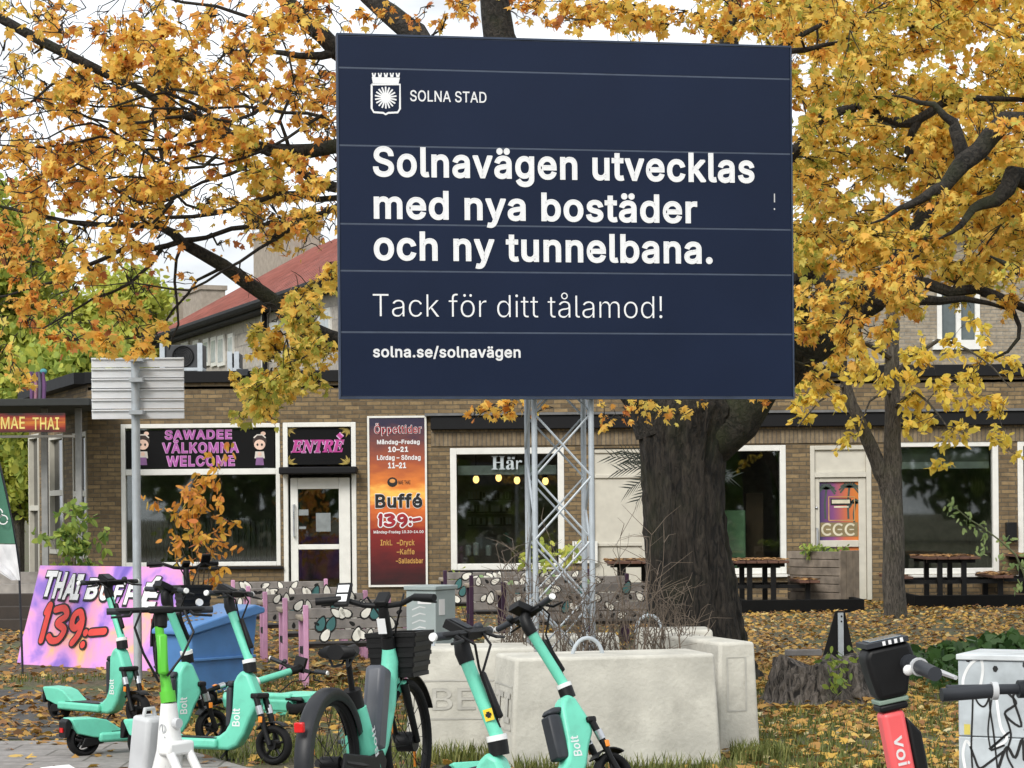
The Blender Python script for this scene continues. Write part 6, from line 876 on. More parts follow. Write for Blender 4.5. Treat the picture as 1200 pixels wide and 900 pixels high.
plank_deck(G(868, 34.4).x, G(1012, 34.4).x, 34.4, 37.6, 'black timber edging of the deck left of the slim tree')
plank_deck(G(1066, 36.0).x, G(1290, 36.0).x, 35.6, 38.2, 'black timber edging of the deck right of the slim tree')
pb = thing('planter_box', 'weathered grey plank planter box in front of the poster door', 'planter', G(985, 35.6))
frp = Frame(G(922, 36.1)+Vector((0, 0, .14)), G(984, 35.2)-G(922, 36.1)); Lp_ = (G(984, 35.2)-G(922, 36.1)).length; HP = .79
for k in range(6): MB().fbox(frp, 0, Lp_, .005+HP/6*k, HP/6*(k+1)-.005, -.04, 0).build('side_plank', mat('brown_grey_plank', (.20, .165, .13), .85, var=.35, bump=.4, bs=40), pb, bevel=.006)
frq = Frame(frp.at(Lp_+.002, 0, 0), -frp.N)
for k in range(3): MB().fbox(frq, .15*k+.003, .15*(k+1)-.003, -.02, HP+.01, -.04, 0).build('end_board', mat('brown_board', (.19, .15, .11), .85, var=.3, bump=.3), pb, bevel=.006)
MB().fbox(frp, .02, Lp_-.05, .0, HP-.1, -.44, -.045).build('soil', mat('dark_soil', (.03, .024, .018), .95), pb)

# ------------------------------------------------------------------ stump, black triangle marker, graffiti cabinet
stp = thing('tree_stump', 'broad rough grey-brown tree stump on the leafy grass', 'stump', G(952, 18.3)); mb = MB(); nA, nZ = 90, 14; vs = []
for j in range(nZ+1):
    for i in range(nA):
        a = 2*math.pi*i/nA; z = .33*j/nZ; rr_ = .36*(1+.10*math.sin(3*a+1)+.07*math.sin(5*a+2)+.05*math.sin(11*a)+.035*math.sin(23*a+3*math.sin(4*z*6))+.03*R.random())*(1.12-.22*j/nZ+.25*max(0, 1-j/3)**2*.4); vs.append((rr_*1.05*math.cos(a), rr_*.9*math.sin(a), z*(1+.16*math.sin(a*2+.6)+.10*math.sin(7*a)+.04*R.random())))
c0 = len(vs); vs.append((0, 0, .30)); fs = [(j*nA+i, j*nA+(i+1) % nA, (j+1)*nA+(i+1) % nA, (j+1)*nA+i) for j in range(nZ) for i in range(nA)]+[(nZ*nA+i, nZ*nA+(i+1) % nA, c0) for i in range(nA)]
mb.add(vs, fs, 0, Matrix.Translation(G(952, 18.3))); mb.build('stump_wood', bark_mat('stump_bark', (.018, .015, .013), (.24, .205, .175), (.06, .05, .03), .3, .9), stp, smooth=True, angle=60)
mb = MB(); c = G(940, 18.3, .42); mb.cbox((c.x, c.y, c.z), (.3, .09, .05), 0, None); mb.build('wood_chunk', M_wood, stp, bevel=.006)
tm = thing('marker_post', 'black triangular marker board on a short grey post behind the tree stump', 'marker', G(985, 21.5)); FT = Frame(G(985, 21.5), (1, 0, 0))
tp = [FT.px(979, 716), FT.px(990, 716), FT.px(1003, 776), FT.px(963, 774)]; mb = MB(); mb.fprism(FT, tp[::-1][::-1], -.02, 0); mb.build('triangle_board', M_black, tm)
a = FT.px(981.5, 718); b = FT.px(988.5, 800); mb = MB(); mb.fbox(FT, a[0], b[0], 0, a[1], .003, .035); mb.build('post', M_galv, tm)
mb = MB()
for y in (722, 728): q = FT.px(985.5, y); mb.ball(FT.at(q[0], q[1], .036), .009, 8, 6)
mb.build('bolt', M_dark, tm)
uc = thing('utility_cabinet', 'grey utility cabinet scrawled with black graffiti at the right edge', 'cabinet', G(1180, 8.5))
FU2 = Frame(G(1121, 8.5), (1, -.5, 0)); ch = FU2.px(1122, 770)[1]; galv2 = mat('pale_galvanised', (.44, .48, .50), .5, .1, var=.22, vs=9, dirt=.3, dcol=(.36, .38, .38))
mid_ = FU2.px(1122, 862)[1]
mb = MB(); mb.fbox(FU2, 0, .75, 0, mid_-.003, -.33, 0); mb.build('lower_panel', galv2, uc, bevel=.004)
mb = MB(); mb.fbox(FU2, 0, .75, mid_, ch-.012, -.33, 0); mb.build('upper_panel', galv2, uc, bevel=.004)
mb = MB(); mb.fbox(FU2, -.006, .756, ch-.010, ch+.012, -.34, .01); mb.build('lid', mat('pale_lid', (.60, .63, .64), .5, .3), uc, bevel=.004)
gr = MB(); gx = lambda pts: [FU2.px(960+x/4.0917, 680+y/4.0917) for x, y in pts]
def curve(pts, n=5):
    o = []; P = [Vector((*p, 0)) for p in pts]; P = [P[0]]+P+[P[-1]]
    for i in range(1, len(P)-2):
        for k in range(n):
            t_ = k/n; a, b, c, d = P[i-1], P[i], P[i+1], P[i+2]; o.append(.5*((2*b)+(c-a)*t_+(2*a-5*b+4*c-d)*t_*t_+(3*b-a-3*c+d)*t_**3))
    o.append(P[-2]); return [(q.x, q.y) for q in o]
for pts, wd in (([(738, 520), (735, 640), (730, 790), (735, 900)], .007), ([(735, 525), (760, 585), (790, 605), (812, 570), (815, 520), (820, 620), (835, 720), (855, 900)], .007), ([(725, 795), (745, 850), (770, 900), (820, 870), (885, 820)], .009), ([(815, 810), (915, 725), (820, 812), (890, 790)], .008), ([(905, 540), (945, 590), (890, 640), (970, 700), (930, 560), (960, 540)], .009), ([(835, 520), (822, 610), (810, 720), (820, 800)], .006), ([(860, 900), (900, 800), (940, 850), (975, 760), (985, 870), (1010, 740), (1040, 900)], .011), ([(890, 640), (920, 740), (900, 830), (930, 900)], .008), ([(985, 540), (1000, 660), (985, 720)], .007)):
    gr.ribbon(FU2, curve(gx(pts)), wd, .0022, 0)
for pts in ([(700, 560), (690, 480), (720, 410), (770, 375), (785, 430), (770, 520)], [(700, 900), (690, 830), (705, 770), (730, 800)], [(850, 560), (870, 700), (900, 760), (850, 800)]): gr.ribbon(FU2, curve(gx(pts)), .011, .0013, 1)
q = gx([(710, 715)])[0]; gr.fpoly(FU2, [(q[0]-.012, q[1]-.02), (q[0]+.012, q[1]-.02), (q[0]+.012, q[1]+.02), (q[0]-.012, q[1]+.02)], .0012, 2)
for p in ((845, 425), (715, 378)): q = gx([p])[0]; gr.fpoly(FU2, [(q[0]+.011*math.cos(k), q[1]+.013*math.sin(k)) for k in range(6)], .0014, 0)
gr.build('graffiti', [M_bprint, mat('white_spray', (.72, .73, .72), .6), mat('yellow_dot', (.6, .5, .1))], uc)
# ------------------------------------------------------------------ scooters and bicycles
def wheel(par, x, z, R_, w, name='wheel', spokes=5, rim=M_black, y=0):
    mb = MB(); mb.ring((x, y, z), R_*.66, R_*.06, 32, 8, w=w*.8); mb.tube([(x, y-w*1.1, z), (x, y+w*1.1, z)], R_*.26, 16)
    for k in range(spokes):
        a = 2*math.pi*k/spokes+.3; mb.tube([(x, y, z), (x+R_*.66*math.cos(a), y, z+R_*.66*math.sin(a))], R_*.075, 6)
    wl = mb.build(name, rim, par, smooth=True)
    MB().ring((x, y, z), R_*.82, R_*.18, 40, 12, w=w).build('tyre', M_rubber, wl, smooth=True)
    return wl
def handlebar(r, hx, hz, half, bar=M_black, cap=M_white, sweep=-.03):
    mb = MB(); mb.tube([(hx+sweep, -half, hz), (hx, -half*.45, hz+.005), (hx, half*.45, hz+.005), (hx+sweep, half, hz)], .0145, 10); mb.build('handlebar', bar, r, smooth=True)
    for s in (-1, 1):
        MB().tube([(hx+sweep*.5, s*half*.58, hz), (hx+sweep, s*half, hz)], [.018, .0175], 12).build('grip', M_dgrey, r, smooth=True)
        if cap: MB().tube([(hx+sweep, s*half, hz), (hx+sweep-.001, s*(half+.012), hz)], [.019, .017], 12).build('grip_end', cap, r, smooth=True)
        mb = MB(); mb.tube([(hx+.012, s*half*.55, hz-.005), (hx+.05, s*half*.6, hz-.02), (hx+.045, s*half*.95, hz-.028)], [.009, .008, .006], 6); mb.build('brake_lever', M_black, r, smooth=True)
def mint_scooter():
    r = thing('electric_scooter', None, 'scooter'); P = []
    mb = MB(); mb.prism([(.06, .085), (.67, .085), (.735, .115), (.785, .19), (.825, .285), (.88, .375), (.866, .46), (.812, .575), (.758, .60), (.722, .565), (.698, .52), (.690, .34), (.675, .265), (.645, .21), (.595, .175), (.52, .158), (.06, .155)], -.052, .052)
    fr_ = mb.build('frame', M_mint, r, bevel=.022, seg=3)
    mb = MB(); mb.prism([(.08, .095), (.60, .095), (.60, .158), (.08, .158)], -.088, .088); mb.build('deck', M_mint, r, bevel=.018, seg=3)
    MB().box((.17, -.075, .1585), (.585, .075, .164)).build('deck_mat', M_black, r, bevel=.002)
    mb = MB(); mb.prism([(.27, .157), (.21, .195), (.14, .24), (.06, .258), (-.11, .262), (-.118, .25), (-.07, .16), (.04, .13), (.27, .10)], -.074, .074)
    mb.build('rear_fender', M_mint, r, bevel=.012)
    mb = MB(); mb.prism([(-.155, .135), (-.128, .135), (-.10, .235), (-.13, .262), (-.155, .24)], -.05, .05); mb.prism([(-.05, .06), (.12, .085), (.12, .13), (-.02, .13)], -.065, -.05); mb.prism([(-.05, .06), (.12, .085), (.12, .13), (-.02, .13)], .05, .065); mb.build('rear_mudguard', M_black, r, bevel=.006)
    MB().box((-.163, -.02, .17), (-.156, .02, .20)).build('tail_light', M_red, r)
    wheel(r, 0, .115, .115, .042); wheel(r, .98, .128, .128, .033)
    st = MB(); st.tube([(.788, 0, .66), (.648, 0, .975)], .029, 16); st.build('stem', M_mint, r, smooth=True)
    mb = MB(); mb.tube([(.797, 0, .585), (.788, 0, .645)], .043, 18); mb.build('lock_cuff', M_black, r, smooth=True, angle=60)
    mb = MB(); mb.tube([(.788, 0, .645), (.783, 0, .668)], .044, 18); mb.build('collar', M_white, r, smooth=True)
    M = Matrix.Translation((.727, 0, .825)) @ Matrix.Rotation(RAD(-24), 4, 'Y'); mb = MB(); mb.box((.022, -.016, -.11), (.05, .016, .10), 0, M); mb.build('stem_light', M_black, r, bevel=.012)
    mb = MB(); mb.tube([(.651, 0, .968), (.634, 0, 1.01), (.625, 0, 1.06), (.645, 0, 1.095)], [.034, .037, .034, .028], 12); mb.build('stem_neck', M_black, r, smooth=True)
    mb = MB(); M = Matrix.Translation((.63, 0, 1.105)) @ Matrix.Rotation(RAD(25), 4, 'Y'); mb.box((-.07, -.05, -.018), (.06, .05, .022), 0, M); mb.box((-.06, -.03, .0225), (.03, .03, .028), 1, M); mb.box((.02, -.12, -.02), (.05, .12, .015), 0, M); mb.build('display', [M_black, M_dgrey], r, bevel=.01)
    handlebar(r, .66, 1.09, .275)
    MB().ball((.635, .15, 1.112), (.022, .022, .018)).build('bell', M_dgrey, r, smooth=True)
    mb = MB(); mb.tube([(.67, -.11, 1.09), (.73, -.09, 1.05), (.72, -.03, .95), (.80, .0, .70)], .006, 6); mb.tube([(.67, .11, 1.09), (.72, .09, 1.04), (.71, .03, .93)], .006, 6); mb.build('brake_cable', M_black, r, smooth=True)
    mb = MB(); mb.box((.642, -.045, .235), (.684, .045, .49)); mb.prism([(.642, .49), (.684, .49), (.70, .53), (.66, .53)], -.045, .045); mb.build('battery', M_dgrey, r, bevel=.014, seg=3)
    for s in (-1, 1):
        MB().tube([(.875, s*.055, .43), (.92, s*.058, .30)], .020, 10).build('suspension', M_black, r, smooth=True)
        MB().tube([(.895, s*.0615, .375), (.912, s*.0605, .322)], .0235, 10).build('suspension_sleeve', M_silver, r, smooth=True)
        MB().tube([(.918, s*.058, .31), (.945, s*.056, .22), (.98, s*.055, .128)], [.020, .016, .018], 10).build('fork_leg', M_black, r, smooth=True)
        MB().cbox((.925, s*.083, .29), (.028, .008, .038)).build('reflector', M_orange, r, bevel=.003)
    mb = MB(); mb.box((.84, -.075, .42), (.90, .075, .455)); mb.build('fork_crown', M_black, r, bevel=.01)
    mb = MB(); n = 12; pts = [(.98+.15*math.cos(RAD(55+85*k/n)), .128+.15*math.sin(RAD(55+85*k/n))) for k in range(n+1)]; po = pts+[(.98+.142*math.cos(RAD(55+85*k/n)), .128+.142*math.sin(RAD(55+85*k/n))) for k in range(n, -1, -1)]; mb.prism(po, -.04, .04); mb.build('front_fender', M_black, r)
    mb = MB(); mb.tube([(.60, .05, .10), (.56, .12, .012), (.62, .13, .012)], .008, 6); mb.tube([(.63, .03, .09), (.60, -.02, .03)], .008, 6); mb.build('kickstand', M_black, r, smooth=True)
    for s in (-1, 1):
        fr = Frame((.735, s*.0525, .24) if s < 0 else (.775, s*.0525, .24), (.06*s*-0, 0, 1) if False else Vector((.0, 0, 1)), Vector((-1, 0, 0)) if s < 0 else Vector((1, 0, 0)))
        MB().text('Bolt', fr, 0, .115, -.02, .035, .001, .02).build('lettering', M_wprint, r)
    return r
SCOOT = mint_scooter(); GS = 'mint green rental scooters'
def put(r, front, yF, theta, L=.98, z=0, roll=0, px=True):
    """front wheel over picture column `front` at depth yF, heading theta (0 = towards picture right, negative = towards the camera)"""
    p = G(front, yF); r.rotation_euler = (roll, 0, theta); r.location = (p.x-L*math.cos(theta), p.y-L*math.sin(theta), z)
def mint(i, label, *a, **k):
    r = SCOOT if i == 0 else copy_tree(SCOOT); tag(r, label, 'scooter', GS); put(r, *a, **k); return r
mint(0, 'mint green scooter farthest back on the left, standing in front of the buffet banner', 160, 16.75, RAD(-42))
mint(1, 'mint green scooter directly behind the white and lime scooter, in front of the blue bin', 246, 15.35, RAD(38))
mint(2, 'mint green scooter with its front wheel between the white scooter and the electric bicycle', 318, 14.15, RAD(-24), roll=RAD(-3))
s3 = mint(3, 'fallen mint green scooter lying behind the others, its rear wheel beside the bicycle', 0, 17, 0)
s3.rotation_euler = (RAD(77), 0, RAD(152)); s3.location = G(341, 17.2, .08)
for o in [x for x in SC.objects if x.parent == s3 and x.name.split('.')[0] in ('handlebar', 'grip', 'grip_end', 'brake_lever', 'display', 'bell', 'brake_cable')]:   # the bar has swung round as it fell
    o.rotation_euler.z = RAD(-78); o.location = Vector((.645, 0, 0))-Matrix.Rotation(RAD(-78), 3, 'Z') @ Vector((.645, 0, 0))
mint(4, 'mint green scooter with a yellow sticker on its stem, left one by the concrete blocks', 630, 9.2, RAD(-24), roll=RAD(0))
s4 = [o for o in SC.objects if o.get('label', '').startswith('mint green scooter with a yellow')][0]
M = Matrix.Translation((.788, 0, .66)); fr = Frame(Vector((.752, -.0335, .725)), Vector((1, 0, .3)), Vector((-.35, 0, 1)))
mb = MB(); mb.fbox(fr, 0, .042, 0, .05, 0, .003, 0); mb.fbox(fr, .013, .029, .012, .038, .0032, .004, 1); mb.fbox(fr, .007, .035, .019, .031, .0032, .0041, 1); mb.build('yellow_sticker', [mat('yellow_sticker', (.75, .52, .03), .5), M_bprint], s4)
s5 = mint(5, 'mint green scooter leaning over in front of the largest concrete block', 722, 12.3, RAD(36))
s5.rotation_euler = (RAD(-21), RAD(0), RAD(36)); s5.location.z = .015
for o in [x for x in SC.objects if x.parent == s5 and x.name.startswith('battery')]: o.scale.x = 2.0; o.location.x = .684*(1-2.0)

# white and lime scooter
lr = thing('electric_scooter', 'white scooter with bright lime green stem and silver battery at the front left', 'scooter', (0, 0, 0))
lime = mat('lime_paint', (.10, .50, .035), .4, var=.05); sil = mat('silver_plastic', (.52, .53, .54), .45, var=.08)
MB().prism([(.06, .09), (.70, .09), (.70, .16), (.06, .16)], -.085, .085).build('deck', M_white, lr, bevel=.018)
MB().box((.14, -.07, .1605), (.60, .07, .166)).build('deck_mat', M_black, lr)
mb = MB(); mb.tube([(.70, 0, .11), (.76, 0, .22), (.80, 0, .40), (.795, 0, .64)], [.085, .092, .075, .045], 18, sq=.8); mb.build('neck', M_white, lr, smooth=True)
mb = MB(); mb.tube([(.795, 0, .643), (.785, 0, .70)], .040, 16); mb.build('stem_base', lime, lr, smooth=True)
mb = MB(); mb.tube([(.783, 0, .70), (.765, 0, .80), (.73, 0, 1.03)], [.030, .024, .023], 14); mb.build('stem', lime, lr, smooth=True)
M = Matrix.Translation((.762, 0, .86)) @ Matrix.Rotation(RAD(-9), 4, 'Y'); mb = MB(); mb.box((.018, -.026, -.08), (.055, .026, .13), 0, M); mb.build('stem_unit', lime, lr, bevel=.015)
mb = MB(); mb.box((-.05, -.028, -.07), (-.027, .028, .10), 0, M)
for k in range(6): mb.box((-.056, -.03, -.07+.028*k), (-.049, .03, -.055+.028*k), 0, M)
mb.build('phone_holder', M_black, lr, bevel=.003)
mb = MB(); mb.tube([(.73, 0, 1.02), (.72, 0, 1.10)], [.033, .036], 12); mb.cbox((.73, 0, 1.115), (.10, .13, .035)); mb.build('display', M_black, lr, bevel=.01, smooth=True)
handlebar(lr, .73, 1.11, .27, cap=None)
mb = MB(); mb.tube([(.74, -.1, 1.11), (.80, -.14, 1.03), (.82, -.1, .9), (.81, -.02, .75)], .007, 6); mb.tube([(.74, .12, 1.11), (.79, .16, 1.0), (.80, .10, .88), (.81, .02, .78)], .007, 6); mb.build('brake_cable', M_black, lr, smooth=True)
mb = MB(); M = Matrix.Translation((.640, 0, .40)) @ Matrix.Rotation(RAD(8), 4, 'Y'); mb.box((-.068, -.07, -.17), (.06, .07, .17), 0, M); bt = mb.build('battery', sil, lr, bevel=.022, seg=3)
mb = MB(); mb.tube([(.655, -.04, .565), (.655, -.03, .605), (.655, .03, .605), (.655, .04, .565)], .011, 8); mb.build('handle', sil, bt, smooth=True)
wheel(lr, 0, .125, .125, .04); wheel(lr, 1.0, .14, .14, .038)
mb = MB(); mb.prism([(.18, .165), (.10, .24), (0, .275), (-.12, .26), (-.10, .235), (0, .25), (.08, .22), (.14, .15)], -.06, .06); mb.build('rear_fender', M_white, lr, bevel=.01)
mb = MB(); n = 14; pts = [(1.0+.168*math.cos(RAD(35+95*k/n)), .14+.168*math.sin(RAD(35+95*k/n))) for k in range(n+1)]; po = pts+[(1.0+.155*math.cos(RAD(35+95*k/n)), .14+.155*math.sin(RAD(35+95*k/n))) for k in range(n, -1, -1)]; mb.prism(po, -.05, .05); mb.build('front_fender', M_white, lr)
for s in (-1, 1):
    mb = MB(); mb.tube([(.85, s*.065, .42), (.93, s*.068, .30), (1.0, s*.066, .14)], [.024, .024, .02], 10); mb.build('fork_leg', M_white, lr, smooth=True)
mb = MB(); mb.box((.80, -.09, .38), (.89, .09, .45)); mb.build('fork_crown', M_white, lr, bevel=.015)
MB().tube([(.84, 0, .54), (.868, 0, .54)], [.03, .026], 14).build('headlight', sil, lr, smooth=True)
for s in (-1, 1):
    fr = Frame((.80, s*.057, .32), Vector((.0, 0, 1)), Vector((-s*-1 if False else (-1 if s < 0 else 1), 0, 0)))
    MB().text('Lime', fr, 0, .22, -.028, .028, .004, .0).build('lettering', mat('grey_print', (.35, .36, .37), .5), lr)
put(lr, 230, 11.2, RAD(-36), 1.0)
for o in [x for x in SC.objects if x.parent == lr and x.name.split('.')[0] in ('handlebar', 'grip', 'brake_lever', 'display', 'phone_holder', 'stem_unit', 'brake_cable')]:   # the bar stands turned
    o.rotation_euler.z = RAD(-38); o.location = Vector((.745, 0, 0))-Matrix.Rotation(RAD(-38), 3, 'Z') @ Vector((.745, 0, 0))

# coral scooter close to the camera
vr = thing('electric_scooter', 'coral and black scooter close to the camera on the right, white lettering on its stem', 'scooter', (0, 0, 0))
coral = mat('coral_paint', (.82, .115, .12), .4, var=.04)
SX0, SZ0, SX1, SZ1 = .80, .30, .650, 1.075
MB().prism([(.0, .10), (.74, .10), (.80, .15), (.84, .32), (.75, .32), (.70, .20), (.62, .165), (.0, .165)], -.08, .08).build('deck', M_black, vr, bevel=.02)
dx = Vector((SX1-SX0, 0, SZ1-SZ0)).normalized(); ang = math.atan2(dx.x, dx.z)
M = Matrix.Translation((SX0, 0, SZ0)) @ Matrix.Rotation(ang, 4, 'Y'); LS_ = Vector((SX1-SX0, 0, SZ1-SZ0)).length
MB().box((-.045, -.032, 0), (.018, .032, LS_), 0, M).build('stem', coral, vr, bevel=.014, seg=3)
mb = MB(); mb.prism([(.0185, 0), (.052, 0), (.052, LS_-.07), (.0185, LS_-.02)], -.031, .031, 0, M); mb.build('stem_cover', M_black, vr, bevel=.008)
MB().box((-.047, -.034, LS_+.001), (.030, .034, LS_+.02), 0, M).build('stem_band', M_black, vr, bevel=.006)
MB().box((-.048, -.035, LS_+.021), (.034, .035, LS_+.033), 0, M).build('sage_band', mat('sage_plastic', (.22, .30, .24), .6), vr, bevel=.003)
mb = MB(); mb.prism([(-.046, LS_+.034), (.034, LS_+.034), (.046, LS_+.075), (.072, LS_+.130), (.064, LS_+.172), (-.048, LS_+.172), (-.062, LS_+.15), (-.055, LS_+.09)], -.041, .041, 0, M); mb.build('head_housing', M_black, vr, bevel=.014, seg=3)
mb = MB(); mb.box((-.055, -.047, LS_+.173), (.06, .047, LS_+.187), 0, M); mb.box((-.04, -.035, LS_+.1875), (.045, .035, LS_+.19), 1, M); mb.build('display', [M_dgrey, mat('display_glass', (.2, .25, .3), .1)], vr, bevel=.004)
mb = MB(); fr = Frame(M @ Vector((-.012, -.0475, LS_+.180)), M.to_3x3() @ Vector((1, 0, 0)), M.to_3x3() @ Vector((0, 0, 1)))
for k in range(4): mb.fbox(fr, .016*k, .016*k+.008, -.005, .006, .001, .002)
mb.build('display_marks', M_wprint, vr)
hx, hz = (M @ Vector((.05, 0, LS_+.115)))[0], (M @ Vector((.05, 0, LS_+.115)))[2]
mb = MB(); mb.tube([(hx, -.06, hz), (hx-.004, .06, hz)], .024, 12); mb.tube([(hx, -.25, hz-.01), (hx, 0, hz), (hx, .25, hz)], .014, 10); mb.build('handlebar', M_dgrey, vr, smooth=True)
for s in (-1, 1):
    MB().tube([(hx, s*.13, hz-.004), (hx-.006, s*.265, hz-.012)], [.019, .0185], 14).build('grip', M_dgrey, vr, smooth=True)
    MB().tube([(hx, s*.115, hz-.004), (hx, s*.130, hz-.004)], .024, 14).build('collar', sil, vr, smooth=True)
    MB().tube([(hx+.01, s*.11, hz), (hx+.055, s*.13, hz-.018), (hx+.06, s*.23, hz-.025)], [.009, .008, .006], 6).build('brake_lever', sil, vr, smooth=True)
MB().ball((hx-.028, -.12, hz-.012), (.014, .012, .014)).build('bell', M_white, vr, smooth=True)
mb = MB(); q = M @ Vector((-.046, 0, LS_-.20)); mb.tube([q, q+Vector((-.028, 0, -.012)), q+Vector((-.036, 0, -.05)), q+Vector((-.022, 0, -.085)), q+Vector((.004, 0, -.092))], .0075, 8); mb.build('bag_hook', M_black, vr, smooth=True)
for s in (-1, 1):
    fr = Frame(M @ Vector((-.0135, s*.0325, LS_-.065)), M.to_3x3() @ Vector((0, 0, -1)), M.to_3x3() @ (Vector((1, 0, 0)) if s < 0 else Vector((-1, 0, 0)))); MB().text('voi.', fr, 0, .095, -.014, .017, .001, .02).build('lettering', M_wprint, vr)
wheel(vr, -.06, .13, .13, .04); wheel(vr, .92, .13, .13, .038)
for s in (-1, 1): MB().tube([(.83, s*.06, .36), (.92, s*.06, .13)], .02, 8).build('fork_leg', M_black, vr, smooth=True)
MB().box((.79, -.08, .34), (.85, .08, .39)).build('fork_crown', M_black, vr, bevel=.01)
mb = MB(); mb.prism([(.06, .17), (.0, .27), (-.12, .29), (-.2, .24), (-.19, .23), (-.11, .27), (-.01, .25), (.03, .17)], -.05, .05); mb.build('rear_fender', coral, vr)
vr.rotation_euler = (0, RAD(0), RAD(8)); vr.location = (G(1052, 5.8).x-.655, 5.72, -.0)
# second dark scooter cut by the right edge
kr = copy_tree(vr); tag(kr, 'dark grey handlebar scooter at the right picture edge in front of the graffiti cabinet', 'scooter')
darkst = mat('charcoal_paint', (.10, .11, .12), .45)
for o in [x for x in SC.objects if x.parent == kr]:
    if any(s.material == coral for s in o.material_slots if s.link == 'DATA'):
        o.data = o.data.copy(); [o.data.materials.__setitem__(i, darkst) for i in range(len(o.data.materials)) if o.data.materials[i] == coral]
kr.rotation_euler = (0, 0, RAD(94)); kr.location = (G(1190, 5.9).x+.095, 5.9-.73, -.075)

# electric bicycles
def ebike(label, basket_only=False):
    r = thing('electric_bicycle', label, 'bicycle'); WR = .345
    for x in (0, 1.08):
        mb = MB(); mb.ring((x, 0, WR), WR*.86, .012, 44, 8, w=.015); mb.tube([(x, -.05, WR), (x, .05, WR)], .055 if x > 0 else .035, 16)
        for k in range(18):
            a = 2*math.pi*k/18; mb.tube([(x+.04*math.cos(a+.4), .03*(-1)**k, WR+.04*math.sin(a+.4)), (x+WR*.86*math.cos(a), 0, WR+WR*.86*math.sin(a))], .0022, 4)
        wl = mb.build('wheel', M_black, r, smooth=True); MB().ring((x, 0, WR), WR-.028, .028, 52, 12).build('tyre', M_rubber, wl, smooth=True)
        mb = MB()
        for a in ((2.6,) if x == 0 else (2.6, 5.7)): mb.cbox((x+.2*math.cos(a), .022, WR+.2*math.sin(a)), (.02, .01, .09))
        mb.build('spoke_reflector', M_orange, wl)
    # full rear fender with side skirts
    n = 22; vs, fs = [], []
    for i in range(n+1):
        a = RAD(20+165*i/n); 
        for (yy, rr_) in ((-.041, .315), (-.041, .368), (-.025, .38), (.025, .38), (.041, .368), (.041, .315)): vs.append((rr_*math.cos(a), yy, WR+rr_*math.sin(a)))
    fs = [(i*6+j, i*6+j+1, (i+1)*6+j+1, (i+1)*6+j) for i in range(n) for j in range(5)]
    mb = MB(); mb.add(vs, fs); fd = mb.build('rear_fender', mat('satin_charcoal', (.018, .019, .022), .45, spec=.35), r, smooth=True); so_ = fd.modifiers.new('thick', 'SOLIDIFY'); so_.thickness = .006
    MB().cbox((-.375, 0, WR+.215), (.03, .05, .05)).build('tail_light', M_red, r, bevel=.006)
    mb = MB(); n = 16; po = [(1.08+.375*math.cos(RAD(25+120*k/n)), WR+.375*math.sin(RAD(25+120*k/n))) for k in range(n+1)]; po += [(1.08+.367*math.cos(RAD(25+120*k/n)), WR+.367*math.sin(RAD(25+120*k/n))) for k in range(n, -1, -1)]; mb.prism(po, -.035, .035); mb.build('front_fender', M_black, r)
    hd = Vector((.885, 0, .80)); bb = Vector((.46, 0, .28))
    mb = MB(); mb.tube([(.86, 0, .88), (.87, 0, .80), (.80, 0, .58), (.66, 0, .38), (.52, 0, .28), (.40, 0, .27)], [.034, .046, .05, .055, .06, .05], 16); mb.tube([(.875, 0, .76), (.92, 0, .68), (.955, 0, .63)], [.036, .036, .034], 12); mb.build('main_frame', M_mint, r, smooth=True)
    mb = MB(); mb.tube([(.46, 0, .25), (.40, 0, .42), (.345, 0, .60)], [.06, .055, .042], 16, sq=1.5); mb.build('seat_tube', M_mint, r, smooth=True)
    for s in (-1, 1):
        fr = Frame((.405 - .0, s*.068, .34), Vector((-.3, 0, 1)), Vector((-1, 0, -.3)) if s < 0 else Vector((1, 0, .3))); MB().text('Bolt', fr, 0, .16, -.022, .025, .022, .02).build('lettering', M_wprint, r)
        mb = MB(); mb.tube([(.40, s*.06, .29), (.2, s*.075, .31), (0, s*.07, WR)], [.022, .02, .022], 8); mb.build('chain_stay', M_black, r, smooth=True)
        mb = MB(); mb.tube([(.93, s*.055, .67), (.99, s*.06, .52), (1.08, s*.06, WR)], [.024, .02, .018], 10); mb.build('fork_leg', M_black, r, smooth=True)
        mb = MB(); c = math.pi/3*s; e = bb+Vector((s*.12, s*.085, s*.12)); mb.tube([bb+Vector((0, s*.075, 0)), e], [.014, .012], 8); cr_ = mb.build('crank', M_black, r, smooth=True); MB().cbox(e+Vector((0, s*.055, 0)), (.10, .085, .022)).build('pedal', M_dgrey, cr_, bevel=.006)
    mb = MB(); mb.box((.93, -.06, .64), (.97, .06, .69)); mb.build('fork_crown', M_mint, r, bevel=.012)
    mb = MB(); mb.prism([(-.05, .30), (.10, .29), (.44, .22), (.52, .24), (.55, .30), (.50, .36), (.35, .345), (.0, .395)], -.088, -.066); mb.build('chain_guard', M_black, r, bevel=.008)
    mb = MB(); M = Matrix.Translation((.645, 0, .57)) @ Matrix.Rotation(RAD(18), 4, 'Y'); mb.box((-.075, -.055, -.24), (.06, .055, .22), 0, M); mb.build('battery', mat('slate_plastic', (.07, .075, .09), .4), r, bevel=.03, seg=4)
    MB().tube([(.345, 0, .60), (.318, 0, .69)], [.052, .046], 16).build('seat_clamp', M_black, r, smooth=True)
    MB().tube([(.32, 0, .68), (.275, 0, .86)], .016, 10).build('seat_post', M_black, r, smooth=True)
    vs, fs = [], []; n, m = 12, 12
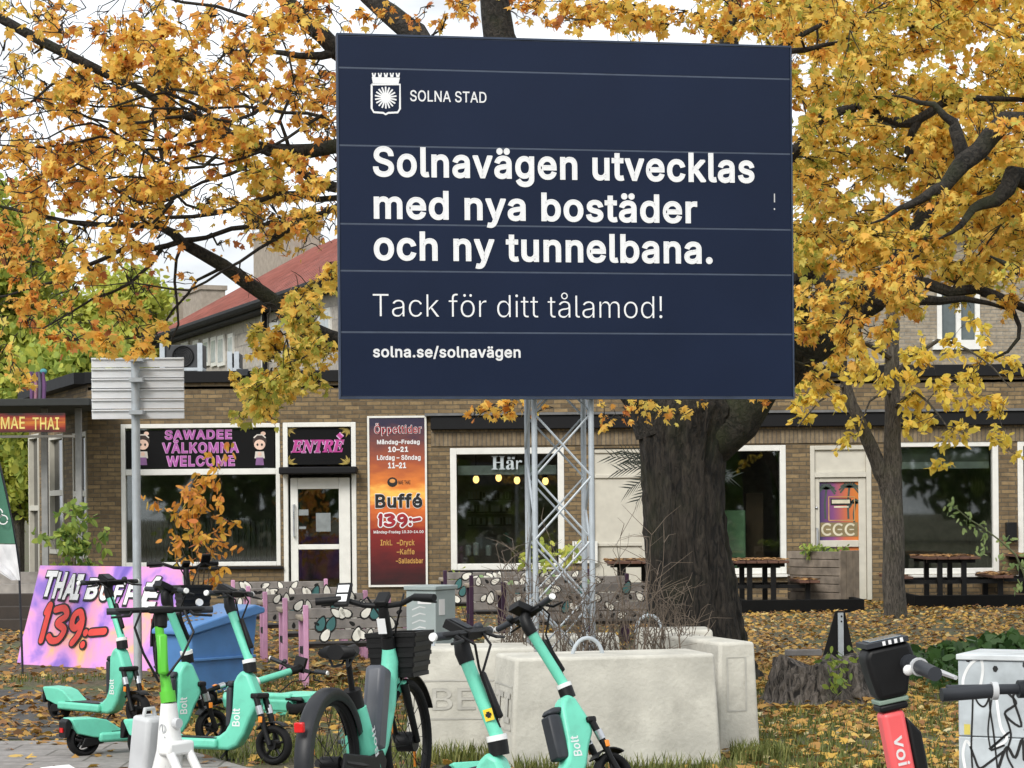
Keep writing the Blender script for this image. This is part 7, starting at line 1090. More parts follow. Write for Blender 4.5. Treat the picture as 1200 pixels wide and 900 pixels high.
    for i in range(n+1):
        f = i/n; x = .11+.27*f; wd = (.088*(1-f)**.8+.024) if f < .97 else .012
        if i == 0: wd = .05
        for j in range(m): a = 2*math.pi*j/m; vs.append((x, wd*math.cos(a), .895+(.03+.012*(1-f))*math.sin(a)*(1 if math.sin(a) > 0 else .9)-.012*math.sin(f*3.1)))
    fs = [(i*m+j, i*m+(j+1) % m, (i+1)*m+(j+1) % m, (i+1)*m+j) for i in range(n) for j in range(m)]+[tuple(range(m-1, -1, -1)), tuple(range(n*m, n*m+m))]
    MB().add(vs, fs).build('saddle', M_black, r, smooth=True)
    mb = MB()
    for s in (-1, 1): mb.tube([(.15, s*.05, .865), (.17, s*.04, .82), (.24, s*.02, .825), (.33, s*.02, .87)], .007, 6)
    mb.build('saddle_rails', M_dgrey, r, smooth=True)
    mb = MB(); mb.tube([(.862, 0, .87), (.85, 0, .93)], .037, 14); mb.tube([(.845, 0, .94), (.815, 0, 1.04), (.80, 0, 1.10)], [.032, .03, .026], 12); sn = mb.build('stem', M_black, r, smooth=True)
    fr = Frame((.79, -.0, .955), (0, -1, 0), (-.28, 0, 1)); mb = MB(); mb.fbox(fr, -.024, .024, 0, .085, .006, .009); mb.build('stem_label', M_wprint, r)
    mb = MB(); mb.tube([(.68, -.33, 1.14), (.74, -.20, 1.145), (.79, -.11, 1.11), (.80, 0, 1.10), (.79, .11, 1.11), (.74, .20, 1.145), (.68, .33, 1.14)], .0155, 10); mb.build('handlebar', M_black, r, smooth=True)
    for s in (-1, 1):
        MB().tube([(.73, s*.21, 1.145), (.68, s*.34, 1.14)], .021, 12).build('grip', M_black, r, smooth=True)
        MB().tube([(.755, s*.20, 1.14), (.77, s*.23, 1.125), (.735, s*.33, 1.115)], [.009, .008, .006], 6).build('brake_lever', M_black, r, smooth=True)
    M = Matrix.Translation((.80, 0, 1.135)) @ Matrix.Rotation(RAD(-35), 4, 'Y'); mb = MB(); mb.box((-.045, -.035, -.015), (.05, .035, .02), 0, M); mb.build('display', M_black, r, bevel=.008)
    M = Matrix.Translation((.745, .205, 1.17)) @ Matrix.Rotation(RAD(-55), 4, 'Y'); mb = MB(); mb.box((-.075, -.045, -.012), (.075, .045, .012), 0, M); ph = mb.build('phone_holder', M_black, r, bevel=.012); mb = MB(); mb.box((-.05, -.032, .0125), (-.005, .032, .014), 0, M); mb.box((.008, -.032, .0125), (.055, .032, .014), 0, M); mb.build('printed_label', M_wprint, ph)
    # ribbed plastic crate basket
    k0 = (.90, -.17, .73); bk = MB()
    x0, x1, b0, b1, z0, z1 = .905, 1.14, .11, .14, .72, .94
    def wallq(a, b):
        for z_ in (0, .25, .5, .75, 1):
            w0 = b0+(b1-b0)*z_; xo = .03*z_; zz = z0+(z1-z0)*z_; P = [(x0-xo*.3, -w0, zz), (x1+xo, -w0, zz), (x1+xo, w0, zz), (x0-xo*.3, w0, zz)]
            bk.tube([P[a], P[b]], .011, 4)
    for q in ((0, 1), (1, 2), (2, 3), (3, 0)): wallq(*q)
    P0 = [(x0, -b0, z0), (x1, -b0, z0), (x1, b0, z0), (x0, b0, z0)]; P1 = [(x0-.009, -b1, z1), (x1+.03, -b1, z1), (x1+.03, b1, z1), (x0-.009, b1, z1)]
    bk.add(P0+P1, [(0, 1, 2, 3), (0, 4, 5, 1), (1, 5, 6, 2), (2, 6, 7, 3), (3, 7, 4, 0)])
    b_ = bk.build('basket', M_black, r); so2 = b_.modifiers.new('thick', 'SOLIDIFY'); so2.thickness = .006
    MB().tube([(1.235, 0, .80), (1.265, 0, .80)], [.035, .032], 14).build('headlight', mat('lamp_lens', (.8, .8, .78), .2), r, smooth=True)
    mb = MB(); mb.tube([(.77, -.12, 1.12), (.86, -.10, 1.16), (.92, -.03, 1.0), (.90, 0, .84)], .006, 6); mb.tube([(.77, .12, 1.12), (.88, .12, 1.15), (.93, .04, 1.0), (.89, 0, .84)], .006, 6); mb.build('brake_cable', M_black, r, smooth=True)
    mb = MB(); mb.tube([(.40, .10, .22), (.36, .2, .02), (.40, .22, .012)], .01, 6); mb.build('kickstand', M_black, r, smooth=True)
    return r
eb = ebike('mint green electric bicycle with black basket seen from behind beside the concrete block'); tag(eb, group='mint green rental bicycles')
a = G(388, 11.15); eb.location = (a.x, a.y, 0); eb.rotation_euler = (RAD(-2), 0, RAD(72))
e2 = copy_tree(eb); tag(e2, 'dark electric bicycle with crate basket standing behind the sign pole', 'bicycle', 'mint green rental bicycles')
darkblue = mat('dark_blue_paint', (.02, .02, .09), .4)
for o in [x for x in SC.objects if x.parent == e2]:
    if M_mint in list(o.data.materials):
        o.data = o.data.copy(); o.data.materials[0] = darkblue
del e2['group']; del eb['group']
e2.location = (*G(188, 20.5).to_2d(), 0); e2.rotation_euler = (0, 0, RAD(-66)); e2.location.y = 21.4; e2.location.x -= .12
# ------------------------------------------------------------------ leaves and trees
def leaf_shape(kind):
    if kind == 'maple':
        h = [(.04, .02), (.34, -.04), (.54, .26), (.33, .30), (.50, .64), (.24, .56), (.14, .72)]
        pts = [(0, 0)]+h+[(0, 1.0)]+[(-x, y) for x, y in reversed(h)]
    elif kind == 'oval':
        h = [(.18, .12), (.27, .38), (.22, .68), (.10, .9)]; pts = [(0, 0)]+h+[(0, 1)]+[(-x, y) for x, y in reversed(h)]
    else:
        h = [(.28, .15), (.36, .5), (.2, .8)]; pts = [(0, 0)]+h+[(0, 1)]+[(-x, y) for x, y in reversed(h)]
    return np.array([(x, y, -.22*abs(x)-.12*y*y) for x, y in pts])
def leaf_mesh(name, pos, size, tint, material, parent=None, kind='maple', flat=False, droop=.5, kindtag=None, seed=1):
    g_ = np.random.default_rng(seed); pos = np.asarray(pos, float); n = len(pos); S = leaf_shape(kind); k = len(S)
    if flat:
        nrm = g_.normal(0, .28, (n, 3)); nrm[:, 2] = 1
    else:
        nrm = g_.normal(0, 1, (n, 3)); nrm[:, 2] = np.abs(nrm[:, 2])+.15; nrm[:, 1] -= .1
    nrm /= np.linalg.norm(nrm, axis=1, keepdims=True)
    d = g_.normal(0, 1, (n, 3))
    if not flat: d[:, 2] -= droop*2
    d -= nrm*np.sum(d*nrm, 1, keepdims=True); d /= np.linalg.norm(d, axis=1, keepdims=True)+1e-9
    x = np.cross(d, nrm); sz = np.asarray(size, float)[:, None, None]; curl = g_.uniform(.3, 3.2, (n, 1, 1)); asp = g_.uniform(.8, 1.1, (n, 1, 1))
    V = pos[:, None, :]+sz*(S[None, :, 0:1]*asp*x[:, None, :]+(S[None, :, 1:2]-.15)*d[:, None, :]+S[None, :, 2:3]*curl*nrm[:, None, :])
    V = V.reshape(-1, 3)
    if parent is not None and parent.name in ORG: V = V-np.array(ORG[parent.name])[None]
    me = bpy.data.meshes.new(name); me.vertices.add(n*k); me.vertices.foreach_set('co', V.ravel()); me.loops.add(n*k); me.loops.foreach_set('vertex_index', np.arange(n*k, dtype=np.int32)); me.polygons.add(n); me.polygons.foreach_set('loop_start', np.arange(0, n*k, k, dtype=np.int32)); me.update()
    at = me.attributes.new('tint', 'FLOAT', 'POINT'); at.data.foreach_set('value', np.repeat(np.clip(tint, 0, 1), k).astype(np.float32)); me.materials.append(material); me.validate()
    o = bpy.data.objects.new(name, me); C.objects.link(o)
    if parent: o.parent = parent
    if kindtag: o['kind'] = kindtag
    return o
maple = leaf_mat('maple_leaves', [(0, (.16, .07, .03)), (.15, (.46, .15, .05)), (.32, (.80, .34, .08)), (.48, (.92, .54, .11)), (.70, (.94, .68, .15)), (.88, (.82, .68, .16)), (1, (.42, .44, .08))], .5)
green = leaf_mat('green_leaves', [(0, (.05, .10, .03)), (.4, (.13, .22, .05)), (.7, (.34, .42, .08)), (1, (.55, .55, .10))], .4)
bark = bark_mat('maple_bark', (.0035, .003, .0025), (.048, .039, .030), (.022, .028, .009), .5)
bark_l = bark_mat('limb_bark', (.010, .008, .006), (.045, .038, .030), (.04, .045, .015), .5, 2)
bark_b = bark_mat('mossy_limb_bark', (.005, .0045, .003), (.05, .043, .035), (.035, .045, .012), .7, 1.5)
for nd in bark_b.node_tree.nodes:
    if nd.bl_idname == 'ShaderNodeMapping': nd.inputs['Scale'].default_value = (16, 16, 16)
bark2 = bark_mat('grey_bark', (.025, .021, .017), (.125, .108, .088), (.08, .08, .04), .4, 1.6)
class Tree:
    def __init__(s, name, label, cat, base, group=None):
        s.root = thing(name, label, cat, base, group); s.nodes = []; s.rad = []; s.limbs = MB(); s.leaves = []; s.tints = []; s.sizes = []
    def limb(s, pts, n=8, seg=.22, wob=.03, keep=True, mb=None, rnd=None):
        rr = rnd or R; P = [Vector(p[:3]) for p in pts]; rad = [p[3] for p in pts]; Q, rq = [], []
        E_ = [P[0]]+P+[P[-1]]
        for i in range(1, len(E_)-2):
            a, b, c, d = E_[i-1:i+3]; k = max(2, int((c-b).length/seg))
            for j in range(k):
                t = j/k; q = .5*((2*b)+(c-a)*t+(2*a-5*b+4*c-d)*t*t+(3*b-a-3*c+d)*t**3); ra = rad[i-1]*(1-t)+rad[i]*t
                if Q: q = q+Vector((rr.gauss(0, wob), rr.gauss(0, wob), rr.gauss(0, wob)))*min(1, ra*8+.3)
                Q.append(q); rq.append(ra)
        Q.append(P[-1]); rq.append(rad[-1]); (mb or s.limbs).tube(Q, rq, n)
        if keep: s.nodes += Q; s.rad += rq
        return Q
    def twigs(s, clumps, leaf_r=(.085, .14), rnd=None, twig_r=.011, sub=4):
        """grow a bending twig from the nearest wood to every clump, then side shoots that carry the leaves"""
        rr = rnd or R; todo = list(clumps); N = np.array([tuple(p) for p in s.nodes]); best = None; Cn = np.array([tuple(c[0]) for c in todo])
        dist = np.full(len(todo), 1e9); idx = np.zeros(len(todo), int)
        for i in range(0, len(todo)):
            dd = np.linalg.norm(N-Cn[i], axis=1); idx[i] = int(dd.argmin()); dist[i] = dd.min()
        alive = np.ones(len(todo), bool); extra = []
        for _ in range(len(todo)):
            i = int(np.where(alive, dist, 1e9).argmin()); alive[i] = False; c, cr_, nl, tm, ts = todo[i]
            a = Vector(s.nodes[idx[i]]); L = (c-a).length; k = max(3, int(L/.28)); mid = Vector((rr.gauss(0, .16), rr.gauss(0, .16), rr.gauss(.10, .14)))*L; pts = []
            rb = min(s.rad[idx[i]]*.6, twig_r+.006*L)
            for j in range(k+1):
                t = j/k; p = a.lerp(c, t)+mid*(4*t*(1-t)*.5)+(Vector((rr.gauss(0, .03), rr.gauss(0, .03), rr.gauss(0, .03))) if 0 < j < k else Vector()); pts.append(p)
            rs = [rb*(1-.6*j/k) for j in range(k+1)]; s.limbs.tube(pts, rs, 5, cap=False); b0 = len(s.nodes); s.nodes += pts[1:]; s.rad += rs[1:]
            NP = np.array([tuple(p) for p in pts[1:]])
            for q in range(len(todo)):
                if alive[q]:
                    dd = np.linalg.norm(NP-Cn[q], axis=1); m_ = dd.min()
                    if m_ < dist[q]: dist[q] = m_; idx[q] = b0+int(dd.argmin())
            ns = max(2, int(sub+nl/10)); tips = []
            for q in range(ns):
                st = pts[rr.randrange(max(1, k-2), k+1)]; d = Vector((rr.gauss(0, 1), rr.gauss(0, 1), rr.gauss(-.1, .8))).normalized(); e = c+d*cr_*rr.uniform(.4, 1.05); m2 = st.lerp(e, .5)+Vector((rr.gauss(0, .04), rr.gauss(0, .04), rr.gauss(.04, .03)))
                bz = [st*(1-t)**2+m2*2*t*(1-t)+e*t*t+Vector((rr.gauss(0, .008), rr.gauss(0, .008), rr.gauss(0, .008)))*(0 < t < 1) for t in (0, .25, .5, .75, 1)]; s.limbs.tube(bz, [max(.0055, rb*.4), .005, .0045, .0035, .0022], 4, cap=False); tips.append((st, m2, e))
            for q in range(nl):
                st, m2, e = tips[rr.randrange(ns)]; t = rr.uniform(.35, 1.05); p = m2.lerp(e, (t-.5)*2) if t > .5 else st.lerp(m2, t*2)
                p = p+Vector((rr.gauss(0, .045), rr.gauss(0, .045), rr.gauss(-.04, .045)))*(cr_/.4); s.leaves.append(tuple(p)); s.tints.append(rr.gauss(tm, ts)); s.sizes.append(rr.uniform(*leaf_r))
    def finish(s, material, wood, kind='maple', seed=1, name='crown', droop=.5):
        s.limbs.build('limbs', wood, s.root, smooth=True); leaf_mesh(name, s.leaves, s.sizes, s.tints, material, s.root, kind, seed=seed, droop=droop)
def wp(x, y, z, r): p = W(x, y, z); return (p.x, p.y, p.z, r)
TB = G(826, 20.9)
T1 = Tree('maple_tree', 'huge old maple behind the billboard with dark trunk and orange-yellow leaves', 'tree', TB)
# trunk: ridged, flared
tr_pts = [(829, 812, .66), (826, 800, .56), (822, 785, .505), (818, 760, .46), (814, 720, .425), (810, 680, .405), (805, 640, .385), (802, 600, .375), (800, 560, .375), (800, 525, .39), (803, 500, .43), (806, 480, .46), (806, 462, .40), (803, 440, .30)]
nA = 72; vs, fs = [], []; rows = []
fine = []
for i in range(len(tr_pts)-1):
    for k in range(5): t = k/5; fine.append([tr_pts[i][q]*(1-t)+tr_pts[i+1][q]*t for q in range(3)])
fine.append(list(tr_pts[-1]))
rt = random.Random(3)
for j, (x, y, r_) in enumerate(fine):
    c = W(x, y, 20.9); fl_ = max(0, (y-740)/70)
    for i in range(nA):
        a = 2*math.pi*i/nA; rr_ = r_*(1+.035*math.sin(9*a+.05*j+1.3*math.sin(.11*j))+.03*math.sin(17*a-.08*j)+.022*math.sin(29*a+.2*j)+.018*rt.gauss(0, 1)+fl_*.10*math.sin(4*a+.7)); vs.append((c.x+rr_*math.cos(a), c.y+rr_*math.sin(a), max(c.z, -.05)))
k = len(fine); fs = [(j*nA+i, j*nA+(i+1) % nA, (j+1)*nA+(i+1) % nA, (j+1)*nA+i) for j in range(k-1) for i in range(nA)]+[tuple(range((k-1)*nA, k*nA))]
MB().add(vs, fs).build('trunk', bark, T1.root, smooth=True, angle=70)
D = 20.9
main = MB()
def big(pts, n=14): return T1.limb([wp(*p) for p in pts], n, .16, .018, True, main)
big([(785, 500, D, .34), (755, 440, D, .30), (690, 300, D, .25), (620, 160, D, .20), (585, 40, D, .15), (580, -40, D, .12), (590, -140, D, .07), (610, -240, D, .02)])
big([(835, 510, D, .28), (862, 490, D-.1, .24), (893, 455, D-.2, .20), (935, 415, D-.2, .20), (985, 372, D, .19), (1030, 338, D+.1, .15), (1060, 300, D+.2, .12), (1090, 240, D+.5, .08), (1110, 140, D+.8, .05)])
big([(805, 470, D, .28), (850, 380, D+.5, .22), (870, 250, D+1, .17), (850, 100, D+1.2, .12), (870, -60, D+1.2, .06), (880, -170, D+1.2, .02)])
big([(755, 440, D, .24), (640, 435, D-.2, .15), (520, 428, D-.4, .115), (430, 410, D-.6, .09), (365, 387, D-.8, .075), (310, 345, D-.9, .068), (262, 313, D-1, .062), (212, 284, D-1.1, .05), (190, 266, D-1.2, .035), (100, 262, D-1.4, .02), (-10, 240, D-1.6, .012)], 10)
big([(690, 300, D, .20), (560, 230, D-.8, .12), (470, 190, D-1.2, .09), (395, 175, D-1.5, .068), (340, 178, D-1.6, .06), (290, 168, D-1.7, .052), (245, 145, D-1.8, .04), (217, 135, D-1.9, .036)], 10)
big([(217, 135, D-1.9, .034), (165, 108, D-2, .032), (112, 80, D-2.1, .04), (55, 52, D-2.2, .044), (0, 21, D-2.3, .042), (-80, -10, D-2.3, .03), (-180, -40, D-2.2, .01)], 8)
big([(620, 160, D, .16), (520, 80, D+.3, .13), (475, 28, D+.5, .11), (430, -5, D+.7, .09), (380, -60, D+.8, .06), (330, -140, D+.8, .015)], 10)
big([(560, 230, D-.8, .11), (470, 130, D-1, .09), (398, 60, D-1.2, .08), (362, 28, D-1.3, .07), (325, -5, D-1.4, .06), (280, -50, D-1.5, .04), (220, -110, D-1.5, .012)], 10)
big([(398, 60, D-1.2, .05), (350, 65, D-1.3, .03), (310, 58, D-1.4, .02), (262, 62, D-1.5, .012)], 6)
for p in ([(395, 220, D-1.4, .05), (370, 210, D-1.5, .045), (330, 185, D-1.6, .03), (300, 172, D-1.7, .02)], [(395, 232, D-1.3, .03), (350, 228, D-1.5, .028), (300, 236, D-1.6, .024), (250, 250, D-1.7, .02), (190, 256, D-1.8, .018), (110, 250, D-2, .012)], [(400, 240, D-1, .035), (350, 258, D-1.1, .03), (300, 262, D-1.1, .026), (245, 276, D-1.1, .024), (214, 282, D-1.1, .03)], [(214, 282, D-1.1, .03), (175, 292, D-1.2, .026), (145, 292, D-1.3, .024), (100, 312, D-1.4, .02), (40, 338, D-1.6, .013), (-20, 350, D-1.7, .01)], [(190, 290, D-1.2, .02), (150, 330, D-1.3, .016), (110, 350, D-1.4, .012), (50, 385, D-1.5, .008)], [(214, 284, D-1.1, .016), (205, 330, D-1.1, .013), (210, 380, D-1.1, .010), (198, 410, D-1.1, .006)], [(262, 313, D-1, .018), (232, 330, D-1.05, .014), (205, 362, D-1.1, .012), (182, 392, D-1.1, .009), (140, 398, D-1.2, .006)], [(340, 178, D-1.6, .02), (330, 140, D-1.7, .016), (345, 95, D-1.8, .012), (330, 45, D-1.9, .008)], [(245, 145, D-1.8, .018), (190, 165, D-1.9, .014), (120, 160, D-2, .012), (50, 175, D-2.1, .009), (0, 170, D-2.2, .007)], [(217, 135, D-1.9, .014), (180, 130, D-2, .02), (195, 200, D-2, .014), (188, 245, D-2, .016)], [(365, 387, D-.8, .02), (350, 420, D-.9, .014), (325, 455, D-1, .01), (305, 480, D-1, .006)], [(112, 80, D-2.1, .02), (60, 100, D-2.2, .014), (20, 130, D-2.3, .01), (-20, 150, D-2.4, .008)], [(345, 40, D-1.3, .02), (250, 10, D-1.5, .015), (150, -10, D-1.7, .01)]): T1.limb([wp(*q) for q in p], 6, .2, .03)
for p in ([(893, 455, D-.2, .12), (920, 395, D-.6, .11), (940, 345, D-.8, .09), (930, 323, D-.9, .08), (975, 335, D-1, .075), (1030, 352, D-1, .07), (1080, 357, D-1, .05), (1130, 352, D-.9, .03), (1180, 362, D-.8, .012)], [(1060, 330, D-.4, .06), (1115, 338, D-.5, .05), (1165, 350, D-.6, .042), (1215, 368, D-.7, .035)], [(905, 200, D+.3, .06), (935, 172, D, .055), (962, 140, D-.1, .05), (985, 127, D-.2, .045), (1010, 125, D-.2, .042), (1030, 139, D-.3, .05), (1062, 140, D-.3, .05), (1085, 134, D-.3, .045), (1130, 116, D-.3, .03), (1210, 118, D-.2, .02)], [(870, 250, D+1, .12), (890, 220, D+.6, .08), (905, 200, D+.3, .06)], [(1065, 180, D-.2, .045), (1070, 155, D-.3, .04), (1085, 134, D-.3, .035)], [(1150, 345, D-.6, .02), (1185, 360, D-.7, .025), (1195, 400, D-.8, .018), (1165, 420, D-.8, .01)], [(925, 60, D, .03), (965, 55, D-.3, .022), (1000, 40, D-.4, .014)], [(850, 100, D+1.2, .06), (930, 45, D+.6, .03), (980, 20, D+.4, .02)]): T1.limb([wp(*q) for q in p], 8, .2, .03)
for k in range(16):                # long thin sweeping branches towards the left
    x0, y0 = R.uniform(190, 395), R.uniform(90, 285); x1, y1 = R.uniform(-40, 150), y0+R.uniform(-70, 90); z0 = D-R.uniform(1.2, 3.0); zz = [z0-R.uniform(0, .8)*t for t in (0, .25, .5, .75, 1)]
    T1.limb([wp(x0+(x1-x0)*t+R.gauss(0, 6)*(t > 0), y0+(y1-y0)*t+38*math.sin(3.14*t)*R.choice((-.6, .5, .8))+R.gauss(0, 6), zz[i], .017-.014*t) for i, t in enumerate((0, .25, .5, .75, 1))], 6, .16, .022)
main.build('main_limbs', bark_b, T1.root, smooth=True, angle=70)
rc = random.Random(77); cl = []
def clump(x, y, rp, n, tm, ts=.16, dz=None):
    z = D+(rc.uniform(-3.2, .4) if dz is None else rc.uniform(*dz)); cl.append((W(x, y, z), rp*z/FPX, n, tm, ts))
def patch(x, y, rx, ry, k, n, tm, rp=22, dz=None, ts=.16):
    for _ in range(k):
        a, q = rc.uniform(0, 6.283), math.sqrt(rc.random()); clump(x+rx*q*math.cos(a), y+ry*q*math.sin(a), rp*rc.uniform(.75, 1.2), max(4, int(n*rc.uniform(.6, 1.4))), tm+rc.gauss(0, .05), ts, dz)
for a in ((150, 60, 60, 26, 7, 34, .42), (200, 85, 45, 22, 4, 30, .5), (120, 125, 70, 32, 9, 42, .42), (190, 110, 60, 40, 9, 46, .48), (255, 75, 40, 25, 4, 30, .35), (60, 200, 70, 40, 9, 34, .36), (55, 120, 45, 30, 3, 16, .32), (20, 110, 30, 60, 3, 14, .4), (170, 165, 70, 30, 7, 32, .4), (30, 275, 50, 50, 7, 36, .34), (30, 320, 40, 40, 5, 30, .36), (110, 215, 70, 40, 8, 30, .4), (182, 205, 22, 26, 4, 36, .44), (182, 240, 18, 16, 2, 26, .42), (120, 290, 60, 40, 7, 28, .46), (75, 345, 50, 30, 4, 18, .38), (150, 385, 36, 26, 5, 34, .48), (70, 395, 40, 20, 2, 20, .34), (15, 440, 20, 20, 2, 22, .6), (20, 380, 30, 30, 2, 20, .4),
          (312, 188, 30, 28, 6, 44, .55), (330, 245, 38, 24, 6, 40, .56), (300, 215, 30, 20, 3, 24, .5), (265, 245, 30, 18, 3, 18, .45), (352, 266, 16, 8, 1, 16, .45), (345, 30, 50, 26, 6, 26, .4), (370, 90, 34, 50, 7, 30, .42), (280, 40, 40, 26, 3, 12, .36), (290, 110, 40, 26, 5, 20, .34), (235, 155, 30, 22, 3, 24, .42), (375, 150, 22, 22, 2, 16, .4), (372, 200, 22, 24, 3, 24, .46),
          (375, 350, 26, 30, 5, 36, .62), (345, 400, 40, 28, 8, 48, .68), (370, 430, 28, 24, 6, 46, .70), (310, 455, 30, 24, 6, 44, .74), (300, 482, 22, 14, 4, 36, .76), (355, 455, 30, 12, 2, 26, .75), (210, 35, 70, 26, 5, 14, .35), (90, 30, 60, 20, 4, 14, .34)): patch(a[0], a[1], a[2]*1.15, a[3]*1.2, int(a[4]*1.3+.5), int(a[5]*1.25), a[6]+.13, rp=21, dz=(-3.6, -.4))
for a in ((450, 20, 40, 18, 3, 16, .42), (520, 18, 40, 14, 3, 12, .42), (620, 22, 26, 14, 3, 18, .42), (690, 18, 40, 22, 9, 34, .56), (760, 18, 46, 24, 10, 40, .62), (840, 15, 50, 30, 10, 40, .62), (900, 25, 30, 30, 7, 40, .58), (560, -20, 120, 30, 8, 26, .45), (800, -40, 140, 30, 12, 36, .6)): patch(*a[:7], rp=18, dz=(-2.6, .6))
for a in ((585, 480, 20, 10, 4, 15, .55), (618, 478, 12, 8, 2, 9, .55), (716, 500, 14, 20, 3, 10, .5), (770, 484, 34, 10, 4, 11, .55), (745, 478, 26, 8, 3, 10, .52), (560, 487, 10, 4, 1, 8, .5)): patch(*a[:7], rp=12, dz=(-2.6, -1.5))
for y in range(-40, 460, 27):
    for x in range(905, 1260, 29):
        if y > 360 and x > 1010: continue
        if rc.random() < .10: continue
        clump(x+rc.uniform(-15, 15), y+rc.uniform(-14, 14), 23, int(rc.uniform(48, 84)), rc.gauss(.72, .08), .14, (-2.6, 1.8))
for k in range(250):
    x, y = rc.uniform(900, 1250), rc.uniform(-40, 330); clump(x, y, 26, 64, rc.gauss(.74, .08), .14, (.6, 4.5))
for k in range(34): clump(rc.uniform(420, 900), rc.uniform(80, 420), 34, 16, rc.gauss(.55, .08), .15, (.6, 3.6))
for k in range(150): x, y = rc.uniform(-20, 400), rc.uniform(-10, 400); cl.append((W(x, y, D+rc.uniform(-3.4, -.4)), .22, rc.choice((0, 2, 5)), .35, .15)) if not (x > 190 and y > 290) or rc.random() < .35 else None
for k in range(16): clump(rc.uniform(925, 1070), rc.uniform(290, 400), 22, 50, rc.gauss(.62, .06), .14, (-3.2, -1.2))
for k in range(120): x, y = rc.uniform(-20, 400), rc.uniform(-10, 300); cl.append((W(x, y, D+rc.uniform(-3.4, .2)), .24, 14, rc.gauss(.52, .07), .15))
for k in range(95):          # the rest of the crown, above the picture and behind the board
    a = rc.uniform(0, 6.283); q = math.sqrt(rc.random())*4.6; cl.append((Vector((TB.x-.3+q*math.cos(a), TB.y+.4+q*.8*math.sin(a), rc.uniform(6.9, 9.6-.25*q))), .34, 34, rc.gauss(.6, .08), .15))
for k in range(40): clump(rc.uniform(420, 900), rc.uniform(60, 420), 34, 34, rc.gauss(.58, .08), .15, (1.0, 4.0))
T1.twigs(cl, (.040, .092), rc, .013)
T1.finish(maple, bark_l, seed=4)
# neighbouring maple whose limbs come in from the right
T2 = Tree('maple_tree', 'neighbouring maple right of the picture, only its thick mossy limbs reaching in', 'tree', G(1335, 22))
m2 = MB(); T2.limb([wp(1335, 795, 22, .5), wp(1330, 700, 22, .42), (*W(1320, 520, 22), .36), (*W(1290, 330, 22), .33), (*W(1270, 250, 22), .28)], 18, .2, .015, True, m2); m2.build('trunk', bark, T2.root, smooth=True)
m2 = MB()
for p in ([(1285, 300, 22.0, .2), (1240, 190, 19.2, .17), (1205, 152, 19.0, .14), (1175, 150, 18.9, .13), (1150, 172, 18.8, .12), (1128, 195, 18.7, .12), (1108, 216, 18.7, .085), (1082, 236, 18.6, .055), (1052, 246, 18.6, .03), (1020, 262, 18.6, .01)], [(1128, 180, 18.8, .11), (1121, 155, 18.8, .08), (1106, 134, 18.8, .05), (1078, 118, 18.8, .03), (1045, 112, 18.8, .01)], [(1280, 290, 22.0, .22), (1235, 215, 19.3, .16), (1200, 208, 19.1, .14), (1176, 221, 19.0, .11), (1152, 238, 19.0, .07), (1128, 262, 18.9, .04), (1100, 280, 18.8, .012)], [(1290, 330, 22.0, .2), (1235, 330, 19.2, .1), (1195, 318, 19.0, .05), (1160, 300, 18.9, .01)], [(1270, 250, 22, .24), (1280, 100, 22, .16), (1260, -50, 22, .08), (1250, -150, 22, .02)]): T2.limb([wp(q[0], q[1], q[2], q[3]*.68) for q in p], 12, .12, .028, True, m2)
m2.build('main_limbs', bark_b, T2.root, smooth=True)
cl = []
for k in range(110): clump(rc.uniform(1080, 1480), rc.uniform(-150, 330), 30, 40, rc.gauss(.62, .08), .15, (-.4, 3))
T2.twigs(cl, (.075, .125), rc, .010); T2.finish(maple, bark_l, seed=9)
# slim tree on the right
D3 = 32.6; T3 = Tree('slim_tree', 'slim young tree with forked grey trunk and thin yellow-green leaves on the right', 'tree', G(1050, D3))
m3 = MB(); T3.limb([wp(1050, 740, D3, .20), wp(1050, 722, D3, .175), wp(1048, 680, D3, .165), wp(1047, 620, D3, .16), wp(1046, 565, D3, .145), wp(1046, 500, D3, .12), wp(1045, 430, D3, .11), wp(1046, 380, D3, .095), wp(1050, 330, D3, .05), wp(1055, 290, D3, .02)], 16, .15, .008, True, m3)
T3.limb([wp(1044, 590, D3, .11), wp(1036, 565, D3, .115), wp(1022, 525, D3-.1, .105), wp(1003, 485, D3-.2, .09), wp(990, 450, D3-.2, .075), wp(988, 420, D3-.2, .05), wp(975, 390, D3-.2, .025)], 12, .15, .01, True, m3); m3.build('trunk', bark2, T3.root, smooth=True)
for p in ([(1046, 420, D3, .05), (1000, 400, D3-.6, .03), (955, 420, D3-.9, .012)], [(1046, 440, D3, .05), (1100, 400, D3-.5, .03), (1150, 420, D3-.8, .015), (1185, 455, D3-.9, .008)], [(1046, 480, D3, .04), (1075, 460, D3-.6, .02), (1110, 500, D3-.9, .01)], [(990, 450, D3-.2, .03), (960, 470, D3-.5, .014), (935, 500, D3-.7, .008)], [(1046, 460, D3, .03), (1020, 470, D3-.7, .015), (1005, 510, D3-.8, .008)]): T3.limb([wp(*q) for q in p], 6, .2, .02)
cl = []
def c3(x, y, rp, n, tm): z = D3+rc.uniform(-1.3, .4); cl.append((W(x, y, z), rp*z/FPX, n, tm, .10))
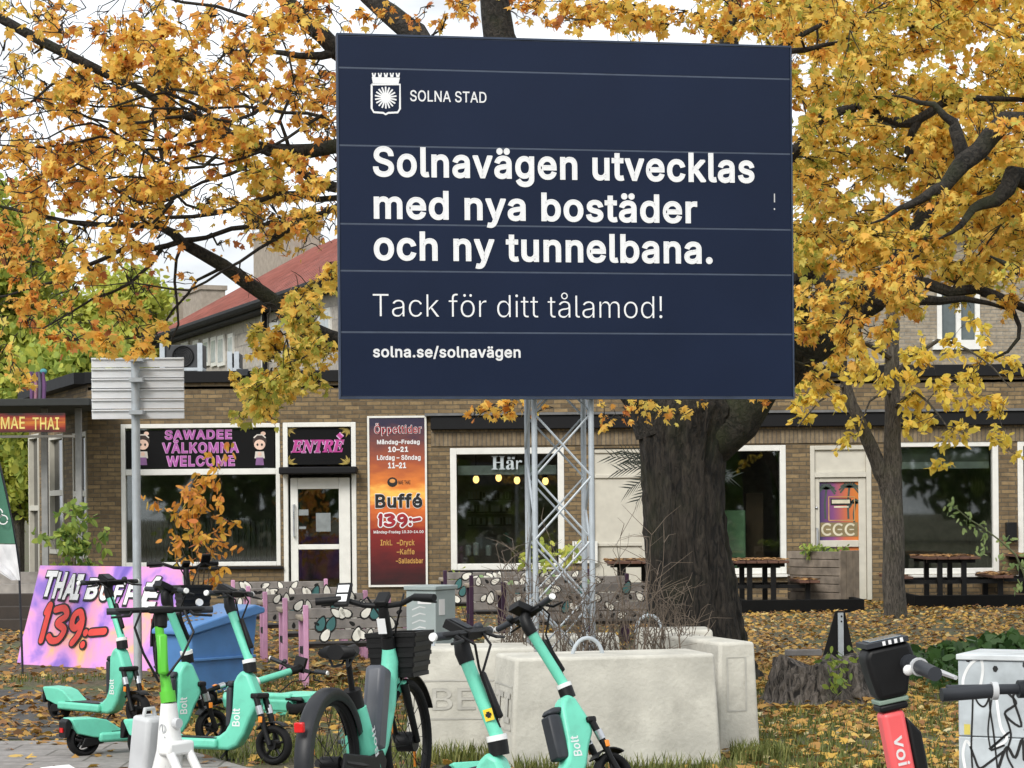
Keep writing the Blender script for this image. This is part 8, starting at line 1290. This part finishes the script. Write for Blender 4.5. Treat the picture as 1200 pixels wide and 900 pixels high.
for x, y, n in ((955, 440, 26), (940, 460, 26), (940, 485, 16), (975, 425, 22), (985, 470, 18), (1000, 440, 22), (1010, 490, 14), (985, 520, 10), (960, 545, 0), (1020, 420, 24), (1040, 400, 20), (1060, 440, 24), (1075, 470, 26), (1090, 490, 22), (1065, 500, 16), (1100, 450, 24), (1120, 470, 22), (1140, 440, 26), (1160, 420, 20), (1130, 500, 14), (1105, 520, 14), (1095, 545, 8), (1150, 470, 20), (1175, 480, 20), (1170, 505, 12), (1185, 530, 8), (1080, 410, 22), (1110, 400, 22), (1000, 400, 22), (970, 395, 22), (1040, 450, 16), (1150, 385, 18), (1190, 430, 12), (1062, 415, 18)):
    if n: c3(x, y, 17, n+8, .66); c3(x+rc.uniform(-16, 16), y+rc.uniform(-14, 10), 15, n, .7)
T3.twigs(cl, (.10, .17), rc, .008, 3); T3.finish(leaf_mat('yellow_green_leaves', [(0, (.25, .28, .05)), (.35, (.62, .56, .09)), (.7, (.85, .64, .11)), (1, (.86, .50, .10))], .5), bark2, 'oval', 12)

# background trees
def bg_tree(label, x, y0, z, crown, n, tm, size, grp, seed, mt=green):
    rr = random.Random(seed); b = G(x, z); r = thing('background_tree', label, 'tree', b, grp); top = W(x, y0, z); mb = MB(); L = []; T = []; S = []
    mb.tube([b, b+Vector((.1, 0, top.z*.4)), b+Vector((0, .1, top.z*.85))], [.28, .2, .05], 8)
    for (cx_, cy_, rx, ry, w_) in crown:
        c = W(cx_, cy_, z+rr.uniform(-1, 1)); k = z/FPX
        mb.tube([b+Vector((0, 0, top.z*rr.uniform(.3, .6))), (b+Vector((0, 0, top.z*.6))).lerp(c, .5)+Vector((0, 0, .3)), c], [.12, .08, .03], 5)
        for q in range(int(w_*n/26)):
            a = Vector((rr.gauss(0, 1), rr.gauss(0, 1), rr.gauss(0, 1))).normalized()*rr.random()**.45; cc = c+Vector((a.x*rx*k, a.y*rx*k, a.z*ry*k)); tt = tm+rr.gauss(0, .12)
            for _ in range(26): L.append((cc.x+rr.gauss(0, .30), cc.y+rr.gauss(0, .30), cc.z+rr.gauss(-.05, .2))); T.append(tt+rr.gauss(0, .09)); S.append(size*rr.uniform(.7, 1.3))
    mb.build('trunk', bark2, r, smooth=True); leaf_mesh('crown', L, S, T, mt, r, 'round', seed=seed)
GT = 'green trees behind the side wing'
bg_tree('dark green leafy tree at the far left behind the canopy', 15, 250, 55, [(10, 300, 60, 60, 1), (-30, 400, 60, 60, 1.2), (40, 420, 50, 50, 1.2), (10, 490, 50, 40, 1), (20, 550, 45, 50, 1), (-20, 250, 40, 40, .4)], 5200, .85, .19, GT, 41, green)
bg_tree('light yellow-green tree between the dark tree and the red roof', 140, 290, 66, [(150, 355, 40, 38, 1), (120, 400, 50, 40, 1.2), (165, 405, 32, 34, 1), (90, 430, 50, 40, 1), (150, 430, 40, 30, .8), (60, 380, 40, 50, .8)], 4600, .92, .19, GT, 42)
bg_tree('mid green tree low behind the wing roof at the left', 70, 380, 50, [(70, 440, 50, 40, 1), (110, 425, 40, 30, .8), (50, 490, 50, 50, .8)], 3400, .78, .19, GT, 43)
# trees across the street behind the camera, which the shop windows mirror
for i, (x, y) in enumerate(((-26, -30), (-13, -34), (0, -31), (12, -35), (25, -30), (38, -34), (-40, -33))):
    rr = random.Random(100+i); r = thing('street_tree', 'dark green street tree in the row across the road, mirrored by the shop windows', 'tree', (x, y, 0), 'trees across the road'); mb = MB(); mb.tube([(x, y, 0), (x+.2, y, 3), (x, y+.1, 7)], [.3, .22, .08], 8); mb.build('trunk', bark2, r, smooth=True); L, T, S = [], [], []
    for _ in range(1500):
        a = Vector((rr.gauss(0, 1), rr.gauss(0, 1), rr.gauss(0, 1))).normalized()*rr.random()**.33; L.append((x+a.x*6.5, y+a.y*4, 5.2+a.z*5)); T.append(rr.gauss(.3, .15)); S.append(rr.uniform(.6, 1.1))
    leaf_mesh('crown', L, S, T, green, r, 'round', seed=100+i)
# ------------------------------------------------------------------ small plants
def shrub(name, label, cat, base, h, spread, nst, nleaf, mt, size, tm, kind='oval', seed=1, wood=None, grp=None, r0=.008, lean=0, leaf_from=.3):
    rr = random.Random(seed); r = thing(name, label, cat, base, grp); mb = MB(); L, T, S = [], [], []
    for q in range(nst):
        a = rr.uniform(0, 6.283); d = spread*rr.uniform(.2, 1); hh = h*rr.uniform(.6, 1); p = [Vector(base)+Vector((rr.gauss(0, .05), rr.gauss(0, .05), 0))]; k = 6
        for j in range(1, k+1): t = j/k; p.append(p[0]+Vector((math.cos(a)*d*t**1.4+lean*t+rr.gauss(0, .02), math.sin(a)*d*t**1.4+rr.gauss(0, .02), hh*t)))
        mb.tube(p, [r0*(1-.8*j/k) for j in range(k+1)], 5)
        for _ in range(5 if leaf_from < 1 else 7):
            s_ = p[rr.randrange(2, k+1)]; e = s_+Vector((rr.gauss(0, .10), rr.gauss(0, .10), rr.uniform(-.02, .16)))*(h/.8); m_ = s_.lerp(e, .5)+Vector((rr.gauss(0, .02), rr.gauss(0, .02), .02)); mb.tube([s_, m_, e], [r0*.4, r0*.3, r0*.15], 4)
            for _ in range(max(0, nleaf//(nst*5)) if leaf_from < 1 else 0): w_ = s_.lerp(e, rr.uniform(.2, 1)); L.append((w_.x+rr.gauss(0, .04), w_.y+rr.gauss(0, .04), w_.z+rr.gauss(0, .04))); T.append(rr.gauss(tm, .12)); S.append(size*rr.uniform(.7, 1.2))
    mb.build('stems', wood or bark2, r, smooth=True)
    if L: leaf_mesh('leaves', L, S, T, mt, r, kind, seed=seed)
    return r
orange = leaf_mat('orange_leaves', [(0, (.35, .08, .03)), (.4, (.62, .20, .06)), (.8, (.66, .36, .05)), (1, (.45, .36, .06))], .4)
shrub('sapling', 'thin sapling with orange leaves in front of the large shop window', 'sapling', G(230, 30), 2.3, .6, 8, 420, orange, .125, .68, 'oval', 51)
shrub('shrub', 'leafy green shrub beside the wing corner behind the buffet banner', 'shrub', G(85, 33), 1.75, .45, 9, 560, green, .14, .55, 'oval', 52)
shrub('shrub', 'small yellow-green shrub behind the lattice mast below the lettered window', 'shrub', G(650, 29.5), 1.15, .35, 6, 190, green, .13, .85, 'oval', 53)
shrub('shrub', 'small yellow-green plant left of the lettered window sill', 'shrub', G(548, 33), .75, .3, 4, 40, green, .12, .7, 'oval', 58)
dryw = mat('dry_twigs', (.13, .10, .075), .9, var=.3); rr = random.Random(8)
for k in range(10): shrub('dry_shrub', 'bare brown twiggy shrub growing inside the concrete planter', 'shrub', (*G(596+k*23+rr.uniform(-6, 6), 15.1+rr.uniform(-.4, .4)).to_2d(), .35), .78 if k % 3 != 1 else 1.1, .26, 11, 0, green, .1, .5, 'oval', 60+k, dryw, 'bare shrubs in the concrete planter', .007, 0, 2)
pl = MB(); pl.box((.15, 14.40, .0), (1.22, 15.9, .38)); tag(pl.build('planter_soil', mat('planter_earth', (.05, .042, .032), .95, bump=.6, bs=20)), kind='structure')
# green shoot with pinnate leaves at the right
rs = thing('leafy_shoot', 'arching shoot with pale green leaflets in front of the right-hand window', 'plant', G(1215, 24)); mb = MB(); L, T, S = [], [], []
cv = [W(*p, 24) for p in ((1215, 800), (1212, 720), (1200, 672), (1190, 650), (1170, 632), (1150, 617), (1135, 608), (1122, 597), (1110, 585))]; cv[0].z = 0; mb.tube(cv, [.016, .014, .012, .011, .009, .007, .006, .004, .003], 6); mb.build('stem', mat('green_stem', (.16, .19, .09), .7), rs, smooth=True)
for x, y in ((1112, 588), (1117, 594), (1133, 602), (1136, 618), (1119, 605), (1130, 616), (1146, 622), (1150, 615), (1152, 640), (1158, 628), (1150, 648), (1182, 632), (1176, 636), (1190, 660), (1172, 652), (1180, 664), (1190, 690), (1196, 684), (1204, 655)):
    for _ in range(5): p = W(x+rc.gauss(0, 3.5), y+rc.gauss(0, 3), 24+rc.gauss(0, .05)); L.append(tuple(p)); T.append(rc.gauss(.78, .12)); S.append(rc.uniform(.05, .09))
leaf_mesh('leaves', L, S, T, leaf_mat('pale_green_leaves', [(0, (.10, .17, .06)), (.6, (.26, .38, .15)), (1, (.42, .52, .2))], .35), rs, 'oval', seed=71)
# palm fronds left of the trunk
pf = thing('potted_palm', 'dark palm fronds sticking out left of the big trunk by the cream doors', 'palm', G(785, 31)); mb = MB(); q0 = W(785, 560, 31); mb.tube([G(785, 31), q0], [.05, .03], 8); mb.build('trunk', bark2, pf, smooth=True); mb = MB()
for tx, ty in ((712, 535), (722, 552), (727, 528), (735, 575), (745, 590), (735, 540), (845, 545), (860, 560)):
    t_ = W(tx, ty, 30.6); m_ = q0.lerp(t_, .5)+Vector((0, 0, .12)); mb.tube([q0, m_, t_], [.012, .008, .003], 4)
    for k in range(16):
        f = .3+.7*k/16; b_ = (q0.lerp(m_, f*2) if f < .5 else m_.lerp(t_, f*2-1)); dd = (t_-q0).normalized(); sd_ = Vector((-dd.z, rc.gauss(0, .3), dd.x))*(1 if k % 2 else -1); e = b_+(dd*.7+sd_*.45+Vector((0, 0, -.15)))*.28; w_ = Vector((0, 0, .010)); mb.add([b_-w_, e, b_+w_, b_.lerp(e, .5)+w_*1.2], [(0, 1, 3, 2)])
mb.build('fronds', mat('palm_green', (.02, .03, .022), .6), pf)
# plants in the wooden planter box, ivy patch
shrub('herb_plant', 'low green herbs growing out of the wooden planter box', 'plant', (*G(955, 35.9).to_2d(), .82), .2, .6, 10, 150, green, .09, .6, 'oval', 55, r0=.006)
L, T, S = [], [], []
for k in range(1500):
    x, y = rc.uniform(3.7, 5.9), rc.uniform(19.2, 22.6); h = .34*max(.15, 1-((x-4.9)/1.35)**2)*max(.2, 1-((y-20.9)/1.9)**2)
    L.append((x, y, rc.uniform(.02, .06)+h*rc.uniform(.5, 1.2))); T.append(rc.gauss(.35, .14)); S.append(rc.uniform(.07, .17))
iv = leaf_mesh('ivy_ground_cover', L, S, T, leaf_mat('ivy_leaves', [(0, (.02, .05, .015)), (.5, (.055, .12, .03)), (1, (.15, .26, .06))], .25, .5), None, 'round', seed=81); tag(iv, kind='stuff')
shrub('weed_plant', 'small green weed climbing the front of the tree stump', 'weed', G(982, 17.85), .5, .12, 3, 60, green, .07, .55, 'oval', 56, r0=.004)
# ------------------------------------------------------------------ grass and fallen leaves
def inside(x, y, poly):
    c = False; j = len(poly)-1
    for i in range(len(poly)):
        if (poly[i][1] > y) != (poly[j][1] > y) and x < (poly[j][0]-poly[i][0])*(y-poly[i][1])/(poly[j][1]-poly[i][1])+poly[i][0]: c = not c
        j = i
    return c
def gnoise(x, y): return .5+.25*math.sin(1.7*x+.6*math.sin(1.1*y))+.25*math.sin(2.3*y+1.3*math.sin(.9*x))
rg = random.Random(9); gv, gf, gt2 = [], [], []
def blade(x, y, h, tt):
    a = rg.uniform(0, 6.283); l = rg.uniform(.2, .7)*h; w_ = .0045*rg.uniform(.8, 1.5); b = len(gv); cx_, sx_ = math.cos(a), math.sin(a); px_, py_ = -sx_*w_, cx_*w_
    gv.extend([(x-px_, y-py_, 0), (x+px_, y+py_, 0), (x+px_*.7+cx_*l*.4, y+py_*.7+sx_*l*.4, h*.6), (x-px_*.7+cx_*l*.4, y-py_*.7+sx_*l*.4, h*.6), (x+cx_*l, y+sx_*l, h)]); gf.extend([(b, b+1, b+2, b+3), (b+3, b+2, b+4)]); gt2.extend([tt]*5)
nb = 0
while nb < 26000:
    y = 12.5+9.5*rg.random()**1.3; x = rg.uniform(-.30, .30)*y
    if inside(x, y, PAVE): continue
    if x < -1.2 and gnoise(x*1.3, y) < .52: continue
    if 15.7 < y < 20.5 and x < -2.6: continue
    if -.62 < x < 1.6 and 13.7 < y < 16.6: continue
    if rg.random() > .25+.9*gnoise(x, y): continue
    blade(x, y, rg.uniform(.03, .085), rg.gauss(.45, .2)); nb += 1
for k in range(1500):      # tufts against the concrete blocks
    x = rg.choice((rg.uniform(-.66, .1), rg.uniform(.1, 1.4), rg.uniform(1.4, 1.75))); y = 14.45-rg.random()*.4 if x < .0 else (13.6-rg.random()*.25 if x < 1.38 else 14.4-rg.random()*.4); blade(x, y, rg.uniform(.06, .15), rg.gauss(.6, .2))
me = bpy.data.meshes.new('grass'); me.from_pydata(gv, [], gf); at = me.attributes.new('tint', 'FLOAT', 'POINT'); at.data.foreach_set('value', gt2); me.materials.append(leaf_mat('grass_blades', [(0, (.06, .07, .02)), (.5, (.13, .16, .04)), (1, (.34, .32, .11))], .3)); o = bpy.data.objects.new('grass', me); C.objects.link(o); tag(o, kind='stuff')
L, T, S = [], [], []
def scatter(x0, x1, y0, y1, n, tm, s0, s1, zmax=.05, f=None):
    for _ in range(n):
        x, y = rg.uniform(x0, x1), rg.uniform(y0, y1)
        if abs(x) > .25*y+.5: continue
        if -.15 < x < 1.4 and 13.6 < y < 14.3: continue
        if f and not f(x, y): continue
        if rg.random() > .35+1.1*gnoise(x*1.9+3, y*1.4): continue
        L.append((x, y, .012+rg.random()**2*zmax)); T.append(rg.gauss(tm, .2)); S.append(rg.uniform(s0, s1))
scatter(1.2, 6, 13, 24, 10500, .55, .045, .10); scatter(1.5, 10, 22, 38, 15000, .48, .04, .085); scatter(-2.2, 1.4, 16, 26, 3200, .42, .05, .10); scatter(-8, -1.4, 15.5, 26, 6000, .42, .045, .095, f=lambda x, y: rg.random() < .35+.8*gnoise(x, y)); scatter(-9, 2, 24, 38, 9000, .42, .045, .09); scatter(-7, -2, 15.8, 19.5, 2200, .42, .045, .095); scatter(-4, -1, 12.6, 15.6, 120, .45, .06, .11, .02); scatter(-.9, 1.3, 12.6, 14.4, 260, .5, .06, .12)
lm = leaf_mesh('fallen_leaves', L, S, T, leaf_mat('litter_leaves', [(0, (.12, .06, .025)), (.25, (.27, .13, .05)), (.5, (.46, .26, .07)), (.7, (.60, .37, .07)), (.85, (.62, .47, .20)), (1, (.55, .50, .30))], .15, .7), None, 'maple', True, seed=91); tag(lm, kind='stuff')
